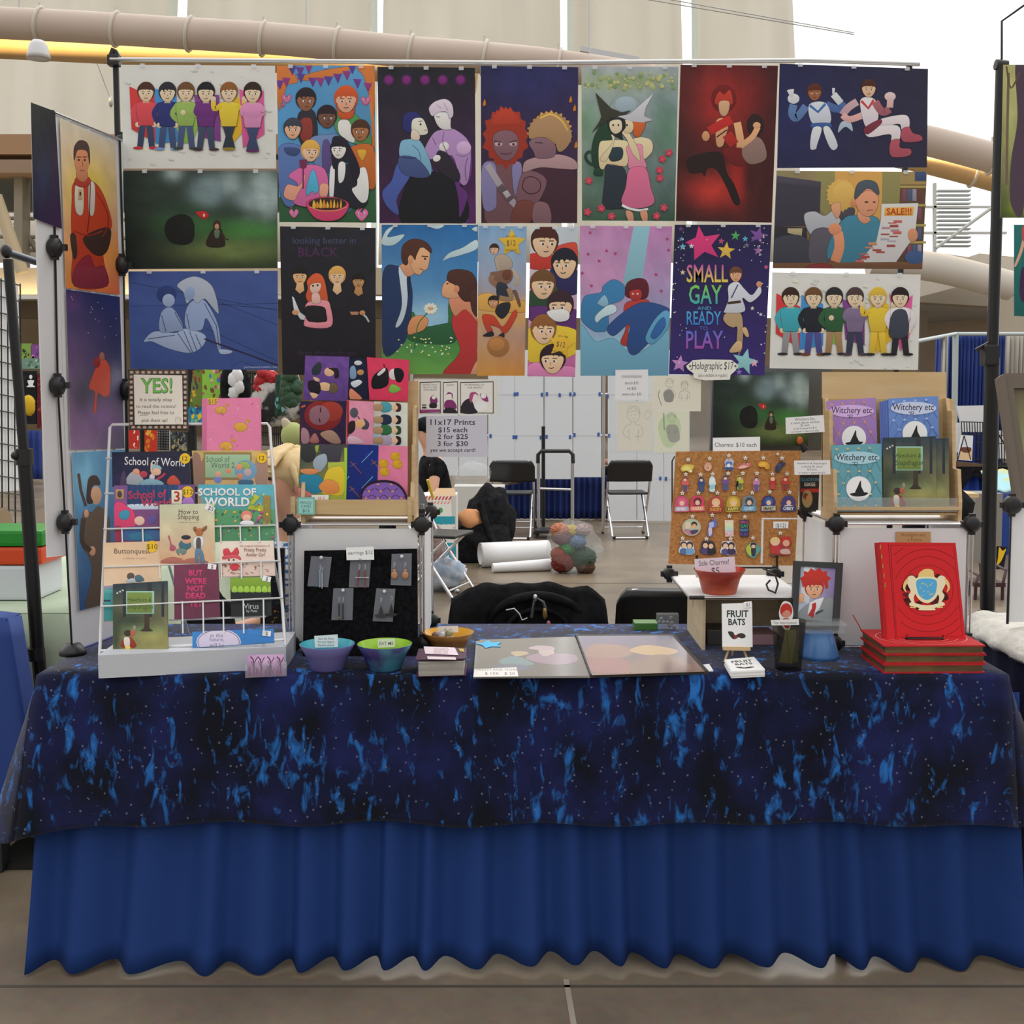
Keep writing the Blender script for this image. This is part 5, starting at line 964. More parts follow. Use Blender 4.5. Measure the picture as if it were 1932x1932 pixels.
def hawthorn(a,T):
    a.ink=.3; x0,y0,x1,y1=T; w,h=x1-x0,y1-y0
    a.bg('25343e','2c3c48','7a7a48','8a8450',18,.1,[(x0+w*.3,y0+h*.55,w*.5,h*.15,'2a3a2e',.9),(x0+w*.7,y0+h*.75,w*.3,h*.1,'9a9458',.9),(x0+w*.5,y0+h*.68,w*.5,h*.05,'5a7a52',.7),(x0+w*.05,y0+h*.8,w*.12,h*.3,'25302a',.9)])
    X=lambda u: x0+w*u; Y=lambda v: y0+h*v
    for u,ww in ((.18,.06),(.62,.09),(.88,.05)): a.p('2c3036',[(X(u),Y(0)),(X(u+ww),Y(0)),(X(u+ww),Y(.5)),(X(u),Y(.5))])
    a.s_('3e3428',[(X(.58),Y(.42)),(X(.66),Y(.42)),(X(.66),Y(.64)),(X(.72),Y(.7)),(X(.5),Y(.7)),(X(.57),Y(.64))]); a.r('88b0a0',X(.24),Y(.13),X(.75),Y(.455)); a.r('6f8440',X(.26),Y(.15),X(.71),Y(.44))
    a.t('Hawthorn &',X(.48),Y(.28),h*.085,'3a4428',0,.8,shear=.2); a.t('Snapdragon',X(.49),Y(.38),h*.1,'3a4428',0,.8,shear=.2)
    a.s_('8a2c24',[(X(.15),Y(.93)),(X(.2),Y(.8)),(X(.34),Y(.8)),(X(.42),Y(.93))]); a.s_('c8c0b4',[(X(.2),Y(.8)),(X(.3),Y(.8)),(X(.3),Y(.93)),(X(.22),Y(.93))]); a.e('3a2c26',X(.27),Y(.73),w*.07,h*.045); a.e('a85a44',X(.36),Y(.73),w*.045,h*.05); a.e('8a8478',X(.39),Y(.66),w*.03,h*.04); a.e('d8b84a',X(.27),Y(.94),w*.05,h*.025)
    for k in range(3): a.e('b8c0c0',X(.08+.05*k),Y(.16-.02*k),w*.02,h*.013,n=8)
a.fr(0,0,1); hawthorn(a,(213,1098,317,1230)); fin(a)
a=book('434 1090 510 1087 512 1160 436 1163','black comic titled Virus with green dripping top',RK,.030,group=CG,base='202424',th=.006); a.fr(130,880,.22774); a.bg('1e2224','202426','1a1e20','1c2022',6,.06); a.p('7a9a34','1334 925 1670 912 1670 1010 1334 1020')
for k in range(7): a.s_('9ac048',[(1350+50*k,1040),(1352+50*k,1005),(1372+50*k,988),(1392+50*k,1005),(1394+50*k,1040)])
a.t('Virus',1510,1180,66,'b8c0c0',0,.9); a.t('by Petti',1515,1207,30,'b8c0c0')
o=fin(a); sticker(o,RK,.030,503,1092,8,'$','sq','e0e0dc',.2)
a=book('363 1192 516 1186 517 1212 363 1222','blue landscape comic with a pale bubble reading in the future',RK,.026,group=CG,base='3a78b8',th=.006); a.fr(130,880,.22774); a.bg('3a80c4','3878b8','3270b0','3070b0',6,.05); a.e('c8c0d8',1240,1455,185,110); a.ln('5a4a6a',[(1240+172*math.cos(t),1455+100*math.sin(t)) for t in [k*.25 for k in range(25)]],5,False,True); a.t('in the',1225,1415,46,'6a6080'); a.t('future,',1225,1448,46,'6a6080'); a.t('will be',1225,1496,46,'6a6080')
o=fin(a); sticker(o,RK,.026,503,1195,8,'$','sq','e0e0dc',.1)
# YES sign clipped to the top of the rack
YP=RK.off(.012)
t=thing('framed_notice','photo-strip bordered notice lettered YES in green above the rack','sign',onr(298,808))
a=Art(YP); a.fr(230,690,.18116); fr_=[(64*.18116+230,38*.18116+690),(682*.18116+230,40*.18116+690),(690*.18116+230,668*.18116+690),(78*.18116+230,664*.18116+690)]
a.sheet([p for p in fr_],.004,'3a322c'); a.corn=None
for k in range(10):
    for X,Y in ((80+60*k,52),(95+60*k,622)): a.r('7a7268',X,Y,X+42,Y+34); a.r('b8a898',X+8,Y+7,X+34,Y+27); a.r('8a3a34',X+46,Y,X+52,Y+34)
    for X in (80,640): a.r('7a7268',X,98+54*k,X+36,132+54*k); a.r('b8a898',X+6,104+54*k,X+30,126+54*k); a.r('8a3a34',X,136+54*k,X+36,141+54*k)
a.build('border',t)
a=Art(YP.off(.006)); a.fr(230,690,.18116); a.p('d4ccc0','122 92 628 100 636 612 134 614'); a.t('YES!',360,282,215,'2c4a28',.03,.84,rot=.0); a.t('YES!',360,280,212,'6aae4c',.008,.85)
for tx,y in (('It is totally okay',370),('to read the comics!',440),('Please feel free to',505),('pick them up!',585)): a.t(tx,355 if y<580 else 340,y,52,'3a3430',0,1.02 if y<580 else .95)
a.ln('3a3430','185 520 275 514',4); face_sketch(a,585,575,30,'4a443c'); a.build('notice_paper',t)
# small purple card stand
t=thing('card_stand','small clear card stand in front of the white rack','card holder',atz(502,1277,ZC)); CP=Plane(atz(466,1277,ZC),atz(539,1274,ZC),atz(466,1277,ZC)+Vector((0,.02,.06)))
mb=MB(); q=[CP.hit(x,y,-.002) for x,y in nums('463 1252 541 1249 541 1276 463 1279')]; mb.prism(q,CP.n*.006,M['acryl']); mb.build('clear_holder',t)
a=Art(CP); a.fr(130,880,.22774); a.sheet('467 1236 536 1234 537 1275 466 1276',.004,'b88ab8'); a.bg('b48ab4','c09ac0','6a2a64','6a2c66',10,.08,[(1620,1600,120,60,'c8a8cc',.8)]); 
for x in (1530,1590,1670,1750): a.ln('3a2038',[(x,1730),(x+5,1660),(x-4,1600),(x-26,1575)],9); a.ln('3a2038',[(x,1640),(x+30,1580)],6); a.ln('3a2038',[(x,1660),(x-22,1610)],5)
rnd=random.Random(3)
for _ in range(40): x=rnd.uniform(1485,1770); a.ln('5a2456',[(x,1735),(x+rnd.uniform(-8,8),rnd.uniform(1650,1700))],3)
a.meta=0; o=a.build('tree_cards',None,'purple bare-tree cards in the clear stand','card')
# ------------------------------------------------------------------ earring board on the first cube
EP=Plane((0,3.085,ZC),(1,3.085,ZC),(0,3.135,1.06))
t=thing('earring_board','black felt board leaning on the left cube, hung with earrings','display board',EP.hit(680,1255))
mb=MB(); mb.prism([EP.hit(x,y) for x,y in nums('574 1039 787 1035 789 1254 571 1258')],-EP.n*.008,M['felt']); mb.build('felt_board',t)
grey=prin('grey_earring_card','6a6c74',.35,spec=.6)
def earring(cs,pin,label,draw):
    o=thing('earring_card',label,'earrings',EP.hit(*pin),'carded earrings on the felt board'); a=Art(EP.off(.004)); a.sheet(cs,.002,'62646c'); a.build('card',o)
    mb=MB(); c=EP.hit(*pin,.012); mb.blob(c,.005,'white',10,8); mb.build('push_pin',o); mb=MB(); draw(mb); mb.build('earring_pair',o)
def E2(u,v,off=.010): return EP.hit(520+u*.2174,880+v*.2174,off)
def hook(mb,x,y): mb.tube([E2(x-8,y+50),E2(x-6,y+10),E2(x,y),E2(x+8,y+12),E2(x+4,y+40)],.0006,'chrome',5)
def dr1(mb):
    for x,y0,y1 in ((384,900,1050),(403,920,1060)): hook(mb,x,y0-45); mb.tube([E2(x,y0),E2(x,y1)],.0016,prin('pale_blue_enamel','8ab8cc',.3) if x<390 else 'chrome',6)
def dr2(mb):
    for x in (725,775): hook(mb,x,850); mb.tube([E2(x,900),E2(x-20 if x<750 else x,1055)],.0018,prin('rust_enamel','8a4030',.4) if x<750 else 'rust',6); mb.tube([E2(x-32,965),E2(x+34,965)],.0014,'chrome',6)
M['rust']=prin('rust_enamel','8a4030',.4); copper=prin('tan_enamel','c08a68',.35)
def dr3(mb):
    for x in (1030,1125): hook(mb,x,830); mb.blob(E2(x,945),(.0092,.003,.0105),copper,12,8)
    for x in (1030,1125): mb.blob(E2(x,905),(.005,.003,.004),copper,10,6)
def dr4(mb):
    for x in (550,584): hook(mb,x,1135); mb.tube([E2(x,1190),E2(x,1330)],.0016,'black',6); mb.blob(E2(x,1315),(.002,.002,.004),prin('brass','b8983a',.3,.8) if x<560 else 'black',8,6)
def dr5(mb):
    for x,y in ((915,1200),(1005,1190)):
        hook(mb,x,y-65); P_=[(x,y),(x+22,y+85),(x+65,y+90),(x+20,y+112),(x-40,y+108),(x-60,y+88),(x-22,y+85)]; mb.prism([E2(u,v,.010) for u,v in P_],EP.n*.002,prin('black_enamel',(.02,.02,.022),.35) if x<950 else 'black')
earring('587 1049 626 1051 619 1108 580 1106',(606,1052),'earring card with slim pale blue drops, top left of felt',dr1)
earring('661 1056 700 1055 696 1108 658 1108',(680,1054),'earring card with rust red sword drops, below the price sign',dr2)
earring('739 1045 777 1044 776 1105 737 1104',(758,1050),'earring card with round tan drops, top right of felt',dr3)
earring('629 1110 667 1109 665 1170 625 1170',(647,1114),'earring card with thin black broom drops, lower left',dr4)
earring('710 1110 746 1111 741 1173 703 1172',(725,1116),'earring card with black witch hat drops, lower right',dr5)
def card(cs,label,lines,plane,off=.003,col='e2e2e4',tc='55555c',name='sign',cat='sign',th=.0008,group=None):
    a=Art(plane.off(off)); a.sheet(cs,th,col); a.fr(0,0,1)
    for tx,x,y,s,sx,rot in lines: a.t(tx,x,y,s,tc,.004,sx,rot=rot)
    return a.build(name,None,label,cat,group)
card('653 1033 705 1031 706 1056 654 1057','white sign reading earrings $12 on the felt board',[('earrings $12',680,1046,10,.92,-.03)],EP,.014)
# ------------------------------------------------------------------ tiered wooden racks
def tiered(label,x0,x1,top,yb,y0,y1,z,tiers,tilt_x=0.0,backfull=False):
    """stepped wooden rack: two notched side boards, back boards and ledges per tier"""
    t=thing('wooden_rack',label,'display rack',((x0+x1)/2,y0,z)); n_=tiers; H=top-z
    for x in (x0,x1):
        prof=[(y0-.012,z),(y0-.012,z+.055)]
        for k in range(n_):
            yy=y0+(y1-y0)*(k+.0)/n_; zz=z+H*(k+1)/n_*.93
            prof+=[(yy+.004,z+.055+(H*.78)*(k+.55)/n_),(yy+(y1-y0)/n_*.75,z+.055+(H*.78)*(k+.55)/n_)]
        prof+=[(y1,z+H*.82),(y1+.03,z+H*.82),(y1+.02,z)]
        mb=MB(); mb.prism([(x-.005,p[0],p[1]) for p in prof],(.010,0,0),M['wood']); mb.build('side_board',t)
    mb=MB(); d=.007; mb.hexa([(x0-.005,y1,z+.03),(x1+.005,y1,z+.03),(x1+.005,y1+.03,top),(x0-.005,y1+.03,top),(x0-.005,y1+d,z+.03),(x1+.005,y1+d,z+.03),(x1+.005,y1+.03+d,top),(x0-.005,y1+.03+d,top)],M['woodh']); mb.build('back_board',t)
    mb=MB(); mb.box(((x0+x1)/2,(y0+y1)/2,z+.02),(x1-x0,y1-y0,.007),'woodh'); mb.build('shelf',t)
    return t
ax,bx_=at(572,960,3.18).x,at(778,960,3.18).x
TOPC=TOPZ+.0025
t=tiered('pale wooden tiered rack of zip pouches on the left cube',ax,bx_,1.50,0,3.185,3.31,TOPC,3)
LP=vplane(3.168)
mb=MB(); q=[LP.hit(x,y) for x,y in nums('548 943 783 943 782 973 549 969')]; mb.prism(q,Vector((0,.008,0)),M['woodh']); mb.build('front_lip',t)
for x in (553,773): mb=MB(); p=LP.hit(x,975,.006); mb.box((p.x,3.166,TOPC+.035),(.012,.008,.075),'wood'); mb.build('lip_post',t)
TP=[Plane((0,y,1.1),(1,y,1.1),(0,y+.011,1.25)) for y in (3.283,3.235,3.19)]
PG='zip pouches in the wooden rack'
def pouch(cs,label,tier,off=0.0,base='8a6ab0',edge='3a3a48',name='pencil_case'):
    a=Art(TP[tier].off(off),'fabric_print'); a.sheet(cs,.006,base); a.ink=.35; a.fr(520,640,.1863); a.meta=(name,label,'pencil case',PG); return a
a=pouch('576 671 659 673 655 757 572 754','purple zip pouch with two people sideways, top tier',0,.004); a.bg('6a4a90','6a4c94','5f4288','5a3e80',10,.14)
a.e('e0b090',545,330,52,46); a.s_('2a2428','570 290 630 300 640 380 600 395 590 330 530 290'); a.s_('2f3a40','370 300 440 230 465 280 440 350 380 360'); a.e('e0b48c',500,480,66,44,.2); a.s_('6a5a44','560 440 630 470 620 530 550 545'); a.s_('26222a','340 420 440 440 450 540 380 550 330 500'); a.s_('e0b090','350 540 430 560 400 600 370 590'); a.s_('e0b090','380 380 440 400 440 430 400 420'); fin(a)
a=pouch('659 675 702 677 700 754 657 753','navy zip pouch with a tiny white astronaut, top tier middle',0,.001,'22263e'); a.bg('20243a','20243a','1e2236','1c2034',6,.1); a.e('c8ccd8',835,240,40,24); a.e('c08a5a',860,335,34,28); a.s_('7a98b8','755 290 800 270 820 360 800 400 755 390'); a.s_('c8d0dc','760 440 840 410 875 440 800 490'); a.s_('d8886a','755 500 820 540 870 590 860 610 755 605'); fin(a)
a=pouch('692 674 772 679 769 757 697 754','crimson zip pouch with a figure in black, top tier right',0,.006,'c83a58'); a.bg('d03f5e','d43f60','cc3a58','c83858',6,.06); a.s_('1e1c20','985 380 1100 290 1140 330 1130 470 985 500'); a.s_('d0ccd0','1030 350 1100 290 1110 320 1050 370'); a.e('d0ccd0',1195,355,48,56); a.s_('1c1c20','1200 305 1270 300 1300 360 1270 430 1220 420'); a.s_('7ab04a','1150 490 1190 455 1270 505 1200 545 1150 530'); a.ln('4a2a20','1095 250 1105 290',12); fin(a)
a=pouch('566 757 653 758 651 838 565 838','maroon zip pouch with a large red-haired face, middle tier',1,.004,'4a2430'); a.bg('2c2444','2e2444','4a2836','2a2040',8,.1); a.e('82282a',480,770,190,155); a.e('9a3a30',560,730,120,100); a.e('8a6270',440,770,108,100); a.ln('3a2028','455 690 455 740',12); a.ln('3a2028','440 800 450 840',12); a.ln('4a2a34','345 730 335 780 350 810',6); a.s_('a08070','450 960 550 920 620 960 660 1050 560 1050'); a.s_('a07a88','265 900 330 930 340 1040 265 1050'); a.s_('a86a6a','350 1010 400 950 440 1040 360 1050'); a.ln('c05a3a','260 690 300 670',20); fin(a)
a=pouch('654 755 708 758 705 839 653 838','pink zip pouch with a figure and a frying pan',1,.002,'d08aa0'); a.bg('d88ea8','d890a8','d48aa4','d088a0',6,.05); a.r('a03040',718,620,745,1055); a.e('54545e',795,745,42,52); a.ln('4a4a54','830 780 860 820',12); a.e('dca878',855,860,54,48); a.s_('4a4a5a','890 800 945 850 930 910 870 905 910 860'); a.s_('2c2428','740 850 800 830 800 920 740 960'); a.s_('d8b0c0','740 980 830 990 900 1050 740 1055'); fin(a)
a=pouch('706 757 769 760 769 843 704 840','pale green zip pouch with four small people and a lime zip',1,.005,'ccd0c8'); a.bg('c8b8a8','d0d4cc','86a0b0','ccd2c8',6,.04)
for x0,y,c,d in ((1130,695,'4a98a8','4a2c24'),(1130,820,'26304a','22222c'),(1130,925,'2f6a42','2a4a30'),(1130,1030,'a89ab0','2c2028')): a.s_(c,[(x0-60,y-50),(x0+20,y-50),(x0+50,y),(x0+20,y+40),(x0-60,y+40)]); a.s_('a88a68',[(x0-130,y-30),(x0-50,y-30),(x0-50,y+25),(x0-130,y+25)]); a.e('e0b898',x0+85,y-5,40,42); a.s_(d,[(x0+85,y-45),(x0+135,y-35),(x0+135,y+30),(x0+85,y+38),(x0+110,y)])
a.r('9ac83a',1335,660,1352,1080); fin(a)
a=pouch('567 837 656 839 653 944 562 943','yellow and grey zip pouch with a teal hooded figure',2,.006,'8a9a4a'); a.bg('3a3a3c','4a484c','6a7a5a','b0b03a',8,.08); a.p('46444e','440 1060 680 1080 650 1250 470 1230'); a.p('a8b44a','530 1250 700 1240 700 1620 540 1620'); a.p('98a848','400 1080 440 1070 430 1140 400 1150'); a.s_('9aaab8','400 1200 500 1160 520 1250 440 1350 380 1280'); a.s_('2f80a0','250 1380 380 1360 480 1420 470 1540 360 1560 260 1480'); a.s_('d88a5a','250 1320 360 1310 440 1330 380 1370 280 1360'); a.s_('d8bc3a','510 1350 600 1290 690 1320 690 1560 560 1580 470 1550'); a.s_('d88a4a','440 1480 520 1420 620 1450 640 1540 540 1570 460 1530'); a.s_('c87a7a','235 1500 380 1580 300 1600 230 1590'); a.r('9ac83a',696,1100,722,1625); a.e('3a3a3c',330,1160,80,90); fin(a)
a=pouch('654 838 714 840 711 946 652 944','royal blue zip pouch with tiny swords',2,.004,'1e2f7a'); a.bg('1e2f78','1e3080','1c2c72','1c2c70',6,.06)
for L in ('870 1250 985 1130','720 1420 745 1385','870 1510 985 1390'): a.ln('6aa8c8',L,7)
for x,y in ((800,1290),(1010,1270),(790,1540)): a.ln('8a4a44',[(x-40,y-50),(x+70,y+70)],9); a.ln('8a6a60',[(x-45,y),(x+10,y-35)],5)
fin(a)
a=pouch('711 840 769 842 769 948 708 946','pink zip pouch with yellow leaf shapes',2,.002,'d8789c'); a.bg('d87a9c','da7c9e','d4769a','d07496',6,.05)
for x,y in ((1210,1190),(1100,1345),(1090,1262),(1230,1270)): a.s_('d0a030',[(x-50,y),(x-20,y-45),(x+45,y-30),(x+40,y+30),(x-15,y+40)]); a.star('c89428',x+30,y-20,26)
fin(a)
a=Art(TP[2].off(.016),'fabric_print'); a.fr(520,640,.1863); C_=[(860+0,1640),(862,1560),(900,1490),(980,1440),(1110,1425),(1220,1450),(1290,1510),(1330,1590),(1335,1640)]
P_=spline(C_,False,5); f=[a.P(*p) for p in P_]; a.prism(f,-a.pl.n*.008,M['fabric_print'],hx('2a1a2a',PK)); a.nxt(); a.p('7a5aa8',[(1098+(x-1098)*.92,1640+(y-1640)*.88) for x,y in P_])
for i,x in enumerate((930,1050,1170,1290)):
    for y in (1540,1610):
        xx=x+(30 if y==1540 else 0)-15
        if xx<1290: a.ln('4a2a4a',[(xx-55,y-35),(xx,y),(xx+55,y-35)],7,True); a.e('d09058',xx,y,14,9,n=10)
for x in (1035,1170): a.e('d09058',x,1470,14,9,n=10)
a.build('round_pouch',None,'round-topped purple quilted pouch at the right of the lowest tier','pouch',PG)
a=Art(LP.off(.0095)); a.fr(0,0,1); a.sheet('561 938 594 938 594 971 561 971',.001,'8ac0b8'); a.bg('7ab4ac','7ab4ac','7ab4ac','7ab4ac',2,.02); a.r('98ccc4',564,941,591,968); a.t('PENCIL',577.5,951,7.4,'4a6a68',.004,.95); a.t('CASES',577.5,957.5,7.4,'4a6a68',.004,.95); a.t('$15',577.5,966.5,9,'3a5452',.006); a.build('sign',None,'mint green card reading PENCIL CASES $15 on the rack lip','sign')
# price tag card in the lowest tier
card('588 934 620 934 620 945 588 945','small white tag with orange marks in the pouch rack',[('$$ $',606,942,7,1,0)],TP[2],.012,tc='d07040')
# ------------------------------------------------------------------ bowls
def bowl(label,px,py,rpx,hgt,rb,inn,out,Yc=None,z=ZC+.001):
    c=atz(px,py,z); r=rpx*(c.y/F); t=thing('bowl',label,'bowl',c)
    mb=MB(); mb.lathe([(0,0),(rb,0),(rb*1.05,.004),(r*.8,hgt*.62),(r,hgt),(r-.002,hgt+.001)],c,out,40); mb.build('bowl_outside',t)
    mb=MB(); mb.lathe([(r-.0018,hgt+.0008),(r*.8-.0035,hgt*.62),(rb,.006),(0,.006)],c,inn,40); mb.build('bowl_inside',t); return t,c,r
teal=prin('turquoise_melamine','4fb0c0',.25); purp=noisy('purple_melamine','5f5a92','6a66a0',8,.35); lime=prin('lime_melamine','9ac832',.25)
gx=noisy('galaxy_melamine','3a3470','3f7a90',14,.35,lo=.45,hi=.62); yel=prin('amber_melamine','d8a020',.25); brn=noisy('brown_melamine','8a5a24','a87434',16,.35)
redm=prin('red_melamine','c83222',.3); redo=noisy('sunset_melamine','8a2a26','c8603a',7,.35,stretch=(1,1,3))
t1,c1,r1_=bowl('turquoise lined purple bowl in front of the felt board',618,1262,53,.066,.042,teal,purp)
t2,c2,r2_=bowl('lime green lined bowl with galaxy outside beside the purple bowl',726,1262,53,.066,.042,lime,gx)
t3,c3,r3_=bowl('amber lined brown bowl of small trinkets behind the thick album',846,1226,49.5,.05,.040,yel,brn)
rnd=random.Random(2)
for i in range(5):
    mb=MB(); a_=i*1.3; mb.blob(c2+Vector((.028*math.cos(a_)-.008,.026*math.sin(a_),.019+.004*(i%2))),(.011,.009,.008),prin('sweet_%d'%i,['b83a34','3a8a4a','c8a030','7a3a8a','b05a30'][i],.4),10,7); mb.build('wrapped_sweet',None,'%s wrapped sweet in the lime green bowl'%['red','green','yellow','violet','orange'][i],'sweet','sweets in the lime bowl')
for i in range(7):
    mb=MB(); a_=i*.9; mb.lathe([(0,.004),(.008,.004),(.012,.001),(.012,-.001),(0,-.002)],c3+Vector((-.012+.024*math.cos(a_),.022*math.sin(a_),.03+.0035*i)),prin('trinket_%d'%i,['8a8a78','a08a6a','5a6a4a','b0a8a0','6a4a3a','9a9aa0','7a7a5a'][i],.4,.3),16,rot=rotx(.5) @ rotz(i)); mb.build('button_badge',None,'small round badge in the amber bowl, %s'%['bottom, silvery green','second up, tan','third up, dull green','fourth up, pale','fifth up, brown','sixth up, grey','topmost, olive'][i],'badge','badges in the amber bowl')
b1=vplane(c1.y+.035); card('593 1200 637 1197 638 1221 594 1222','white handwritten note standing in the turquoise bowl',[('Save the Farm',615,1207,6,.85,0),('Put your flags in',615,1213,6,.8,0),('Payment please',615,1219,6,.8,0)],b1,0)
b2=vplane(c2.y+.035); card('713 1206 745 1205 745 1221 713 1222','small card reading EAT ME standing in the lime bowl',[('EAT ME',729,1217,9,.9,0)],b2,0,'d4d8d0')
b3=vplane(c3.y+.03); card('826 1182 864 1181 865 1193 826 1194','small pale card standing in the amber bowl',[('A...m',845,1190,7,1,0)],b3,0)
# thick album
t=thing('photo_album','thick purple-covered album of bulging pages, front of the table','album',atz(832,1275,ZC))
a0=atz(787,1277,ZC+.001); a1=atz(876,1275,ZC+.001); dz=Vector((0,0,.040)); dy=Vector((-.002,.125,0))
mb=MB()
for k in range(26):
    z=.002+.036*k/26; w_=.004*math.sin(k*1.7); p=a0+Vector((.004+w_*.3,-.001+abs(w_)*.4,z)); q=a1+Vector((-.002-w_*.3,abs(w_)*.3,z)); mb.hexa([p,q,q+Vector((0,0,.0012)),p+Vector((0,0,.0012)),p+dy*.95,q+dy*.95,q+dy*.95+Vector((0,0,.0012)),p+dy*.95+Vector((0,0,.0012))],prin('page','b4b0aa',.8) if k==0 else mb.mats[0])
mb.build('pages',t)
pur=prin('purple_cloth_cover','4a2040',.6); mb=MB(); z=Vector((0,0,.041)); th=Vector((0,0,.003)); e_=Vector((.004,0,0)); p,q=a0+z-e_,a1+z+e_; mb.hexa([p,q,q+th,p+th,p+dy,q+dy,q+dy+th,p+dy+th],pur); mb.build('cover',t)
mb=MB(); mb.hexa([a0-e_,a1+e_,a1+e_+th*.5,a0-e_+th*.5,a0-e_+dy,a1+e_+dy,a1+e_+dy+th*.5,a0-e_+dy+th*.5],pur); mb.build('back_cover',t)
ZA=zplane(a0.z+.0455); a=Art(ZA); a.fr(520,880,.2174); a.p('d4c4cc','1285 1562 1555 1572 1588 1638 1298 1625'); a.p('d0c0c4','1315 1648 1560 1655 1568 1678 1320 1672'); a.p('b09a3a','1588 1580 1630 1582 1640 1608 1600 1605')
for i,tx in enumerate(('SKETCHES &','COMMISSIONS','FROM CONS','PLEASE LOOK')): a.t(tx,1435,1584+i*14,15,'7a4a58',0,1.4)
a.build('cover_labels',t)
# open portfolio
t=thing('portfolio_book','large open portfolio of prints lying across the table','portfolio',atz(1110,1277,ZC)); zz=ZC+.001
def slab(cs,h0,h1,mat,nm,off=0.0):
    p=[atz(x,y,zz+h0) for x,y in nums(cs)]; mb=MB(); mb.hexa([p[3],p[2],p[1],p[0]]+[v+Vector((0,0,h1-h0)) for v in (p[3],p[2],p[1],p[0])],mat); return mb.build(nm,t)
dk=prin('black_pages','3a3634',.6)
slab('898 1212 1086 1206 1113 1279 893 1280',0,.004,prin('grey_page','8a8886',.4),'left_pages'); slab('1086 1203 1272 1202 1337 1272 1113 1279',0,.009,dk,'right_pages')
PM=printed('sleeved_print',.16,1.0); PM.node_tree.nodes['Principled BSDF'].inputs['Coat IOR'].default_value=1.7; M['sleeved']=PM
a=Art(zplane(zz+.0045),'sleeved'); a.fr(760,880,.26915); a.sheet('905 1207 1084 1201 1110 1275 897 1277',.0004,'6a6866'); a.bg('6a6a68','68666a','5a5a5c','66606a',14,.05); a.s_('6a8c98','670 1370 720 1340 800 1330 900 1370 910 1390 760 1400'); a.s_('5c6888','640 1400 760 1385 880 1400 860 1430 650 1430'); a.s_('b8a488','755 1305 800 1295 870 1300 875 1315 800 1330'); a.s_('988098','865 1350 920 1315 1040 1310 1200 1320 1215 1370 1050 1390'); a.s_('b8a4b0','880 1275 950 1255 1050 1265 1055 1290 980 1290'); a.s_('c0acb0','950 1290 1040 1285 1060 1310 990 1330'); a.build('left_print',t)  # print colours greyed to stand in for glare washing over the page
a=Art(zplane(zz+.0096),'sleeved'); a.fr(760,880,.26915); a.sheet('1090 1200 1268 1199 1330 1267 1117 1274',.0004,'7a6a70'); a.bg('7a7a98','6a6a90','8a6a6a','7a5a58',14,.06); a.s_('a0807a','1285 1290 1340 1250 1460 1245 1580 1270 1600 1320 1440 1350 1300 1330'); a.s_('c8a880','1590 1290 1680 1255 1800 1260 1925 1290 1870 1320 1700 1320'); a.s_('a07078','1290 1350 1450 1340 1560 1360 1640 1440 1330 1440'); a.s_('917672','1600 1390 1760 1320 1940 1340 2010 1430 1620 1450'); a.build('right_print',t)  # glare painted in here too, as muted print colours
mb=MB(); p=[atz(x,y,zz+.0062) for x,y in nums('913 1212 936 1213 945 1208 950 1212 946 1218 931 1217 915 1222 919 1217')]
a=Art(zplane(zz+.006)); a.fr(760,880,.26915); P_=nums('510 1240 560 1236 598 1216 622 1234 697 1229 660 1250 690 1264 622 1262 578 1273 560 1254'); a.p('3fa0cc',P_); a.prism([a.P(*q) for q in P_],Vector((0,0,-.0006)),M['print'],hx('3fa0cc',PK)); a.build('star_note',None,'bright blue paper star on the left portfolio page','paper star')
a=Art(zplane(zz+.006)); a.fr(760,880,.26915); a.sheet('895 1262 975 1259 978 1276 893 1277',.0006,'d8d4d0'); a.t('PRINTS AND MORE',660,1432,24,'6a6a6a',0,1.4); a.t('$ 15K   $ 20',680,1460,26,'5a5a5a',0,1.6); a.build('sign',None,'white price strip lying on the left portfolio page corner','sign')
mb=MB()
for i,q in enumerate(('1322 1256 1338 1254 1346 1267 1328 1268',)): mb.prism([atz(x,y,zz) for x,y in nums(q)],Vector((0,0,.0022)),M['paper'])
mb.build('paper_slip',None,'blank white slip poking out beside the portfolio corner','paper')
mb=MB(); c=at(796,966,3.19); mb.box(c,(.018,.014,.02),'black',bev=.003); mb.tube([c+Vector((-.004,0,.01)),c+Vector((-.006,-.004,.022)),c+Vector((.006,-.004,.022)),c+Vector((.004,0,.01))],.0012,'steel',5); mb.build('binder_clip',None,'black binder clip by the right corner of the left cube','clip')
# ------------------------------------------------------------------ plywood riser, cork board with charms
t=thing('riser','unpainted plywood riser with a white board on top, right of the portfolio','riser',atz(1400,1232,ZC))
RX0,RX1,RY0,RY1,RZ=at(1326,1150,3.16).x,.79,3.16,3.44,.905
mb=MB(); mb.box((RX0+.004,(RY0+RY1)/2,(ZC+RZ)/2),(.008,RY1-RY0,RZ-ZC),'ply'); mb.box((RX0+.004,RY1-.09,RZ-.03),(.014,.05,.06),'ply'); mb.build('side_panel',t)
mb=MB(); mb.box((RX1,(RY0+RY1)/2,(ZC+RZ)/2),(.008,RY1-RY0,RZ-ZC),'ply'); mb.build('side_panel',t)
mb=MB(); mb.box(((RX0+RX1)/2,RY1-.06,(ZC+RZ)/2+.01),(RX1-RX0-.01,.006,RZ-ZC-.03),'ply'); mb.build('back_panel',t)
mb=MB(); mb.box(((RX0+RX1)/2,(RY0+RY1)/2,RZ-.008),(RX1-RX0-.01,RY1-RY0-.02,.006),'ply'); mb.build('shelf',t)
BX0=at(1301,1122,3.12).x
mb=MB(); mb.box(((BX0+.80)/2,3.305,RZ+.004),(.80-BX0,.37,.006),'white'); mb.build('top_board',t)
mb=MB()
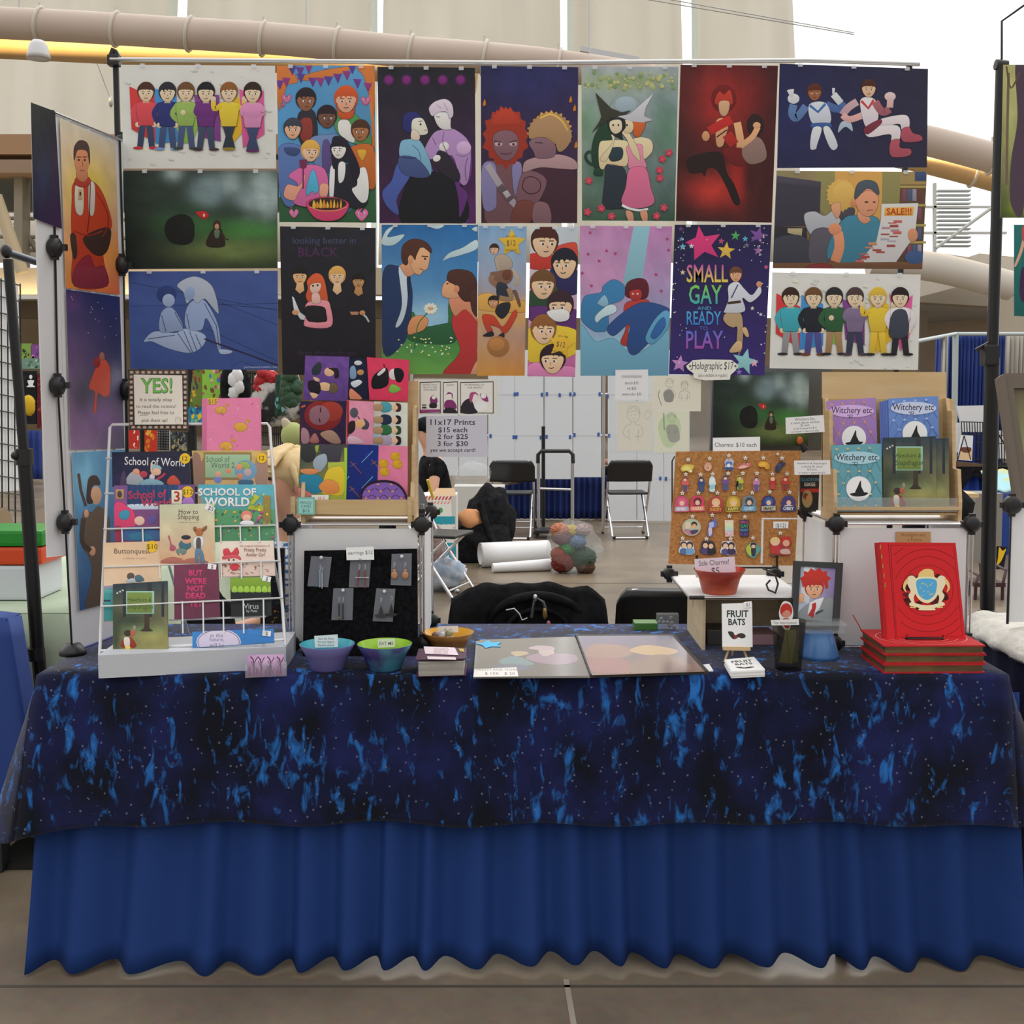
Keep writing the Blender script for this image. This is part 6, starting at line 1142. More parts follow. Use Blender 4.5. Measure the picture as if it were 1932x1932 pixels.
for y in (3.12,3.49): mb.tube([(BX0,y,RZ+.004),(.80,y,RZ+.004)],.004,'steel',6)
mb.tube([(BX0,3.12,RZ+.004),(BX0,3.49,RZ+.004)],.004,'steel',6); mb.tube([(BX0,3.12,RZ+.004),(BX0+.04,3.12,RZ+.004)],.006,'black',6); mb.build('board_rim',t)
mb=MB(); connector(mb,(BX0-.005,3.49,RZ+.012),'y',.02); connector(mb,(.80,3.49,RZ+.012),'y',.02); mb.build('corner_connector',t)
for nm,lb,x,y,s,m in (('grey_tin','dark grey tin under the riser, left',.60,3.27,(.10,.10,.045),prin('tin_grey','55534f',.4,.4)),('pink_tin','flat pink lidded tin under the riser, right',.705,3.28,(.085,.11,.03),prin('tin_pink','b08a92',.45))):
    mb=MB(); mb.box((x,y,ZC+.001+s[2]/2),s,m,bev=.004); mb.build(nm,None,lb,'tin')
CK=Plane((0,3.30,.965),(1,3.30,.965),(0,3.355,1.30))
mb=MB(); mb.prism([CK.hit(x,y) for x,y in nums('1276 852 1511 850 1500 1067 1262 1064')],-CK.n*.012,M['cork']); ck=mb.build('cork_board',None,'cork pin board covered with character charms on the wire easel','pin board')
t=thing('wire_easel','black wire easel with curled feet holding the cork board','easel',Vector((CK.hit(1390,1070).x,3.28,RZ+.008)))
mb=MB(); zf=RZ+.012
for x in (1315,1466):
    p=CK.hit(x,1060,-.014); mb.tube([CK.hit(x,1050,.010),CK.hit(x,1062,.010),CK.hit(x,1072,.004),CK.hit(x,1072,-.02),CK.hit(x,900,-.02)],.0028,'blackm',8); mb.blob(CK.hit(x,1050,.010),.0045,'blackm',8,6)
mb.build('hook',t); mb=MB(); L_=CK.hit(1315,1071,-.018); R_=CK.hit(1466,1071,-.018); mb.tube([L_,R_],.0028,'blackm',8)
sc=[atz(x,y,zf) for x,y in nums('1440 1074 1466 1085 1470 1100 1462 1112')]
mb.tube([R_,R_+Vector((-.005,0,0)),CK.hit(1440,1073,-.014),Vector((at(1462,1085,3.24).x,3.24,.955)),Vector((at(1468,1098,3.18).x,3.18,zf+.02)),Vector((at(1463,1110,3.15).x,3.15,zf)),Vector((at(1450,1108,3.16).x,3.16,zf+.006)),Vector((at(1446,1098,3.17).x,3.17,zf+.02)),Vector((at(1453,1092,3.18).x,3.18,zf+.03))],.0028,'blackm',8)
mb.tube([L_,Vector((L_.x,3.22,zf)),Vector((L_.x+.01,3.20,zf))],.0028,'blackm',8); mb.build('easel_foot',t)
mb=MB(); m_=(L_+R_)/2; mb.tube([m_+Vector((0,.01,.25)),Vector((m_.x,3.45,zf))],.0028,'blackm',8); mb.build('rear_leg',t)
mb=MB(); mb.tube([CK.hit(1268,1000,-.015),CK.hit(1268,870,-.015),CK.hit(1273,861,-.015)],.002,'blackm',6); mb.build('side_wire',t)
CS=(1230,820,.18116); CHG='charms on the cork board'; M['enamel']=printed('printed_acrylic',.2,.4)
pinm=prin('clear_star_pin','ece8dc',.12,.1)
def pin(x,y,label):
    mb=MB(); c=CK.hit(CS[0]+x*CS[2],CS[1]+y*CS[2],.004); u=Vector((1,0,0)); v=CK.n.cross(u); P_=[c+(u*math.sin(math.pi*i/5)+v*math.cos(math.pi*i/5))*(.0074 if i%2==0 else .0036) for i in range(10)]
    mb.prism(P_,CK.n*.003,pinm); mb.tube([c,CK.hit(CS[0]+x*CS[2],CS[1]+y*CS[2],.0)],.0012,'steel',5); mb.blob(c+CK.n*.003,.002,'steel',6,5); mb.build('push_pin',None,'star shaped push pin holding the '+label,'push pin','star push pins on the cork board')
def charm(label,pinxy,outline,base,draw=None,smooth=True):
    a=Art(CK.off(.006),'enamel'); a.fr(*CS); P_=nums(outline) if isinstance(outline,str) else outline; P_=spline(P_,True,4) if smooth else P_
    a.prism([a.P(*q) for q in P_],-CK.n*.003,M['enamel'],hx(base,PK)); a.nxt()
    if draw: draw(a)
    a.build('charm',None,label,'charm',CHG); pin(*pinxy,label.split(',')[0])
def oval(x,y,rx,ry,n=14): return [(x+rx*math.cos(2*math.pi*i/n),y+ry*math.sin(2*math.pi*i/n)) for i in range(n)]
charm('pale yellow leafy charm, first of the top row',(376,262),'300 360 320 320 370 310 420 315 440 330 420 370 420 390 390 395 360 375 320 385','c8b24a',lambda a: (a.s_('dccc6a','320 355 350 330 400 340 390 370 340 372'),a.e('e8e4d8',405,380,14,10)))
charm('peach round disc charm with a ring, top row',(600,250),oval(584,335,40,46),'c8947a',lambda a: (a.e('d8ac90',580,345,28,28),a.e('a87058',580,345,16,16),a.e('c8947a',580,345,10,10)))
charm('white and blue suited figure charm, top row',(800,220),'755 290 780 250 830 250 855 280 845 310 850 370 820 360 800 340 770 370 755 360 765 310','a8b4cc',lambda a: (a.s_('4a6aa8','775 285 830 285 830 320 775 320'),a.e('c8946a',802,262,15),a.s_('3a4a7a','760 340 840 340 845 368 760 366'),a.e('e0e4ec',800,320,18,20)))
charm('pink reclining figure charm, top row',(972,245),'885 350 930 310 980 290 1020 295 1025 330 980 345 930 360','c86a68',lambda a: (a.e('6a3a34',990,300,16),a.s_('e0b0a8','900 345 950 320 1000 330 960 350'),a.e('e0b89a',994,305,9)))
charm('orange rounded charm with a curl, top row',(1158,243),'1105 310 1130 280 1180 280 1220 310 1225 355 1190 360 1170 340 1120 335','cf9428',lambda a: (a.s_('e0ac40','1120 310 1150 290 1190 300 1180 325 1130 325'),a.ln('a86a1c','1190 345 1215 350 1210 330',5,True)))
charm('navy figure charm with a stick, top row right',(1353,245),'1285 350 1320 290 1340 280 1370 290 1395 300 1360 340 1320 390 1300 390','2a3050',lambda a: (a.e('2a2024',1350,292,15),a.s_('3c4470','1315 310 1345 305 1340 340 1315 350'),a.ln('1c1c24','1295 350 1390 300',7)))
def fig(c1,c2,hair,skin='e0b898',x=0,y=0,h=130):
    return lambda a: (a.s_(c2,[(x-20,y+h*.5),(x+20,y+h*.5),(x+18,y+h*.98),(x-18,y+h*.98)]),a.s_(c1,[(x-26,y+h*.27),(x+26,y+h*.27),(x+30,y+h*.52),(x-30,y+h*.52)]),a.e(hair,x,y+h*.14,24,22),a.e(skin,x,y+h*.18,18,15))
def figout(x,y,h=130): return [(x-14,y-4),(x+14,y-4),(x+30,y+h*.14),(x+34,y+h*.3),(x+40,y+h*.5),(x+26,y+h*.62),(x+26,y+h),(x-26,y+h),(x-26,y+h*.62),(x-36,y+h*.5),(x-32,y+h*.28),(x-28,y+h*.12)]
for x,y,h,c1,c2,hr_,lb,px_,py_ in ((345,445,145,'c85a5a','4a5068','4a2c24','red sweater figure charm, second row left end',352,413),(515,450,140,'30407a','3a4a70','22242c','blue sweater figure charm, second row',505,418),(765,430,145,'6a4a8a','44507a','2a2430','purple sweater figure charm, second row',792,405),(915,430,140,'b8b83a','5a6a48','4a3a24','lime sweater figure charm, second row',945,403),(1088,445,135,'b87aa8','5a5080','3a2430','pink sweater figure charm, second row',1092,405),(1258,445,120,'a83030','b04038','d8bc78','blond figure in red charm, second row',1253,410),(1390,445,125,'b83838','7a3a34','b8302c','red-haired figure charm, second row right end',1405,410)):
    charm(lb,(px_,py_),figout(x,y,h),c1,fig(c1,c2,hr_,x=x,y=y,h=h))
charm('mirror-bright pale blue figure charm, second row',(632,410),figout(628,440,150),'b8d8dc',lambda a: (a.s_('dcecec','610 460 645 455 650 500 610 505'),a.s_('8ac0d0','605 530 655 525 650 560 610 570')))
for x,y,c,b_,tx,tc,hair,lb,px_,py_ in ((310,720,'b84a6a','9a98a8','BIMBO','d8d8e0','d05a78','rose arched charm with grey banner, third row left end',315,610),(473,715,'c8385a','d86a60','HARD','e8d0b0','6a2430','crimson round charm with banner, third row second',483,608),(665,725,'a83a3a','7a2420','DADDY','e0a030','e0b078','dark red winged charm with fiery banner, third row third',680,608),(848,720,'b0942c','6a5a20','HAPPY','d8c85a','d8b050','golden square charm, middle of the third row',852,610),(1012,715,'6a7a84','5a90b0','QUIET','b8d0dc','3a4048','slate round charm with blue banner, third row',1043,605),(1215,715,'3a2860','b8b090','SMART','3a3430','2a5a9a','black and violet galaxy charm with cream banner, third row',1226,597),(1423,715,'3a3470','342c62','OBEY','d0d8ec','4a2a6a','indigo round charm lettered OBEY, third row right end',1433,600)):
    def dr(a,x=x,y=y,c=c,b_=b_,tx=tx,tc=tc,hair=hair):
        a.e(hair,x+2,y-20,44,42); a.e('e0b8a0',x+2,y-5,24,26); a.s_('c8c0c8' if x>1300 else hair,[(x-34,y+20),(x+34,y+20),(x+40,y+40),(x-40,y+40)]); a.p(b_,[(x-72,y+32),(x+72,y+28),(x+74,y+74),(x-74,y+78)]); a.t(tx,x,y+70,46,tc,.03,.92*4.2/max(4,len(tx)))
    charm(lb,(px_,py_),[(x-70,y-20),(x-50,y-65),(x,y-82),(x+50,y-65),(x+72,y-20),(x+70,y+20),(x+80,y+50),(x+76,y+80),(x,y+86),(x-76,y+84),(x-80,y+50),(x-72,y+20)],c,dr)
charm('sage round charm of two embracing people, fourth row left',(420,852),oval(412,965,98,90),'b0a894',lambda a: (a.e('a8b8a0',412,955,82,72),a.e('d8c0a0',375,945,28,36),a.e('2c2424',440,935,32,30),a.e('d8a078',440,955,24,26),a.s_('b07a8a','330 990 400 990 420 1040 380 1040'),a.s_('4a3a5a','400 1000 480 990 470 1020 420 1040')))
charm('slim blue figure charm with raised arm, fourth row',(627,838),'600 910 625 880 640 900 660 870 680 940 650 970 625 985 635 1040 600 1065 580 1040 585 980','5a6ab0',lambda a: (a.s_('a8b0d8','600 920 640 910 640 960 600 960'),a.e('6a3a2c',618,895,14),a.s_('c8b8d0','590 970 625 975 620 1040 595 1050')))
charm('pastel stacked-word charm ending PLAY, fourth row',(805,848),'758 890 850 890 850 1060 762 1062','e0c8b8',lambda a: (a.p(('d8d8a0','a8d0c8'),'762 925 846 925 846 1000 762 1000'),a.p('b8a8cc','764 1003 846 1003 846 1018 764 1018'),a.t('PLAY',806,1055,44,'b8709a',.02,.85)),False)
charm('dark stacked-word charm in rainbow letters, fourth row',(966,857),'916 890 1010 890 1012 1062 918 1062','2a2440',lambda a: (a.t('SMALL',964,922,34,'b84a7a',.02,.9),a.t('GAY',964,968,54,'3aa06a',.02,.8),a.t('READY',964,1006,36,'4a90c0',.02,.8),a.t('PLAY',964,1054,46,'6a4aa0',.02,.8)),False)
def duo(x,y,c1,c2,h1,h2): return lambda a: (a.s_(c1,[(x-70,y+50),(x-20,y+30),(x+5,y+90),(x-60,y+90)]),a.s_(c2,[(x,y+30),(x+70,y+40),(x+75,y+90),(x,y+95)]),a.e(h1,x-32,y-5,36,34),a.e('e0b898',x-28,y+6,26,27),a.e(h2,x+32,y,36,38),a.e('e0b898',x+30,y+12,24,26))
def duoout(x,y): return [(x-60,y-40),(x-10,y-44),(x+40,y-44),(x+70,y-10),(x+75,y+30),(x+84,y+80),(x+40,y+102),(x-40,y+92),(x-84,y+70),(x-70,y+20)]
charm('pale blue shirted couple charm, bottom row left',(318,1080),duoout(362,1150),'c8d0d8',duo(362,1150,'4a6a98','6a98c0','4a2c24','3a2c28'))
charm('dark-haired couple charm in black tops, bottom row',(566,1085),duoout(585,1150),'3a3440',duo(585,1150,'4a3a70','201c22','26202c','2c2428'))
charm('couple charm with white outline, bottom row',(818,1085),duoout(795,1155),'d8d4d4',duo(795,1155,'4a4a80','3a2a4a','3a3040','2c2428'))
charm('green and teal diamond charm with a small figure, bottom row',(1050,1077),'1055 1120 1110 1160 1130 1200 1080 1270 1050 1285 1000 1250 980 1200 990 1160','4a9a8a',lambda a: (a.s_('a8b83a','990 1165 1040 1140 1030 1260 985 1210'),a.s_('30243a','1035 1180 1080 1180 1075 1260 1040 1260'),a.e('2c2040',1057,1155,32,32),a.e('d8b49a',1057,1165,22,18)))
charm('large red charm of a blond and a red-haired figure, bottom right',(1335,1025),'1230 1120 1270 1065 1330 1075 1370 1065 1440 1070 1450 1130 1430 1180 1450 1230 1400 1260 1330 1250 1260 1270 1240 1200','a02a2a',lambda a: (a.e('d8bc78',1283,1110,52,46),a.e('e0b898',1285,1130,36,32),a.spiky('b8281f',1398,1105,58,56,9,.25),a.e('d8a088',1398,1130,36,34),a.s_('b83030','1240 1170 1320 1160 1330 1240 1250 1240'),a.s_('c8a8a0','1340 1200 1420 1190 1440 1240 1350 1240'),a.s_('6a3a34','1230 1240 1300 1240 1280 1270 1230 1265')))
mb=MB(); c=CK.hit(1230+1310*.18116,820+205*.18116,.006); mb.blob(c,.0042,'white',10,8); mb.build('ball_pin',None,'white ball push pin near the top right corner of the cork','push pin')
t=None
for q,lb in (('1437 977 1506 977 1506 980 1437 980','horizontal white tape strip on the cork board'),('1437 981 1441 980 1439 1063 1435 1063','vertical white tape strip on the cork board')):
    mb=MB(); mb.prism([CK.hit(x,y,.0008) for x,y in nums(q)],-CK.n*.0006,M['paper']); mb.build('tape_strip',None,lb,'tape')
card('1459 984 1488 984 1487 997 1459 997','small white tag reading $12 between arrows on the cork',[('|$12|',1473,995,11,.9,0)],CK,.003,'dcdce4')
card('1345 826 1434 824 1434 852 1345 854','white folded sign reading Charms $10 each above the cork',[('Charms: $10 each',1388,843,11.5,.95,0)],CK,-.001)
# red bowl of sale charms
t4,c4,r4=bowl('red sunset-patterned bowl on the white board in front of the cork',1357,1118,49,.066,.045,redm,redo,z=RZ+.0075)
card('1310 1055 1386 1050 1389 1088 1313 1090','lilac card reading Sale Charms $5 standing in the red bowl',[('Sale Charms!',1347,1066,14,.78,-.06),('$5',1350,1083,18,.9,-.04)],vplane(c4.y-.01),0,'d4ccd8')
# booklet on mini easel + pile
t=thing('mini_easel','tiny wooden easel holding the white booklet','easel',atz(1390,1250,ZC)); fy=atz(1390,1250,ZC).y
FP=Plane((0,fy-.005,ZC),(1,fy-.005,ZC),(0,fy+.022,ZC+.13))
mb=MB(); mb.prism([FP.hit(x,y,.008) for x,y in nums('1364 1220 1416 1221 1416 1228 1365 1227')],-FP.n*.014,M['wood']); mb.build('ledge',t)
for x0,x1 in ((1374,1367),(1404,1412)): mb=MB(); mb.tube([FP.hit((x0*.3+1390*.7),1150,-.006),FP.hit(x0,1228,-.004),atz(x1,1249,ZC+.002)],.0032,'wood',6); mb.build('leg',t)
mb=MB(); mb.tube([FP.hit(1390,1160,-.008),Vector((FP.hit(1390,1160).x,fy+.07,ZC+.003))],.003,'wood',6); mb.build('leg',t)
def bats(a,o,small=False):
    a.fr(*o); a.t('FRUIT',733,600,88,'2e3a34',.03,.86); a.t('BATS',725,672,80,'2e3a34',.03,.86)
    a.s_('3a302e','645 732 690 735 710 765 760 745 800 760 802 785 770 795 740 785 715 800 690 800 660 770',3); a.s_('8a2c24','700 770 730 768 725 790 705 800')
a=Art(FP.off(.002)); a.sheet('1362 1139 1419 1137 1420 1221 1363 1221',.004,'e4e6e8'); bats(a,(1240,1040,.20704)); a.meta=0; o=a.build('booklet',None,'white booklet titled FRUIT BATS standing on the tiny easel','booklet')
card('1403 1136 1418 1134 1418 1146 1404 1147','tiny $1 price flag on the standing booklet',[('$1',1411,1144,8,1,0)],FP,.004)
tp_=[nums('1367 1244 1422 1239 1443 1263 1380 1266'),.019]
for k in range(7):
    z0=ZC+.001+.0026*k; j=.0012*math.sin(k*2.3)
    cs=[atz(x,y,ZC+.0194) for x,y in tp_[0]]; cs=[Vector((v.x+j,v.y+j,0)) for v in cs]
    mb=Art(zplane(z0+.0024),'print'); P_=[Vector((v.x,v.y,z0)) for v in (cs[3],cs[2],cs[1],cs[0])]; mb.hexa(P_+[v+Vector((0,0,.0023)) for v in P_],M['print'],hx('e0e0e0',PK)); mb.k=1
    if k==6:
        mb.uvp=1; f=lambda u,v: (1367+55*u+(13+8*u)*v,1244-5*u+(22+2*u)*v)
        old=mb.P; mb.P=lambda x,y: old(*f((x-590)/275,(y-470)/400)); mb.t('FRUIT',730,605,90,'2e3a34',.03,.8); mb.t('BATS',730,690,84,'2e3a34',.03,.8); mb.s_('3a302e','645 742 690 745 710 775 760 755 800 770 770 800 715 810 660 780',3)
    mb.build('booklet',None,['white booklet at the bottom of the small pile by the tumbler','white booklet second from the bottom of the small pile','white booklet third from the bottom of the small pile','white booklet in the middle of the small pile','white booklet third from the top of the small pile','white booklet second from the top of the small pile','white FRUIT BATS booklet lying on top of the small pile'][k],'booklet','pile of booklets')
# smoky tumbler with notes
c=atz(1487,1262,ZC+.001); t=thing('tumbler','tall smoky plastic tumbler used as a tip jar','tumbler',c)
mb=MB(); mb.lathe([(0,0),(.033,0),(.034,.004),(.043,.128),(.0415,.128),(.0325,.008),(0,.008)],c,M['smoke'],36); mb.build('cup',t)
for i,(dx,dy,r_,cc) in enumerate(((.0,.0,.12,'8a8a5a'),(.012,.006,-.1,'6f744a'),(-.008,.010,.2,'9a9468'))):
    mb=MB(); mb.box(c+Vector((dx,dy,.058)),(.03,.0012,.086),prin('bank_note_%d'%i,cc,.8),rot=roty(r_) @ rotz(i*.5)); mb.build('bank_note',None,'folded green bank note in the tumbler, %s'%('front','middle','back')[i],'bank note','notes in the tumbler')
TPx=vplane(c.y-.044); card('1454 1170 1507 1168 1508 1179 1456 1180','narrow white tips card clipped on the tumbler rim',[('Tips Appreciated!',1481,1177,6.2,1,0)],TPx,0)
a=Art(vplane(c.y+.02),'enamel'); a.fr(1240,1040,.20704); P_=spline(nums('1110 560 1130 490 1165 455 1220 480 1240 560 1230 620 1210 700 1190 725 1150 700 1120 620'),True,4); a.prism([a.P(*q) for q in P_],Vector((0,.002,0)),M['enamel'],hx('dcdcdc',PK)); a.nxt(); a.e('b8322a',1175,540,56,66); a.e('cc8a78',1178,570,38,36); a.s_('b8322a','1140 560 1150 510 1200 510 1215 550 1180 535'); a.s_('a83a34','1140 620 1210 620 1200 700 1160 690'); a.build('paper_figure',None,'die-cut paper figure with red hair standing in the tumbler','paper figure')
# framed portrait on clear box on blue bowl
c=atz(1545,1240,ZC+.001); bl=prin('blue_melamine','4a78b0',.3)
mb=MB(); mb.lathe([(.0,.072),(.030,.072),(.036,.068),(.052,.010),(.053,0),(.051,0),(.034,.064),(0,.066)],c,bl,40); mb.build('bowl',None,'blue bowl turned upside down under the framed portrait','bowl')
mb=MB(); zb=c.z+.0725; mb.box(c+Vector((.004,0,.0725+.011)),(.105,.10,.020),M['acryl'],bev=.006); mb.box(c+Vector((.004,0,.0725+.0255)),(.112,.106,.006),M['acryl'],bev=.003); mb.build('clear_case',None,'clear lidded plastic case between blue bowl and picture frame','box')
FR=Plane((0,c.y-.03,c.z+.10),(1,c.y+.03,c.z+.10),(0,c.y+.015,c.z+.28))
t=thing('picture_frame','black framed portrait of a red-haired person in a grey jacket','picture frame',FR.hit(1545,1187)); mb=MB(); O=nums('1499 1058 1591 1062 1583 1190 1494 1182'); I=nums('1511 1068 1578 1072 1571 1174 1505 1168')
for i in range(4): j=(i+1)%4; mb.prism([FR.hit(*O[i]),FR.hit(*O[j]),FR.hit(*I[j]),FR.hit(*I[i])],-FR.n*.014,prin('black_frame',(.022,.024,.026),.4) if i==0 else mb.mats[0])
mb.build('frame',t)
a=Art(FR.off(-.005)); a.sheet([I[0],I[1],I[2],I[3]],.002,'8a90a8'); a.ink=.35; a.fr(1240,1040,.20704); a.bg('9aa4b4','8a78a8','a8b4c0','7a6a98',6,.04); a.p('c8ccd4','1340 140 1440 140 1380 480 1300 440'); a.s_('82888a','1270 620 1300 540 1400 470 1500 440 1600 430 1620 640 1270 640'); a.p('d0d0d4','1390 470 1450 440 1520 420 1480 520 1410 600 1370 570'); a.p('a82c2c','1410 480 1445 465 1450 500 1420 610 1375 580 1410 520'); a.p('3a4446','1440 560 1510 530 1515 545 1445 580'); a.head(1430,340,90,'d8a27c','b03028',0,2); a.p('b83228','1325 330 1315 270 1300 245 1335 225 1335 180 1375 190 1400 155 1440 178 1480 152 1505 185 1550 180 1545 220 1585 245 1555 275 1560 330 1535 345 1520 290 1490 275 1470 300 1440 265 1410 295 1385 270 1365 305'); a.s_('d8a27c','1285 440 1300 385 1335 400 1330 460 1290 470'); a.build('portrait',t)
mb=MB(); mb.prism([FR.hit(1530,1090,-.016),FR.hit(1556,1091,-.016),FR.hit(1558,1187,-.05),FR.hit(1526,1185,-.05)],-FR.n*.003,M['black']); mb.build('stand',t)
# red books
t0=atz(1666,1271,ZC+.001); t1_=atz(1858,1270,ZC+.001); dy=Vector((.002,.203,0)); redc=noisy('red_book_cloth','b81c22','c62228',60,.65); gilt=noisy('gilt_page_block','8a7048','5f5038',12,.4,metal=.4,stretch=(1,1,6)); H_=.0236
gold=prin('gilt','c8a858',.35,.6)
for k in range(3):
    z=ZC+.001+(H_+.0005)*k; sh=Vector((.004*(k==1),.003*(k==1),0)); p,q=Vector((t0.x,t0.y,z))+sh,Vector((t1_.x,t1_.y,z))+sh
    t=thing('red_book',['bottom book of the red clothbound stack','middle book of the red clothbound stack','top book of the red clothbound stack, under the wire stand'][k],'book',(p+q)/2,'red clothbound books'); th=Vector((0,0,.0035)); dx=(q-p).normalized()
    for nm,zz in (('back_cover',0),('front_cover',H_-.0035)):
        mb=MB(); o=Vector((0,0,zz)); mb.hexa([p+o,q+o,q+o+th,p+o+th,p+o+dy,q+o+dy,q+o+dy+th,p+o+dy+th],redc); mb.build(nm,t)
    mb=MB(); i_=dx*.005+Vector((0,.004,.0035)); i2=dx*-.005+Vector((0,.004,.0035)); hh=Vector((0,0,H_-.007)); mb.hexa([p+i_,q+i2,q+i2+hh,p+i_+hh,p+i_+dy*.96,q+i2+dy*.96,q+i2+dy*.96+hh,p+i_+dy*.96+hh],gilt); mb.build('page_block',t)
    if k==2:
        a=Art(zplane(z+H_+.0002)); ctr=p*.5+q*.5+dy*.5; u_=(q-p)*.5; v_=dy*.5
        a.P=lambda x,y: Vector((ctr.x,ctr.y,z+H_+.0003))+u_*x+v_*y
        for r_ in (.55,.72,.9): a.ln('e0a8a0',[(r_*math.cos(s_),r_*math.sin(s_)) for s_ in [i*.15 for i in range(43)] if abs(r_*math.cos(s_))<.97],.012)
        a.build('cover_print',t)
        mb=MB(); rp=p+dy*.9; mb.tube([rp+Vector((0,0,.02)),rp+Vector((-.008,0,.035)),at(1609,1160,rp.y)],.0013,redc,5); mb.build('ribbon',t)
BZ=ZC+.001+3*(H_+.0005); by=t0.y+.06
BK=Plane((0,by,BZ),(1,by+.02,BZ),(0,by+.05,BZ+.26))
t=thing('red_book','large red book with a gilt lion crest standing on the red stack','book',BK.hit(1755,1209),'red clothbound books'); C_=nums('1659 1023 1803 1024 1822 1205 1674 1209')
a=Art(BK,'matte'); a.sheet(C_,.004,'b82026'); a.fr(0,0,1); a.p('c02228','1662 1025 1802 1026 1820 1203 1677 1206'); DKr='6a1418'
a.ln(DKr,'1676 1026 1690 1206',1.2); a.ln(DKr,'1680 1029 1799 1028 1816 1200 1692 1203',1,False,True)
for r_ in (48,64,78,92,106): 
    P_=[(1750+r_*math.cos(s_),1114+r_*1.0*math.sin(s_)) for s_ in [i*.12 for i in range(54)]]; run=[]
    for q_ in P_+[(0,0)]:
        if 1683+(q_[1]-1028)*.075<q_[0]<1798+(q_[1]-1028)*.1 and 1030<q_[1]<1200: run.append(q_)
        else:
            if len(run)>2: a.ln(DKr,run,.9)
            run=[]
rnd=random.Random(7)
for k in range(46):
    an=rnd.uniform(0,6.28); rr=rnd.uniform(26,44); a.s_(['4a1418','5a181c','381014'][k%3],[(1747+rr*math.cos(an)+dx_,1116+rr*.82*math.sin(an)+dy_) for dx_,dy_ in ((-6,0),(0,-4),(6,1),(0,5))],3)
G_='d8bc78'; 
a.s_(G_,'1731 1090 1735 1080 1748 1074 1760 1080 1764 1090 1770 1096 1725 1096'); a.e(G_,1750,1080,12,7)
for sg in (-1,1):
    X=lambda v: 1748+sg*v
    a.s_('e0d0b0',[(X(20),1092),(X(26),1086),(X(34),1088),(X(38),1096),(X(34),1106),(X(30),1116),(X(34),1124),(X(28),1136),(X(22),1140),(X(24),1128),(X(20),1118),(X(16),1106)]); a.s_(G_,[(X(34),1090),(X(42),1098),(X(44),1110),(X(38),1118),(X(40),1108),(X(36),1100)]); a.ln(G_,[(X(24),1138),(X(30),1146),(X(20),1146)],3)
a.s_('e4d4ac','1728 1091 1768 1091 1770 1118 1762 1132 1749 1138 1735 1132 1727 1118'); a.s_('4fa0d0','1731 1094 1765 1094 1766 1116 1759 1127 1749 1132 1738 1127 1731 1116')
rnd=random.Random(4)
for k in range(14): a.e('a8b890',rnd.uniform(1735,1762),rnd.uniform(1098,1126),2,1.5,n=6)
a.s_('e4d4ac','1720 1136 1734 1140 1749 1142 1764 1140 1778 1136 1782 1142 1764 1147 1764 1151 1734 1151 1734 1147 1716 1142'); a.build('front_cover',t)
mb=MB(); mb.prism([BK.hit(x,y,-.006) for x,y in nums('1668 1026 1800 1027 1819 1203 1681 1206')],-BK.n*.022,gilt); mb.build('page_block',t)
mb=MB(); mb.prism([BK.hit(x,y,-.028) for x,y in C_],-BK.n*.003,redc); mb.tube([BK.hit(1661,1024,-.016),BK.hit(1676,1208,-.016)],.0155,redc,12); mb.build('spine_and_back',t)
mb=MB(); 
for i in range(5): mb.box(BK.hit(1661+2.2*i,1032+18*i,.001),(.003,.002,.012),gold)
mb.build('spine_lettering',t)
t=thing('plate_stand','black wire plate stand cradling the large red book','easel',BK.hit(1750,1212)); mb=MB()
L_,R_=BK.hit(1711,1203,.010),BK.hit(1779,1204,.010); mb.tube([L_+Vector((0,0,.008)),L_,R_,R_+Vector((0,0,.008))],.0018,'blackm',6)
for x in (1711,1779): q=BK.hit(x,1205,.010); mb.tube([q,Vector((q.x,q.y-.004,BZ+.002)),Vector((q.x,q.y+.09,BZ+.002)),BK.hit(x,1110,-.036)],.0018,'blackm',6)
mb.tube([Vector((L_.x,L_.y-.004,BZ+.003)),Vector((R_.x,R_.y-.004,BZ+.003))],.0018,'blackm',6); mb.build('wire',t)
card('1690 1003 1756 1003 1756 1026 1690 1024','brown kraft paper label on the cube behind the red book',[('Hoolights and',1723,1012,9,.9,0),('a Potion',1726,1021,9,.9,0)],vplane(3.166),.001,'b08a60','7a5a3a')
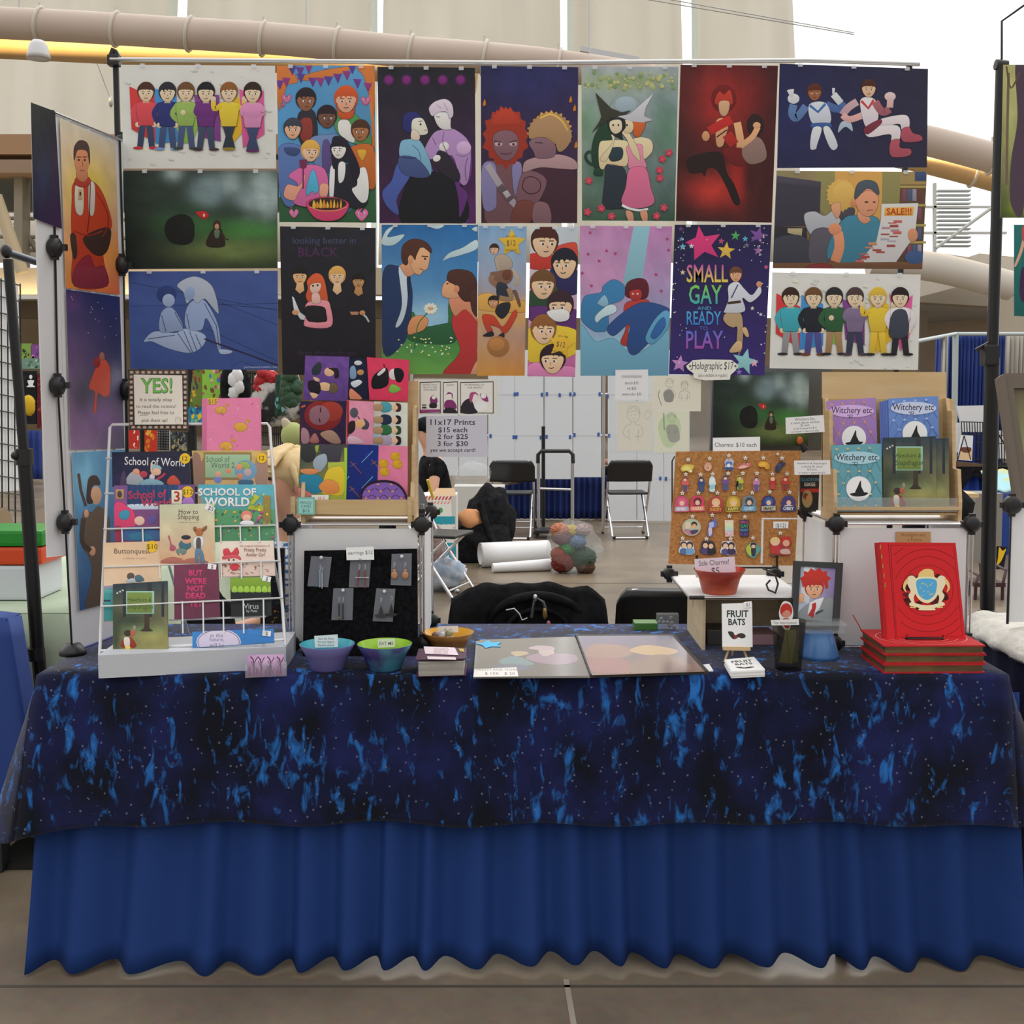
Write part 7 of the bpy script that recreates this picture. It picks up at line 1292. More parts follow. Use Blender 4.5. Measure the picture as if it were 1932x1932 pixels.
# wooden rack of books on the right cube
ax,bx_=at(1574,980,3.22).x,at(1808,980,3.22).x
t=tiered('pale wooden tiered rack of booklets on the right cube',ax,bx_,1.525,0,3.22,3.325,TOPC,2)
mb=MB(); P1=vplane(3.20); q=[P1.hit(x,y) for x,y in nums('1576 938 1806 940 1806 966 1578 965')]; mb.prism(q,Vector((0,.003,0)),M['acryl']); mb.build('clear_lip',t)
mb=MB(); mb.box(((ax+bx_)/2,3.225,TOPC+.037),(bx_-ax,.05,.008),'wood'); mb.build('ledge',t)
mb=MB(); mb.box(((ax+bx_)/2+.01,3.345,TOPC+.19),(bx_-ax+.03,.006,.30),'woodh'); mb.build('rear_tier',t)
RB=[Plane((0,y,1.14),(1,y,1.14),(0,y+.05,1.40)) for y in (3.262,3.215)]
def witch(cs,label,tier,off,c,c2,line,hat=True,th=.003,draw=True):
    a=Art(RB[tier].off(off)); a.sheet(cs,th,c); a.bg(c,c,c2,c2,8,.05); C=a.corn; a.fr(0,0,1); Q=lambda u,v: a.q(u,v); wd=C[1][0]-C[0][0]
    for i in range(5):
        for j in range(6):
            u,v=.1+.22*i+.11*(j%2),.06+.17*j
            if u<.97 and v<.97:
                for du in (-.11,.11):
                    e=Q(max(.01,min(.99,u+du)),min(.99,v+.17)); a.ln(line[0],[Q(u,v),e],wd*.012)
                a.e(line[1],*Q(u,v),wd*.03,wd*.022,n=8)
    a.e(line[2],*Q(.5,.2),wd*.46,wd*.13); a.t('Witchery etc',Q(.5,.23)[0],Q(.5,.235)[1],wd*.185,'33303a',.008,.84,shear=.1); a.ln('33303a',[Q(.4,.27),Q(.5,.265),Q(.5,.3),Q(.44,.3),Q(.46,.275)],wd*.012,True)
    x,y=Q(.52,.66); r_=wd*.25; a.e('e8e8ea',x,y,r_,r_,n=28); S=r_/24; a.s_('1c1c1e',[(x-17*S,y+10*S),(x,y+7*S),(x+18*S,y+8*S),(x+10*S,y+14*S),(x-8*S,y+15*S)]); a.s_('1c1c1e',[(x-7*S,y+10*S),(x-2*S,y-4*S),(x+4*S,y-16*S),(x+5*S,y-4*S),(x+10*S,y+9*S)],3)
    return a.build('booklet',None,label,'booklet','booklets in the wooden rack')
witch('1560 757 1652 750 1656 862 1566 866','lilac quilted Witchery etc booklet, upper tier left',0,.004,'9a78b4','8a68a8',('b08a90','c88a6a','c4a4d4'))
for k in range(5):
    a=Art(RB[0].off(.004+.002*k)); a.sheet([(1659+3*k,759-k),(1750+3.4*k,750-k*.5),(1752+3.4*k,858),(1662+3*k,862)],.0025,'5a70b0'); a.build('booklet',None,'blue booklet in the fanned row behind the front one, %s'%['rearmost','second from the back','middle','second from the front','just behind the front'][k],'booklet','booklets in the wooden rack')
witch('1676 752 1770 747 1772 850 1678 856','blue quilted Witchery etc booklet, upper tier right',0,.016,'6484c0','5a78b4',('4a64a0','9ab0dc','b8c0e0'))
witch('1569 840 1663 837 1665 965 1574 965','teal quilted Witchery etc booklet, lower tier left',1,.006,'5f98a4','5a8e9c',('4a7f8c','c0ac7a','9cc0cc'))
for x0,lb,o_ in ((1690,'second dark forest booklet, mostly hidden behind the front one',.003),(1666,'dark forest booklet with green title panel, lower tier right',.008)):
    a=Art(RB[1].off(o_)); a.sheet([(x0,828 if x0>1680 else 826),(x0+100,827 if x0>1680 else 823),(x0+101,964),(x0+1,965)],.004,'24302c'); a.fr(0,0,1); hawthorn(a,(x0,824,x0+100,964)); a.build('booklet',None,lb,'booklet','booklets in the wooden rack')
S1=vplane(3.19)
card('1482 788 1554 783 1556 815 1483 819','upper small white sign about witch comics left of the rack',[('Witchery Etc.',1519,793,7,1,-.05),('a comic about witches',1519,799,6,1,-.05),('$5 each',1519,804,5.5,1,-.05),('or all 3 issues for $12',1519,809.5,5,1,-.05),('or 3 issues + charm for $20',1519,815,4.6,1,-.05)],S1,0)
card('1498 869 1566 868 1567 895 1499 896','lower small white sign about a witchy story left of the rack',[('Hawthorn & Snapdragon',1532,876,5.6,1,0),('a witchy BL story',1532,882,5.6,1,0),('$10 each',1532,887.5,5,1,0),('or comic + charm for $15',1532,893.5,4.8,1,0)],S1,0)
mb=MB(); mb.tube([at(1548,805,3.20),at(1556,812,3.23)],.002,'wood',6); mb.build('sign_clip',None,'small wooden clip joining the upper sign to the rack','clip')
P2=vplane(3.42)
mb=MB(); mb.prism([P2.hit(x,y) for x,y in nums('1510 895 1546 893 1544 962 1510 964')],Vector((0,.012,0)),M['black']); o=mb.build('banner_box',None,'black box with blue and white lettering behind the cork board','box')
a=Art(P2.off(.001)); a.fr(0,0,1); a.t('GLADEON',1528,908,9,'4a8ab0',.01,.8); a.t('ESKEE',1528,917,9,'d8d8d8',.01,.9); a.r('a83030',1511,922,1545,929); a.e('9a8a60',1523,941,10,17); a.e('6a4030',1520,936,5,6); a.e('b8805a',1526,940,5,6); a.build('printed_face',o)
mb=MB(); mb.tube([at(1520,850,3.40),at(1512,838,3.40),at(1508,832,3.40)],[.012,.008,.005],'black',8); mb.blob(at(1509,831,3.395),(.009,.006,.011),prin('orange_flame_tip','d06a28',.5),8,6,.4); mb.build('toy_torch',None,'small black toy torch with an orange tip behind the cork','toy')
# odds and ends at the back edge of the table
mb=MB(); c=at(1217,1187,3.46); g=prin('green_plastic','4a7a34',.4); mb.box((c.x,3.46,ZC+.001+.011),(.07,.06,.022),g,bev=.003); mb.build('green_tray',None,'small green plastic tray at the back edge of the table','tray')
t=thing('organiser_box','small clear plastic organiser on the table back edge','box',at(1259,1187,3.45)); c=at(1259,1187,3.45); mb=MB(); mb.box((c.x,3.45,ZC+.001+.024),(.066,.03,.048),M['acryl'],bev=.004); mb.build('clear_case',t)
mb=MB(); rnd=random.Random(1)
for k in range(8): mb.blob((c.x+rnd.uniform(-.024,.024),3.45+rnd.uniform(-.008,.008),ZC+.008+rnd.uniform(0,.03)),.006,prin('odds','7a7a7c',.4) if k==0 else mb.mats[0],8,6)
mb.build('contents',t)
# ------------------------------------------------------------------ the hall behind the stall
def fpt(px,py): return atz(px,py,0.0)
def chair(label,loc,rz=0.0,group='black folding chairs',tip=0.0,s=1.0):
    loc=Vector(loc); t=thing('folding_chair',label,'chair',loc,group); R=rotz(rz) @ rotx(tip)
    T=lambda x,y,z: loc+R @ Vector((x*s,y*s,z*s))
    w=.215
    mb=MB(); mb.tube([T(-w,.24,.012),T(-w,-.06,.44),T(-w,-.2,.74),T(-w+.04,-.215,.785),T(w-.04,-.215,.785),T(w,-.2,.74),T(w,-.06,.44),T(w,.24,.012)],.0125,'chrome',8); mb.tube([T(-w,.20,.07),T(w,.20,.07)],.008,'chrome',6); mb.build('front_frame',t)
    mb=MB(); mb.tube([T(-w+.03,.17,.43),T(-w+.03,-.24,.03),T(-w+.05,-.25,.012),T(w-.05,-.25,.012),T(w-.03,-.24,.03),T(w-.03,.17,.43)],.0125,'chrome',8); mb.tube([T(-w+.03,-.1,.17),T(w-.03,-.1,.17)],.008,'chrome',6); mb.build('rear_frame',t)
    for x,y in ((-w,.24),(w,.24),(-w+.05,-.25),(w-.05,-.25)): mb=MB(); mb.tube([T(x,y,.002),T(x,y,.03)],.017,'black',10); mb.build('foot_cap',t)
    mb=MB(); mb.grid(lambda u,v: T((u-.5)*2*(w-.012),-.05+.02*math.sin(math.pi*u)-.01+(v)*.23+0*u,.448) if False else T((u-.5)*2*(w-.02),-.12+.36*v,.452-.012*math.sin(math.pi*u)*math.sin(math.pi*v)),12,10,'black'); o=mb.build('seat',t,solid=.022)
    mb=MB(); mb.grid(lambda u,v: T((u-.5)*2*(w+.012)*(1-.14*max(0,v-.8)/.2),-.13-.085*v-.03*math.sin(math.pi*u),.585+.21*v),14,8,'black'); mb.build('backrest',t,solid=.036)
    return t
c=at(1183,900,11.9); chair('black folding chair seen from behind with a seated person, far right',(c.x,c.y,0),.06)
c=at(968,900,11.85); chair('black folding chair with bagged stock on its seat, far centre',(c.x,c.y,0),-.05)
chair('black folding chair close behind the table, right of the draped one',(at(1262,1100,4.25).x,4.15,0),.03)
chair('folding chair close behind the table draped with a black jacket',(at(1008,1100,4.25).x,4.15,0),-.04)
c=fpt(818,1122); chair('folding chair with grey tubes turned sideways beside the big carton',(c.x,c.y,0),-1.9)
# black jacket over the near chair
jx=at(995,1100,4.05).x
def jk(u,v):
    a_=(u-.5)*1.0; wid=.262+.015*math.sin(v*3); z=.825-.015*(2*u-1)**2-.05*max(0,abs(2*u-1)-.8)*5*.7
    x=jx+(u-.5)*2*wid*(1-.05*math.exp(-v*6))+.03*v*max(0,u-.5)
    y=3.87-.02-.16*min(1,v*2.2)**.6*.35+.03*mnoise.noise(Vector((u*5,v*5,1)))-.02*math.cos(u*6.28)
    return (x,y,z-.5*v+.012*mnoise.noise(Vector((u*7,v*3,4))))
t=thing('jacket','black hooded jacket hung over the chair just behind the table','jacket',(jx,3.85,.45)); mb=MB(); mb.grid(jk,40,30,'blackcloth'); mb.build('body',t,solid=.02)
mb=MB(); hd=[]
for k in range(21):
    a_=math.pi*k/20; hd.append(at(985-95*math.cos(a_)+30,1186-62*math.sin(a_),3.812))
mb.tube(hd,[.006+.010*math.sin(math.pi*k/20) for k in range(21)],'blackcloth',10); hd2=[at(1000-58*math.cos(math.pi*k/12)+15,1190-40*math.sin(math.pi*k/12),3.805) for k in range(13)]; mb.tube(hd2,.008,'blackcloth',10); mb.build('hood',t)
for x,y in ((863,1116),(868,1168)): mb=MB(); mb.lathe([(0,.003),(.006,.003),(.008,0),(0,-.002)],at(x,y,3.79),M['steel'],12,rot=rotx(math.pi/2)); mb.build('snap_button',t)
mb=MB(); mb.tube([at(955,1151,3.77),at(970,1148,3.765),at(980,1158,3.765),at(985,1170,3.765),at(995,1166,3.765)],.0022,'white',6); mb.build('drawstring',t)
mb=MB(); mb.tube([at(1003,1165,3.765),at(1010,1126,3.765),at(1025,1136,3.765),at(1030,1150,3.765)],.005,prin('strap_grey','4a4a4c',.6),6); mb.blob(at(1010,1128,3.76),(.008,.006,.012),'steel',8,6); mb.blob(at(1028,1158,3.76),(.008,.006,.018),prin('key_brass','9a8048',.4,.6),8,6,.5); mb.blob(at(1035,1178,3.76),(.008,.006,.012),prin('pink_tag','b06a80',.5),8,6,.3); mb.build('key_strap',t)
# carton, bags, rolls, pack
fx=lambda px,Y: (px-966)/F*Y
c0,c1=fpt(782,1092),fpt(860,1088); Yb=c0.y; hgt=at(820,935,Yb).z
t=thing('carton','white and teal printed carton standing open beside the sideways chair','carton',(fx(822,Yb),Yb,0)); x0,x1=fx(778,Yb),fx(860,Yb)
mb=MB(); mb.box(((x0+x1)/2,Yb+.16,hgt/2),(x1-x0,.32,hgt),prin('carton_white','d8d6d0',.7)); mb.build('box_body',t)
mb=MB(); mb.hexa([Vector(p) for p in ((x0+.15,Yb,hgt),(x1,Yb,hgt),(x1-.02,Yb+.12,hgt+.05),(x0+.18,Yb+.12,hgt+.05),(x0+.15,Yb+.004,hgt),(x1,Yb+.004,hgt),(x1-.02,Yb+.124,hgt+.05),(x0+.18,Yb+.124,hgt+.05))],prin('carton_flap','b89a78',.8)); mb.build('flap',t)
a=Art(vplane(Yb-.003),'matte'); a.fr(760,880,.26915); a.p('dcdad4','70 205 335 205 370 705 70 715'); rnd=random.Random(1)
for i in range(11): a.p('c84a40',[(78+24*i,232+3*(i%3)),(92+24*i,210),(104+24*i,210),(90+24*i,236)]); a.p('d87a70',[(70+24*i,262),(84+24*i,244),(92+24*i,244),(78+24*i,264)])
a.t('-fil',192,328,62,'c23a34',.02,.9); a.e('4a9a5a',264,308,17,19); a.p('2f94a4','180 350 365 350 365 405 180 412')
for i in range(6): a.e('dcdad4',185+34*i,415,14,10)
a.t('fil',282,498,62,'c23a34',.02,.9); a.p('2f94a4','225 535 372 535 372 705 225 715'); a.t('10',308,584,30,'dce8e8',.02); a.e('b83a34',340,608,17,20); [a.r('9ac8cc',245,600+26*i,302,616+26*i) for i in range(4)]; a.p('d8d8d4','300 700 355 698 355 715 300 715'); a.build('printed_front',t)
Yp=Yb-.35
mb=MB(); mb.blob((fx(812,Yp),Yp,.24),(.11,.10,.24),noisy('plaid_cloth','a8948c','7a5a58',30,.9),18,12,.3,3); mb.build('plaid_bag',None,'brown plaid cloth bundle on the floor before the carton','bag')
mb=MB(); mb.blob((fx(838,Yp-.2),Yp-.2,.12),(.16,.14,.12),noisy('blue_white_print_bag','8aa0b8','c8ccd4',14,.7),18,12,.35,4); mb.build('printed_bag',None,'crumpled blue and white bag on the floor under the sideways chair','bag')
c=fpt(928,1062); bk=MB(); t=thing('backpack','large black backpack slumped on the floor left of the hand truck','backpack',(c.x,c.y,0)); h_=at(920,918,c.y+.2).z
bk.blob((fx(925,c.y+.25),c.y+.25,h_*.5),(.22,.2,h_*.5),'blackcloth',24,16,.22,2.2); bk.blob((fx(905,c.y+.1),c.y+.15,h_*.28),(.3,.2,h_*.28),'blackcloth',20,12,.25,2.2,seed=3); bk.build('pack_body',t)
bk=MB(); bk.tube([(fx(905,c.y),c.y+.02,h_*.8),(fx(918,c.y),c.y-.03,h_*.5),(fx(940,c.y),c.y-.05,h_*.12),(fx(965,c.y),c.y-.12,.03)],.03,'blackcloth',8); bk.build('shoulder_strap',t)
c=fpt(880,1066); mb=MB(); mb.box((fx(880,c.y),c.y+.35,.17),(.34,.5,.34),'blackcloth',bev=.04); mb.build('black_case',None,'soft black case on the floor between carton and paper rolls','case')
zc=at(884,982,c.y+.12).z; mb=MB(); mb.blob((fx(884,c.y),c.y+.2,zc),(.12,.13,.095),noisy('orange_plush','c88a5c','d89c6c',10,.9),18,12,.12,2); mb.blob((fx(862,c.y),c.y+.12,zc-.03),(.04,.04,.04),prin('dark_plush','3a3634',.9),10,8); mb.build('plush_cushion',None,'rounded orange plush lying on the soft black case','plush')
c=fpt(960,1073); t=thing('paper_roll','large white paper roll lying on the floor','paper roll',(c.x,c.y,0),'white paper rolls'); r=.11
A_=Vector((fx(905,c.y),c.y+.08,r)); B_=Vector((fx(1036,c.y),c.y+.25,r)); ax_=(B_-A_).normalized(); u_=Vector((0,0,1)); w_=ax_.cross(u_)
mb=MB(); mb.grid(lambda u,v: A_+(B_-A_)*v+(u_*math.cos(u*9.5)+w_*math.sin(u*9.5))*(r-.035*(1-u)),60,4,'paper'); mb.build('rolled_sheet',t,solid=.003)
mb=MB(); mb.tube([Vector((fx(929,c.y-.2),c.y-.22,.04)),Vector((fx(1040,c.y-.2),c.y-.1,.05))],[.038,.05],'paper',18); mb.build('paper_roll',None,'slim white paper roll on the floor in front of the large roll','paper roll','white paper rolls')
c=fpt(1085,1085); t=thing('yarn_bag','clear plastic bag stuffed with colourful yarn on the floor','bag',(c.x,c.y,0)); hh=at(1085,985,c.y+.2).z
rnd=random.Random(11)
for i,(px,py,col,rr) in enumerate(((1062,1062,'8a3a34',.075),(1100,1052,'3a5a48',.085),(1072,1035,'4ab060',.06),(1090,1022,'6a8ab0',.055),(1060,1012,'8a4a54',.065),(1078,1002,'d8b850',.05),(1055,1000,'d88a6a',.055),(1100,1000,'b89a9a',.05),(1085,1045,'5a3a8a',.05),(1105,1070,'6a4a3a',.06),(1055,1045,'b04a34',.055))):
    p=at(px,py,c.y+.12+.02*(i%3)); p.z=max(p.z,rr*.8); mb=MB(); m=noisy('yarn_%d'%i,col,''.join('%02x'%int(int(col[k:k+2],16)*.6) for k in (0,2,4)),60,.95,stretch=(1,4,1),bump=.4); rr *= 1.3; mb.blob(p,(rr,rr*.9,rr*.8),m,14,10,.2,4)
    for k in range(5): a_=k*.7; mb.tube([p+Vector((rr*1.0*math.cos(s_)*math.cos(a_),rr*.9*math.sin(s_),rr*.82*math.cos(s_)*math.sin(a_))) for s_ in [j*.524 for j in range(12)]],.006,m,5,True)
    mb.build('yarn_ball',None,'%s ball of yarn inside the clear bag'%['rust','dark green','bright green','pale blue','maroon','yellow','salmon','mauve','violet','brown','red'][i],'yarn','yarn in the clear bag')
mb=MB(); mb.blob((c.x,c.y+.14,hh*.52),(.225,.19,hh*.52),'bagclear',26,18,.18,2.5); mb.build('plastic_bag',t); mb=MB(); mb.blob((fx(1132,c.y),c.y+.1,.2),(.05,.03,.03),'bagclear',10,8,.4); mb.build('bag_corner',t)
c=fpt(1047,1011); t=thing('hand_truck','folding luggage cart with a black grip, grey tubes and black base','hand truck',(c.x,c.y,0)); Y_=c.y
mb=MB(); L_=lambda x,y: at(x,y,Y_); mb.tube([L_(1016,1000),L_(1016,872)],.018,'steel',8); mb.tube([L_(1080,1000),L_(1080,872)],.018,'steel',8); mb.tube([L_(1016,922),L_(1080,924)],.014,'steel',8); mb.build('frame',t)
mb=MB(); mb.tube([L_(1015,874),L_(1015,858),L_(1021,851),L_(1074,851),L_(1081,858),L_(1081,874)],.021,'black',8); mb.build('grip',t)
mb=MB(); mb.box((c.x,Y_-.12,.07),(.44,.3,.03),'black'); mb.build('base_plate',t)
for x in (-.18,.18): mb=MB(); mb.lathe([(0,.02),(.06,.02),(.07,.01),(.07,-.01),(.06,-.02),(0,-.02)],(c.x+x,Y_+.06,.072),M['black'],18,rot=roty(math.pi/2)); mb.build('wheel',t)
c=fpt(960,992); mb=MB(); mb.blob((c.x+.03,c.y+.02,.565),(.19,.15,.10),noisy('bagged_stock','b8b4b4','3a3a44',9,.3,lo=.4,hi=.6),20,14,.3,4); mb.blob((c.x+.06,c.y,.56),(.08,.1,.08),prin('red_wrap','a84a44',.4),12,8,.4); mb.build('stock_bag',None,'clear bag of dark and red items on the far chair seat','bag')
Yx=11.5; mb=MB(); mb.box((fx(905,Yx),Yx,.28),(.50,.3,.56),prin('white_carton','cfcdc8',.7)); mb.build('white_box',None,'plain white carton behind the backpack','carton'); zz=.56
mb=MB(); mb.blob((fx(890,Yx),Yx,zz+.10),(.19,.14,.13),'bagclear',18,12,.35,4); mb.build('plastic_bag',None,'crumpled clear plastic bag on the plain white carton','bag')
mb=MB(); mb.blob((fx(797,5.2),5.2,at(797,1165,5.2).z),(.035,.03,.09),'bagclear',12,10,.4); mb.tube([(fx(797,5.2),5.2,at(797,1195,5.2).z),(fx(797,5.2),5.2,0)],.05,'bagclear',10); mb.build('plastic_bag',None,'clear plastic bag standing on the floor behind the left cube','bag')
# white backs of a neighbour's prints taped in a grid
SY=13.2; tapeb=prin('blue_masking_tape','2f5aa8',.6); U=lambda u: 760+u*.26915; V=lambda v: 690+v*.26915
tp_l=[(785,200),(803,198),(975,203),(1010,198),(1100,206),(1175,200),(1203,200),(1380,200),(1437,215),(580,487),(615,493),(777,500),(795,500),(968,503),(1008,498),(1173,500),(1203,485),(1372,482),(1447,490),(1690,795),(1805,790),(1845,792)]
cols_=[(70,390,'leftmost'),(395,592,'second'),(598,784,'third'),(786,984,'fourth'),(996,1189,'fifth'),(1195,1390,'sixth'),(1437,1638,'seventh'),(1642,1828,'eighth'),(1832,2010,'rightmost')]
rows_=[(-110,203,'top'),(205,490,'upper'),(492,795,'lower'),(797,1088,'bottom')]
pm_=noisy('print_back','d4d8de','dde0e4',.8,.7); tu=set()
for ci,(u0,u1,cn) in enumerate(cols_):
    for ri,(v0,v1,rn) in enumerate(rows_):
        if ri==3 and ci<6: continue
        if ci in (0,1) and ri==0: continue
        ve=v1-(0 if ri != 2 else (25,22,8,4,0,14,100,0,0)[ci]); mb=MB(); pquad(mb,[(U(u0),V(v0)),(U(u1),V(v0)),(U(u1),V(ve)),(U(u0),V(ve))],SY+.004*((ci+ri)%2),.003,pm_)
        o=mb.build('print_back',None,'white back of a taped print in the distance, %s column, %s row'%(cn,rn),'paper','white print backs taped up in the distance')
        for k,(u,v) in enumerate(tp_l):
            if k not in tu and u0-8<=u<=u1+8 and v0-8<=v<=v1+8: tu.add(k); mb=MB(); pquad(mb,quadpx(U(u-8),V(v-13),U(u+8),V(v+13)),SY-.005,.001,tapeb); mb.build('tape',o)
def drape(label,x0,y0,x1,y1,Y,mat,folds=14,amp=.03,slit=0.0,name='drape',cat='curtain',group=None):
    p,q=at(x0,y0,Y),at(x1,y0,Y); zb=max(0.01,at(x0,y1,Y).z); n_=folds*6
    mb=MB(); mb.grid(lambda u,v: (p.x+(q.x-p.x)*u+slit*v*(1-u),Y+amp*math.sin(u*folds*6.28)+amp*.5*math.sin(u*folds*2.3+1),p.z+(q.z-p.z)*u-(p.z+(q.z-p.z)*u-zb)*v),n_,4,mat); return mb.build(name,None,label,cat,group,solid=.003)
navy=prin('navy_drape',(.012,.03,.16),.8); blue=prin('blue_drape',(.022,.05,.24),.8)
drape('navy table skirt under the far white print backs',U(700),V(770),U(1700),V(1075),13.5,navy,24)
mb=MB()
for u in (60,990,1410,2000): q=at(U(u),V(-100),13.28); mb.tube([q,Vector((q.x,q.y,0))],.02,'steel',6)
for v in (-100,200,490): mb.tube([at(U(60),V(v),13.28),at(U(2000),V(v),13.28)],.015,'steel',6)
mb.build('pipe_rig',None,'thin pipe rig carrying the taped print backs in the distance','rig')
mb=MB(); mb.tube([at(U(985),V(425),12.3),at(U(985),V(1130),12.3)],.02,'blackm',8); mb.build('pole',None,'slim black pole standing before the far white print backs','pole')
# ------------------------------------------------------------------ people
def skinned(name,V_,E_,R_,mat,parent,sub=2):
    me=bpy.data.meshes.new(name); o3=Vector(V_[0]); me.from_pydata([tuple(Vector(v)-o3) for v in V_],E_,[]); me.materials.append(mat); o=bpy.data.objects.new(name,me); COL.objects.link(o); o.location=o3
    md=o.modifiers.new('skin','SKIN'); md.use_smooth_shade=True; sv=me.skin_vertices[0].data if me.skin_vertices else None
    if sv is None: bm=bmesh.new(); bm.from_mesh(me); bm.verts.layers.skin.verify(); bm.to_mesh(me); bm.free(); sv=me.skin_vertices[0].data
    for i,r in enumerate(R_): sv[i].radius=r if isinstance(r,tuple) else (r,r); sv[i].use_root=(i==0)
    o.modifiers.new('sub','SUBSURF').levels=sub; o.modifiers['sub'].render_levels=sub
    o.parent=parent; o.matrix_parent_inverse=Matrix.Translation(-Vector(parent.location)); return o
def person(label,loc,face,skin,hair,shirt,pants,seat=.46,cap=None,long=False,sleeve=.55,tilt=.25):
    loc=Vector(loc); t=thing('person',label,'person',loc); f=Vector((math.cos(face),math.sin(face),0)); r=Vector((f.y,-f.x,0)); up=Vector((0,0,1))
    P=lambda a,b,c: loc+f*a+r*b+up*c
    V_=[P(0,0,seat+.07),P(.0,0,seat+.24),P(.02,0,seat+.42),P(.04,0,seat+.53),P(.055,0,seat+.60),P(.075,0,seat+.68),P(.07,0,seat+.755),P(.065,0,seat+.815)]; R_=[(.15,.11),(.135,.10),(.15,.10),.055,.052,(.075,.088),(.08,.092),.055]; E_=[(i,i+1) for i in range(7)]
    def chain(root,pts,rs):
        k=root
        for p,q in zip(pts,rs): V_.append(p); R_.append(q); E_.append((k,len(V_)-1)); k=len(V_)-1
        return k
    arms,legs=[],[]
    for s_ in (-1,1):
        A_=[P(.02,s_*.18,seat+.46),P(.06,s_*.23,seat+.20),P(.28,s_*.16,seat+.19)]; arms.append(A_); k=chain(2,A_,(.055,.045,.034)); h_=A_[2]+f*.06; k=chain(k,[h_],[(.04,.022)])
        for j in range(4): b=h_+f*.03+r*((j-1.5)*.018); chain(k,[b,b+f*(.035+.006*(j in (1,2)))-up*.012,b+f*.055-up*.035],(.010,.009,.008))
        b=h_-r*s_*.03; chain(k,[b,b+f*.035-up*.01],(.011,.009))
        L_=[P(.05,s_*.10,seat+.06),P(.43,s_*.13,seat+.05),P(.40,s_*.13,.09),P(.52,s_*.13,.04)]; legs.append(L_); chain(0,L_,(.085,.06,.042,.035))
    chain(5,[P(.135,0,seat+.645)],[.035])
    skinned('body',V_,E_,R_,skin,t)
    hc=P(.07,0,seat+.74); mb=MB(); mb.blob(hc+f*.098-up*.02,(.014,.014,.02),skin,10,8)
    for s_ in (-1,1): mb.blob(hc+r*s_*.082-up*.015,(.014,.014,.028),skin,10,8)
    mb.build('nose_and_ears',t); mb=MB()
    for s_ in (-1,1): mb.blob(hc+f*.083+r*s_*.032+up*.012,(.010,.010,.006),prin('eye_dark','2a2220',.3) if s_<0 else mb.mats[0],8,6); mb.tube([hc+f*.088+r*s_*.018+up*.035,hc+f*.08+r*s_*.05+up*.034],.004,hair,5)
    mb.tube([hc+f*.093+r*-.02-up*.065,hc+f*.097-up*.067,hc+f*.093+r*.02-up*.065],.004,prin('lip','9a5a50',.5),5); mb.build('face_features',t)
    mb=MB(); n_=0
    mb.blob(hc-f*.018+up*.035,(.098,.098,.085),hair,22,14,.12,5)
    if long:
        rnd=random.Random(4)
        for k in range(46): a_=rnd.uniform(-1.75,1.75); d=-f*math.cos(a_)+r*math.sin(a_); q=hc+up*rnd.uniform(.06,.115)+d*rnd.uniform(.0,.04); mb.tube([q,q+d*.055-up*.03+f*.01,q+d*.07-up*rnd.uniform(.05,.10)],[.016,.015,.005],hair,6)
        for k in range(16): s_=-1+k/7.5; q=hc+up*.115-f*.01; mb.tube([q+r*s_*.02,hc+f*.055+r*s_*.055+up*.088,hc+f*.085+r*s_*.08+up*.055],[.015,.013,.005],hair,6)
    else: mb.blob(hc-f*.045-up*.02,(.075,.075,.07),hair,16,10,.1,5)
    mb.build('hair',t)
    if cap is not None: mb=MB(); mb.blob(hc+up*.055,(.108,.108,.075),cap,20,12); mb.box(hc+f*.13+up*.045,(.11,.15,.012),cap,rot=rotz(face)); mb.build('cap',t)
    V_=[P(0,0,seat+.05),P(0,0,seat+.24),P(.02,0,seat+.42),P(.04,0,seat+.51),P(.045,0,seat+.555)]; R_=[(.175,.135),(.165,.13),(.20,.14),.10,.07]; E_=[(0,1),(1,2),(2,3),(3,4)]
    for A_ in arms: V_+=[A_[0],A_[0]+(A_[1]-A_[0])*sleeve]; R_+=[.088,.07]; n=len(V_); E_+=[(2,n-2),(n-2,n-1)]
    skinned('shirt',V_,E_,R_,shirt,t)
    V_=[P(0,0,seat+.09)]; R_=[(.165,.125)]; E_=[]
    for L_ in legs:
        n=len(V_); V_+=[L_[0],L_[1],L_[2]]; R_+=[.10,.078,.058]; E_+=[(0,n),(n,n+1),(n+1,n+2)]
    skinned('trousers',V_,E_,R_,pants,t); mb=MB()
    for L_ in legs: mb.blob(L_[3]+up*.01,(.12,.12,.05) if False else (.1,.06,.05),'black',12,8,rot=rotz(face))
    mb.build('shoes',t); return t
bcl=M['blackcloth']; dark_h=prin('dark_hair','2a221e',.6); blond=noisy('blond_hair','d8b880','ecd4a4',14,.55,stretch=(1,1,3))
stripe=noisy('striped_shirt','d8dce2','3f6aa0',26,.8,stretch=(1,.5,3),lo=.48,hi=.54)
p=at(806,815,10.0); person('seated person in black shirt and black cap facing left',(p.x+.07,10.0,0),math.radians(192),M['skin'],dark_h,bcl,bcl,p.z-.735,cap=bcl)
p=at(1192,915,14.1); person('seated person in white shirt and black trousers beyond the far chair',(p.x,14.1,0),math.radians(175),M['skin2'],dark_h,prin('white_tee','d4d4d8',.8),bcl,.45)
p=at(552,903,3.98); person('person with swept blond hair and striped blue shirt seated behind the rack',(p.x+.045,4.0,0),math.radians(215),M['skin'],blond,stripe,bcl,p.z-.745,long=True)
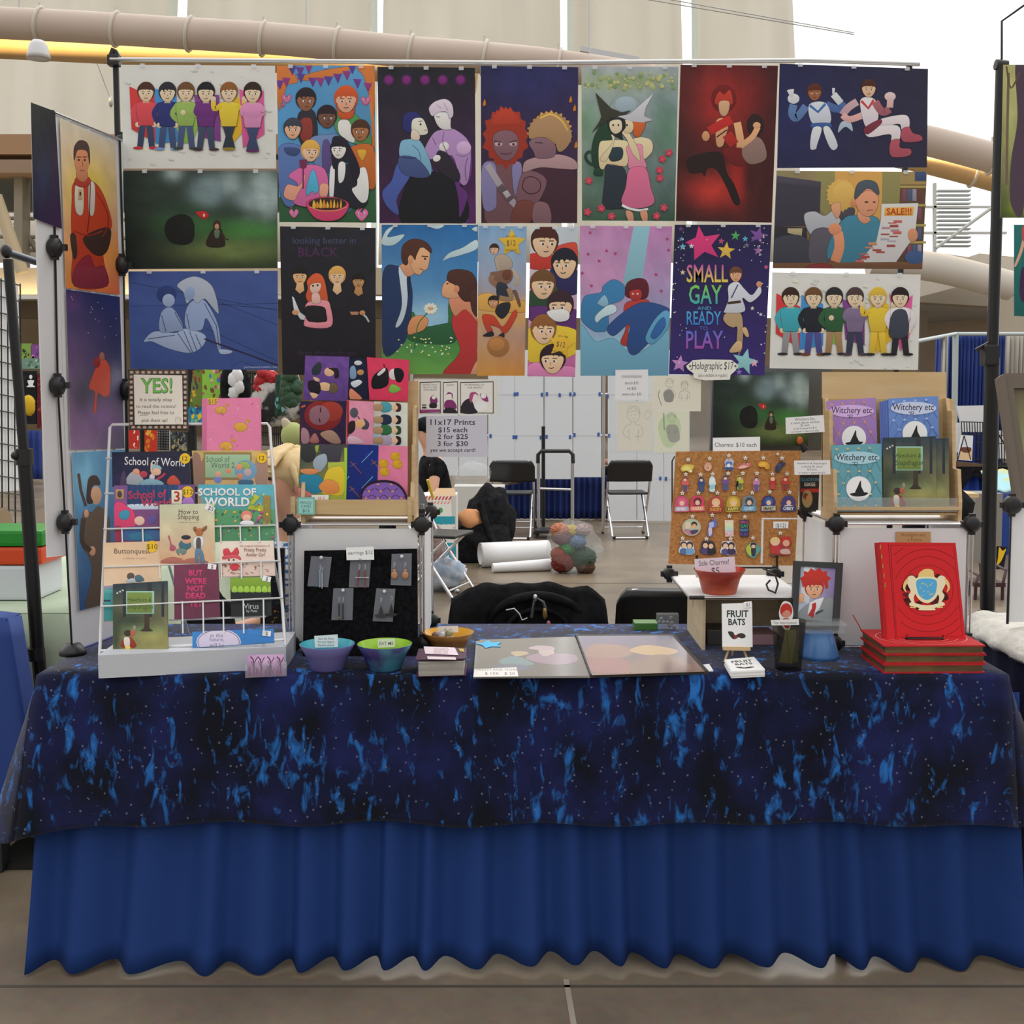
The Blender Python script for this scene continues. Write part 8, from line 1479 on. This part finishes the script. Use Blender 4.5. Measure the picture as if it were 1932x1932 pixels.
for lb,x,Y,w_,z_ in (('low stool under the person in the black cap',fx(818,10.0),10.0,.36,.33),('low stool under the person beyond the far chair',fx(1192,14.1),14.1,.36,.37),('stool under the person with blond hair',fx(572,4.0),4.0,.36,.40)):
    t=thing('stool',lb,'stool',(x,Y,0)); mb=MB(); mb.box((x,Y,z_-.02),(w_,.34,.04),'black',bev=.01); mb.build('seat',t)
    for a_,b_2 in ((-1,-1),(1,-1),(-1,1),(1,1)): mb=MB(); mb.tube([(x+a_*.15,Y+b_2*.14,0),(x+a_*.13,Y+b_2*.12,z_-.03)],.012,'steel',6); mb.build('leg',t)
mb=MB(); mb.tube([at(807,905,8.9),at(817,940,8.95)],.012,prin('yellow_foam','d8b83a',.6),8); mb.build('yellow_wand',None,'yellow stick poking up from the open carton','stick')
# ------------------------------------------------------------------ merchandise stand glimpsed between rack and prints
K=lambda u,v: (230+u*.18116,690+v*.18116)
GY=7.6
t=thing('grid_stand','black wire grid stand of merchandise behind the comic rack','display rack',(fx(400,GY),GY,0)); mb=MB()
for u in (715,200): mb.tube([at(*K(u,-300),GY),Vector((at(*K(u,0),GY).x,GY,0))],.028 if u>300 else .024,'blackm',8)
mb.build('post',t); mb=MB()
for i in range(9): mb.tube([at(*K(1265+24*i,55),GY+.1),at(*K(1262+26*i,560),GY+.1)],.005,'blackm',5)
for v in (75,190,310,430,550): mb.tube([at(*K(1255,v),GY+.1),at(*K(1475,v),GY+.1)],.005,'blackm',5)
mb.build('grid_panel',t); mb=MB()
for i in range(13): mb.tube([at(*K(1450+21*i,440+4*i),GY-.3),at(*K(1450+20*i,830),GY-.3)],.004,'blackm',5)
for v in (440,560,690,820): mb.tube([at(*K(1445,v),GY-.3),at(*K(1710,v+30),GY-.3)],.004,'blackm',5)
mb.build('wire_basket',t)
def shirtart(corners,label,Y,base,dots,seed,name='printed_shirt',cat='shirt',n_=26,r_=(14,34)):
    a=Art(vplane(Y),'fabric_print'); a.sheet([K(*c_) for c_ in nums(corners)],.02,base); a.fr(230,690,.18116); C_=nums(corners); xs=[c_[0] for c_ in C_]; ys=[c_[1] for c_ in C_]; rnd=random.Random(seed)
    for _ in range(n_):
        x,y=rnd.uniform(min(xs),max(xs)),rnd.uniform(min(ys),max(ys)); a.s_(rnd.choice(dots),[(x+rnd.uniform(8,1)*math.cos(k*1.05)*rnd.uniform(*r_)/8,y+math.sin(k*1.05)*rnd.uniform(*r_)) for k in range(6)],3)
    a.build(name,None,label,cat)
shirtart('835 40 1125 45 1120 345 840 345','lime green patterned shirt hung behind the pink journal',7.5,'86b84a',['b84a7a','3a6a44','7a4a34','4a7ab0','d8b090'],2)
shirtart('735 50 838 50 835 610 690 610','multicoloured patterned shirt hung beside the black post',7.55,'6a7a3a',['8a3a34','3a6a34','c8a03a','4a3a5a'],3)
shirtart('680 430 830 430 830 620 680 620','blue and teal patterned cloth low on the grid stand',7.5,'2f7aa0',['2a5a8a','3fa0a0','d8b83a','28507a'],5,'patterned_cloth','cloth')
shirtart('60 672 172 672 172 866 60 866','red banner with a white glove shape under the notice',7.4,'b83228',['d8d4d0','d8d4d0','b83228'],6,'red_banner','banner',6)
shirtart('236 665 358 665 358 895 236 895','red and gold banner under the notice, second one',7.4,'b8382a',['d8a03a','c87a2a'],7,'red_banner','banner',10)
shirtart('505 690 720 690 720 890 505 890','dark framed picture under the notice, right of the grid panel',7.6,'3a3e40',['7a8084','2a2c2e','a09868','55606a'],8,'dark_picture','picture',34)
mb=MB(); pquad(mb,[K(360,665),K(495,665),K(495,880),K(365,880)],8.0,.01,'panel')
for i in range(8): mb.tube([at(*K(366+17*i,665),7.98),at(*K(368+17*i,880),7.98)],.004,'blackm',4)
for i in range(8): mb.tube([at(*K(360,680+27*i),7.98),at(*K(495,684+27*i),7.98)],.004,'blackm',4)
mb.build('mesh_display',None,'small white backed grid panel below the notice','panel')
t=thing('plush_toy','black and white plush hung high behind the journal','plush',at(*K(1185,210),7.4)); mb=MB(); mb.blob(at(*K(1185,220),7.4),(.10,.07,.17),'blackcloth',14,10,.2); mb.build('body',t); mb=MB()
for u,v,s_ in ((1165,150,.04),(1210,220,.04),(1160,280,.035),(1200,110,.04)): mb.blob(at(*K(u,v),7.34),(s_,.02,s_*1.2),'white',10,8,.3)
mb.build('white_patches',t)
def wreath(label,cu,cv,ru,rv,mats,n_,seed,Y,s_=.035):
    rnd=random.Random(seed); t=thing('flower_wreath',label,'wreath',at(*K(cu,cv),Y))
    for mi_,m in enumerate(mats):
        mb=MB()
        for k in range(n_): a_=rnd.uniform(0,6.28); q=rnd.uniform(.1,.7) if mi_==0 else rnd.uniform(.5,1.05); mb.blob(at(*K(cu+ru*q*math.cos(a_),cv+rv*q*math.sin(a_)),Y+.05-.09*mi_+rnd.uniform(-.03,.03)),s_*rnd.uniform(.7,1.3),m,8,6,.35,4,seed=k)
        mb.build('flowers',t)
wreath('red and white flower wreath near the top of the grid stand',1500,180,90,110,[prin('white_petal','d8d4d0',.8),prin('red_petal','a82028',.8)],26,3,7.2)
wreath('white and green flower garland beside the pouch rack',1765,230,60,150,[prin('cream_petal','d8dcc0',.8),prin('leaf','2f4a34',.8)],30,5,6.8)
shirtart('1600 95 1690 95 1700 520 1590 520','dark green hanging cloth between the two flower wreaths',7.1,'2a4238',['1e3028','3a5a4a','6a9aa0'],9,'hanging_cloth','cloth',24)
mb=MB(); mb.blob(at(*K(1600,400),7.15),(.16,.05,.13),noisy('mixed_plush','2a2a2a','b8b4b0',8,.9,lo=.45,hi=.55),16,12,.3); mb.build('plush_toy',None,'grey and white plush below the dark green cloth','plush')
t=thing('plush_toy','pale green plush head with a cream ear above the blond person','plush',at(553,832,4.7)); mb=MB(); mb.blob(at(553,822,4.7),(.05,.05,.055),prin('lime_plush','a8b070',.9),14,10); mb.build('head',t); mb=MB(); mb.blob(at(543,805,4.69),(.02,.012,.04),prin('cream_plush','c8b8a0',.9),10,8,rot=roty(-.5)); mb.build('ear',t)
shirtart('1250 590 1450 600 1450 900 1250 900','dark cloth bundle at the foot of the grid stand',7.9,'24262c',['2c2e34','1c1e22','34343a'],10,'hanging_cloth','cloth',12)
# things under and behind the rack seen through the wires
mb=MB(); mb.blob((fx(385,3.75),3.75,.42),(.12,.10,.42),'blackcloth',18,14,.1); mb.build('black_bag',None,'tall black bag standing behind the comic rack','bag')
a=Art(vplane(3.62),'fabric_print'); a.fr(130,880,.22774); a.sheet('495 1035 536 1035 536 1210 490 1210',.02,'26242a'); rnd=random.Random(3)
for _ in range(40): a.s_(rnd.choice(['a83a4a','d8a83a','3f8aa0','c8c4c0','5a2a34']),[(x+rnd.uniform(-16,16),y+rnd.uniform(-12,12)) for x,y in [(rnd.uniform(1620,1770),rnd.uniform(870,1360))]*5],3)
a.build('patterned_tote',None,'black tote with colourful lettering between comic rack and cube','bag')
# ------------------------------------------------------------------ left neighbour
mint=noisy('mint_tablecloth','a8b8a0','b8c4ae',6,.85)
LX=fx(138,3.75); t=thing('neighbour_table','neighbouring table under a mint green cloth, far left','table',(LX-.6,4.8,0))
mb=MB()
mb.grid(lambda u,v: (LX-1.2+1.2*u,3.72+2.2*v,.752),8,8,mint)
mb.grid(lambda u,v: (LX-1.2+1.2*u,3.70-.02*math.sin(u*30)*v,.752-.74*v),50,6,mint)
mb.grid(lambda u,v: (LX+.02*v+.025*v*math.sin(u*40),3.70+2.2*u,.752-.74*v),70,6,mint); mb.build('cloth',t,solid=.003)
mb=MB(); mb.box((LX-.6,4.8,.73),(1.15,2.1,.03),'white'); [mb.tube([(LX+dx_,y,0),(LX+dx_,y,.72)],.015,'blackm',6) for dx_ in (-1.1,-.08) for y in (3.85,5.75)]; mb.build('table_frame',t)
for k,(lb,z0,h_,c_,x1_) in enumerate((('white case with a blue corner, bottom of the stack at far left',.756,.12,'d0d4da',64),('orange plastic case in the middle of the far left stack',.878,.062,'d84a1c',76),('bright green plastic case on top of the far left stack',.942,.055,'1f8a28',78))):
    xe=fx(x1_,3.95); mb=MB(); mb.box((xe-.2,4.05,z0+h_/2),(.4,.24,h_),prin('case_%d'%k,c_,.35),bev=.012); o=mb.build('plastic_case',None,lb,'case','plastic cases stacked on the mint table')
    if k==0: mb=MB(); mb.box((xe-.375,4.05,z0+h_/2),(.06,.246,h_*.98),prin('case_blue','2a4a8a',.4)); mb.build('blue_end',o)
for i,(x,y,w_,c_,lb) in enumerate(((-.25,4.9,.3,'c8d4b0','pale green print lying on the mint table'),(-.2,4.6,.26,'6a5a90','violet edged print lying on the mint table, nearest the screen'),(-.35,5.4,.4,'dcdcd8','white paper sheet lying at the back of the mint table'))):
    mb=MB(); mb.box((LX+x,y,.757+.003*i),(w_,.22,.004),prin('flat_%d'%i,c_,.6),rot=rotz(.2*i)); mb.build('flat_print',None,lb,'print')
t=thing('mesh_screen','white backed wire mesh screen with an oval board, far left edge','screen',at(10,900,4.6)); gp=Plane(at(0,700,4.5),at(35,700,4.7),at(0,900,4.5)); mb=MB(); mb.prism([gp.hit(x,y,-.01) for x,y in nums('-60 505 34 535 44 925 -60 932')],-gp.n*.006,M['panel']); mb.build('white_backing',t); mb=MB()
for i in range(9): mb.tube([gp.hit(-58+12*i,508+3.4*i),gp.hit(-58+12.5*i,1070)],.003,'blackm',5)
for i in range(18): mb.tube([gp.hit(-60,512+31.5*i),gp.hit(36+.5*i,538+30.5*i)],.003,'blackm',5)
mb.build('wire_mesh',t); mb=MB(); mb.prism([gp.hit(8+22*math.cos(a_*.314),1030+72*math.sin(a_*.314),.02) for a_ in range(20)],-gp.n*.006,prin('kraft_oval','8a7458',.8)); mb.build('oval_board',t)
t=thing('pipe_stand','black telescopic pipe stand with a crossbar at the left edge','pole',Vector((at(72,1250,3.62).x,3.62,0))); mb=MB(); tp0=at(15,490,3.62); tpm=at(46,865,3.62); tpe=Vector((at(72,1280,3.62).x,3.62,.66)); b0=Vector((tpe.x+.05,3.62,0)); mb.tube([tp0,tpm],.016,'blackm',10); mb.build('upper_tube',t); mb=MB(); mb.tube([tpm,tpe,b0],.0215,'blackm',10); mb.build('lower_tube',t)
mb=MB(); mb.tube([at(13,476,3.62),at(68,494,3.72)],.012,prin('dark_steel',(.08,.09,.11),.25,.9),10); mb.build('crossbar',t); mb=MB(); mb.blob(at(12,474,3.62),(.018,.018,.022),'black',10,8); mb.build('elbow',t); mb=MB(); mb.tube([at(67,1222,3.62),at(69,1245,3.62)],.028,'black',10); mb.build('sleeve_joint',t); mb=MB(); mb.tube([tpm+Vector((0,0,-.02)),tpm+Vector((0,0,.03))],.028,'black',10); mb.blob(tpm+Vector((-.02,-.02,.01)),.014,'black',8,6); mb.build('clamp',t)
mb=MB(); mb.box((b0.x,3.62,.01),(.3,.3,.02),'blackm'); mb.build('base_plate',t)
royal=prin('royal_cloth',(.014,.05,.24),.7); EX=fx(24,3.5)
mb=MB(); mb.grid(lambda u,v: (EX-.5+.5*u+(.035*v if u>.5 else 0),3.35,.80-.6*v) if False else (EX-.6+.6*min(1,u*1.4)+.09*v*min(1,u*1.4),3.42+.1*max(0,u-.714)*3.5-.02*math.sin(u*20)*v,.80-.64*v-.03*max(0,u*1.4-.85)),40,10,royal); mb.grid(lambda u,v: (EX-.6+.6*u,3.42+.1*v,.80-.012*u**8),10,6,royal); mb.build('blue_cloth',None,'royal blue cloth draped over a stand at the left edge','tablecloth',solid=.004)
mb=MB(); mb.box((EX-.3,3.475,.39),(.5,.06,.77),prin('dark_pedestal',(.02,.02,.025),.6)); mb.build('pedestal',None,'dark pedestal hidden under the royal blue cloth','pedestal')
# far left booth
BY=19.5; drape('blue table skirt of the distant booth at far left',20,812,78,904,BY,blue,5,name='booth_skirt',cat='table skirt')
def farart(x0,y0,x1,y1,label,base,dots,seed,Y=BY+.3,name='hung_shirt',cat='shirt'):
    a=Art(vplane(Y),'fabric_print'); a.sheet(quadpx(x0,y0,x1,y1),.05,base); rnd=random.Random(seed)
    for _ in range(9): x,y=rnd.uniform(x0+2,x1-2),rnd.uniform(y0+2,y1-2); a.s_(rnd.choice(dots),[(x+rnd.uniform(-4,4),y+rnd.uniform(-5,5)) for _ in range(5)],3)
    return a.build(name,None,label,cat)
farart(36,648,58,676,'small green and black poster in the distant left booth','7a9a4a',['26242a','3a3a34'],1,name='poster',cat='poster'); farart(59,650,80,676,'small violet poster in the distant left booth','7a4a8a',['d8a0c0','4a2a5a'],2,name='poster',cat='poster'); farart(38,676,76,696,'misty green strip poster in the distant left booth','6a8a7a',['4a6a5a','9ab0a0'],3,name='poster',cat='poster')
sh_=farart(42,700,68,800,'black shirt with a white figure in the distant left booth','1c1c20',['1c1c20','28282c'],4); farart(70,705,86,808,'maroon hung shirt in the distant left booth','5a2028',['8a3a34','c8a080'],5)
a=Art(vplane(BY+.2)); a.e('d8d8dc',58,711,3,4); a.s_('d8d8dc','52 718 64 718 62 726 66 730 50 730 54 726'); a.build('white_motif',sh_)
mb=MB(); mb.blob(at(55,765,BY-.3),(.10,.1,.17),prin('yellow_plush','d8b020',.8),10,8,.3); mb.build('plush_toy',None,'yellow plush on the distant left booth table','plush')
farart(-20,755,32,795,'pale blue shirt behind the mesh screen','8ab8cc',['9ac8d8','7aa8c0'],6,9.0)
# ------------------------------------------------------------------ right neighbour and right background
RXE=1.405; t=thing('neighbour_table','neighbouring table with a fluffy white top at the right edge','table',(1.75,3.35,0)); fur=noisy('white_fur','d2cec6','e4e0d8',40,.95,bump=.6)
mb=MB(); mb.grid(lambda u,v: (RXE+.004*math.sin(v*40)+.8*u,2.85+.82*v,.768+.010*mnoise.noise(Vector((u*14,v*14,2)))-.045*max(0,1-u*12)**2-.04*max(0,v-.92)*10),60,60,fur); mb.build('fur_cover',t,solid=.02)
mb=MB(); mb.grid(lambda u,v: (RXE+.02+.006*math.sin(u*40),2.9+.76*u,.74-.7*v),30,4,prin('navy_side',(.008,.012,.05),.8)); mb.box((1.8,3.28,.72),(.74,.74,.03),'white'); [mb.tube([(x,y,0),(x,y,.71)],.015,'blackm',6) for x in (1.46,2.1) for y in (2.96,3.58)]; mb.build('table_frame',t)
t=thing('pipe_stand','tall black upright pole of the neighbouring booth, right edge','pole',(at(1862,1160,4.0).x,4.0,0)); pt_=at(1890,124,4.0); px_=at(1862,1160,4.0).x; jm=at(1872,675,4.0)
mb=MB(); mb.tube([pt_,jm],.0195,'blackm',12); mb.build('upper_tube',t); mb=MB(); mb.tube([jm,at(1863,1150,4.0)],.025,'blackm',12); mb.build('lower_tube',t); mb=MB(); mb.box(at(1863,1168,4.0),(.052,.05,.06),'black',bev=.005); mb.tube([at(1863,1170,4.0),Vector((px_,4.0,0))],.025,'blackm',10); mb.box((px_,4.0,.01),(.4,.4,.02),'blackm'); mb.build('foot_socket',t)
mb=MB(); mb.box(at(1867,670,3.99),(.05,.05,.07),'black',bev=.006); mb.box(at(1854,654,3.99),(.05,.012,.012),'black',rot=roty(-.5)); mb.build('clamp',t); mb=MB(); mb.tube([at(1878,122,4.0),at(1900,124,4.0)],.018,'black',10); mb.build('top_cap',t)
mb=MB(); mb.tube([at(1890,124,4.0),at(1890,40,4.0),at(1932,10,4.0)],.004,'blackm',6); mb.build('hanging_wire',t)
def rposter(cs,label,fn,Y=3.95):
    a=Art(vplane(Y)); a.sheet(cs); a.fr(1700,100,.4143); fn(a); a.build('art_print',None,label,'print','prints on the right neighbour pole')
def f1(a):
    a.bg('a8a068','b0a870','3a4a24','2a2a20',16,.1,[(500,250,40,300,'b0b878',.6),(540,700,60,40,'8a9a34',.8)]); a.s_('4a3a48','520 60 560 50 560 700 500 690 500 500 530 300'); a.ln('6a5a4a','490 90 485 300 480 600',12,True); a.ln('5a4a3a','480 60 500 160 540 90',8,True)
rposter('1893 122 1990 122 1990 411 1887 411','green forest print on the right hand pole, upper',f1)
def f2(a): a.bg('1f6a68','1f6a68','1a5654','1a5654',8,.05); a.s_('c89a84','515 970 540 900 560 820 560 880 530 960'); a.s_('3a2444','545 1000 560 980 560 1130 540 1100'); a.s_('b04a4a','550 800 565 780 565 850 552 850')
rposter('1913 424 1990 424 1990 600 1913 596','teal print below the forest print on the right hand pole',f2)
t=thing('tilted_frame','large taupe picture frame leaning at the right edge','picture frame',at(1905,1100,3.48)); tf=prin('taupe_frame','6b6054',.6); FY=Plane((0,3.40,.9),(1,3.40,.9),(0,3.52,1.5)); mb=MB(); mb.prism([FY.hit(x,y) for x,y in nums('1884 712 1896 704 2000 704 2000 732 1913 732 1932 860 1932 1000 1921 960')],-FY.n*.03,tf); mb.prism([FY.hit(x,y,.012) for x,y in nums('1884 712 1896 706 1936 990 1928 1010')],-FY.n*.02,tf); mb.build('frame',t)
a=Art(FY.off(-.01)); a.sheet('1914 733 2000 733 2000 1000 1936 1000',.003,'8a9a5a'); a.bg('5a5040','6a6048','a8b070','9aa868',8,.05); a.build('picture',t)
cu2=MB(); t=thing('storage_cube','white panel cube at the right edge on the fluffy table','cube shelf',at(1910,1200,3.36)); xq=at(1905,1000,3.36).x; cu2.box((xq+.18,3.36,.795+.17),(.36,.005,.34),'panel'); cu2.build('front_panel',t); cu2=MB(); cu2.tube([(xq,3.355,.79),(xq,3.355,1.14),(xq+.36,3.355,1.14)],.004,'blackm',6); cu2.build('wire_frame',t); cu2=MB(); connector(cu2,(xq,3.35,1.14),'y',.028); cu2.build('corner_connector',t)
cu2=MB(); cu2.blob((xq-.07,3.72,1.08),(.10,.08,.10),'blackcloth',14,10,.3); cu2.tube([(xq-.1,3.74,1.05),(xq-.14,3.76,.8),(xq-.13,3.76,0)],[.08,.06,.05],'blackcloth',10); cu2.build('black_coat',None,'black coat slung beside the right edge cube','coat')
# pipe and drape
DY=13.1; t=thing('pipe_and_drape','blue pipe and drape wall with white poles in the right background','curtain',(at(1830,900,DY).x,DY,0)); mb=MB(); wp=prin('pale_pipe','b8c4c4',.4)
mb.tube([at(1803,628,DY),Vector((at(1803,800,DY).x,DY,0))],.034,wp,10); mb.tube([at(1725,645,DY-1.2),at(1803,630,DY)],.022,wp,8); mb.tube([at(1803,630,DY),at(1990,630,DY)],.022,wp,8); mb.build('pipe',t)
def dr_(x0,y0,x1,y1,Y,mat,fo,nm='drape_panel'):
    p,q=at(x0,y0,Y),at(x1,y1,Y); mb=MB(); mb.grid(lambda u,v: (p.x+(q.x-p.x)*u,Y+.04*math.sin(u*fo*6.28)+.02*math.sin(u*fo*15),(p.z+(q.z-p.z)*u)*(1-v)+.02*v),fo*8,4,mat); mb.build(nm,t,solid=.004)
dr_(1768,637,1780,636,DY-.3,blue,2); dr_(1776,634,1788,633,DY-.35,prin('white_drape','b8b4ae',.8),2); dr_(1785,632,1806,630,DY+.1,blue,4); dr_(1807,630,1896,630,DY+.1,blue,12); dr_(1896,630,2010,630,DY+.3,prin('grey_drape','b4aea4',.8),14)
TY=11.4; t=thing('far_table','black clothed table with white boards in the right background','table',(at(1850,900,TY).x,TY,0)); p,q=at(1796,886,TY),at(1990,886,TY); mb=MB(); mb.box(((p.x+q.x)/2,TY+.35,.72),(q.x-p.x,.7,.06),'blackcloth'); mb.grid(lambda u,v: (p.x+(q.x-p.x)*u,TY-.01,.74-(.17+.09*math.sin(u*16+1))*v),40,4,'blackcloth'); mb.build('black_cloth',t); mb=MB(); mb.grid(lambda u,v: (p.x+.1+(q.x-p.x)*u,TY+.08+.03*math.sin(u*60),.70-.68*v),60,3,prin('blue_skirt',(.02,.07,.36),.8)); mb.build('blue_skirt',t)
R5=lambda u,v: (1720+u*.2277,560+v*.2277)
for cs,lb,Y in (('375 905 608 900 605 1120 430 1120','grey white board standing on the far black table, tallest',11.9),('315 1045 410 1045 425 1290 345 1290','narrow white box standing left of the wire basket',11.7),('700 1110 770 1110 810 1340 690 1340','pale board standing right of the far pole',11.9)):
    mb=MB(); pquad(mb,[R5(*c_) for c_ in nums(cs)],Y,.04,'panel'); mb.build('display_board',None,lb,'board')
a=Art(vplane(11.5)); a.fr(*R5(0,0),.2277); a.sheet([R5(*c_) for c_ in nums('415 1145 510 1150 500 1360 385 1350')],.02,'d4d6d8'); a.s_('d8b890','390 1260 440 1245 500 1260 495 1345 385 1340'); a.s_('6a4030','410 1250 490 1250 480 1290 420 1285'); a.build('small_print',None,'small pale print propped before the far wire basket','print')
t=thing('wire_basket','black wire basket rack on the far black table','basket',at(*R5(600,1380),11.6)); mb=MB()
for i in range(17): mb.tube([at(*R5(412+22*i,1035),11.6),at(*R5(418+22*i,1400 if i>5 else 1150),11.6)],.005,'blackm',4)
for v in (1035,1140,1210,1345,1410): mb.tube([at(*R5(410,v),11.6),at(*R5(790,v+8),11.6)],.006,'blackm',4)
mb.tube([at(*R5(435,1150),11.5),at(*R5(365,1410),11.5)],.006,'blackm',4); mb.tube([at(*R5(670,1060),11.5),at(*R5(825,1310),11.5)],.008,'blackm',4); mb.tube([at(*R5(435,1150),11.5),at(*R5(490,1350),11.5)],.005,'blackm',4); mb.build('wire',t)
mb=MB(); pquad(mb,[R5(*c_) for c_ in nums('380 1365 600 1390 600 1435 385 1415')],11.45,.2,prin('brown_tray','6a5038',.7)); mb.build('brown_tray',None,'shallow brown tray on the far black table','tray')
t=thing('pump_bottle','small turquoise pump bottle on the far black table','bottle',at(*R5(315,1300),11.45)); mb=MB(); c=at(*R5(315,1300),11.45); mb.lathe([(0,0),(.03,0),(.03,.07),(.012,.08),(.012,.1),(0,.1)],c,prin('clear_bottle','c8d0d0',.2),12); mb.build('bottle',t); mb=MB(); mb.lathe([(0,.1),(.02,.1),(.02,.12),(.006,.13),(.006,.165),(0,.165)],c,prin('teal_pump','2aa0a8',.4),12); mb.box(c+Vector((-.015,0,.16)),(.05,.014,.014),mb.mats[0]); mb.build('pump',t)
c=at(1903,935,10.5); mb=MB(); mb.grid(lambda u,v: (c.x-.14+.5*u,10.5+.3*v+.02*math.sin(u*9),c.z+.03+.17*v+.05*u*(1-u)+.012*math.sin(u*20)),20,10,noisy('pastel_cloth','a8d4dc','c8c888',2.2,.8,stretch=(.4,3,8),lo=.45,hi=.55)); mb.build('pastel_cloth',None,'pastel blue and yellow cloth heaped in the right background','cloth',solid=.01)
mb=MB(); mb.box((c.x+.15,10.7,c.z/2),(.7,.4,c.z),prin('blue_counter',(.016,.06,.3),.8)); mb.build('blue_counter',None,'blue covered counter under the pastel cloth','counter')
t=thing('side_table','light wood stool with a pale leg behind the wooden book rack','stool',at(1812,960,9.0)); mb=MB(); mb.box(at(1812,932,9.0),(.17,.3,.03),'wood'); mb.build('top',t); mb=MB(); c=at(1820,940,9.0); mb.tube([c,Vector((c.x,9.0,0))],.016,wp,8); mb.build('leg',t)
c=fpt(1868,1132); Yc=c.y; S_=Yc/F; t=thing('armchair','small dark red wooden armchair on the floor at right','chair',(c.x,Yc,0)); ch=prin('dark_mahogany','3a1c20',.4)
H=lambda x,y,d=0.0: at(x,y,Yc)+Vector((0,d,0))
for x,d in ((1841,0),(1892,0),(1848,.2),(1874,.2)): mb=MB(); e_=H(x,1102,d); mb.tube([e_,Vector((e_.x,e_.y,0))],.012,ch,6); mb.build('leg',t)
mb=MB(); mb.box(H(1866,1103,.1),(.22,.24,.03),ch); mb.build('seat',t); mb=MB(); mb.hexa([H(1872,1100,.2),H(1892,1100,.2),H(1896,1072,.24),H(1874,1072,.24),H(1872,1100,.22),H(1892,1100,.22),H(1896,1072,.26),H(1874,1072,.26)],ch); mb.build('backrest',t)
for a_,b_2 in (((1841,1102),(1846,1086)),((1892,1102),(1898,1076))): mb=MB(); mb.tube([H(*a_),H(*b_2),H(b_2[0]+4,b_2[1]-2,.2)],.011,ch,6); mb.build('armrest',t)
a=Art(vplane(Yc+.5),'fabric_print'); a.fr(1720,900,.2174); a.sheet([(1720+u*.2174,900+v*.2174) for u,v in nums('720 600 830 605 800 800 720 800')],.02,'1c1a1c'); a.s_('d8b02a','760 610 790 640 820 620 800 680 770 740 740 760 750 700'); a.build('yellow_black_bag',None,'black bag with a yellow swirl behind the small armchair','bag')
mb=MB(); mb.box((fx(1848,10.0)+.12,10.2,.30),(.24,.3,.60),prin('grey_cabinet','8a8680',.7)); mb.build('cabinet',None,'grey cabinet edge behind the small armchair','cabinet')
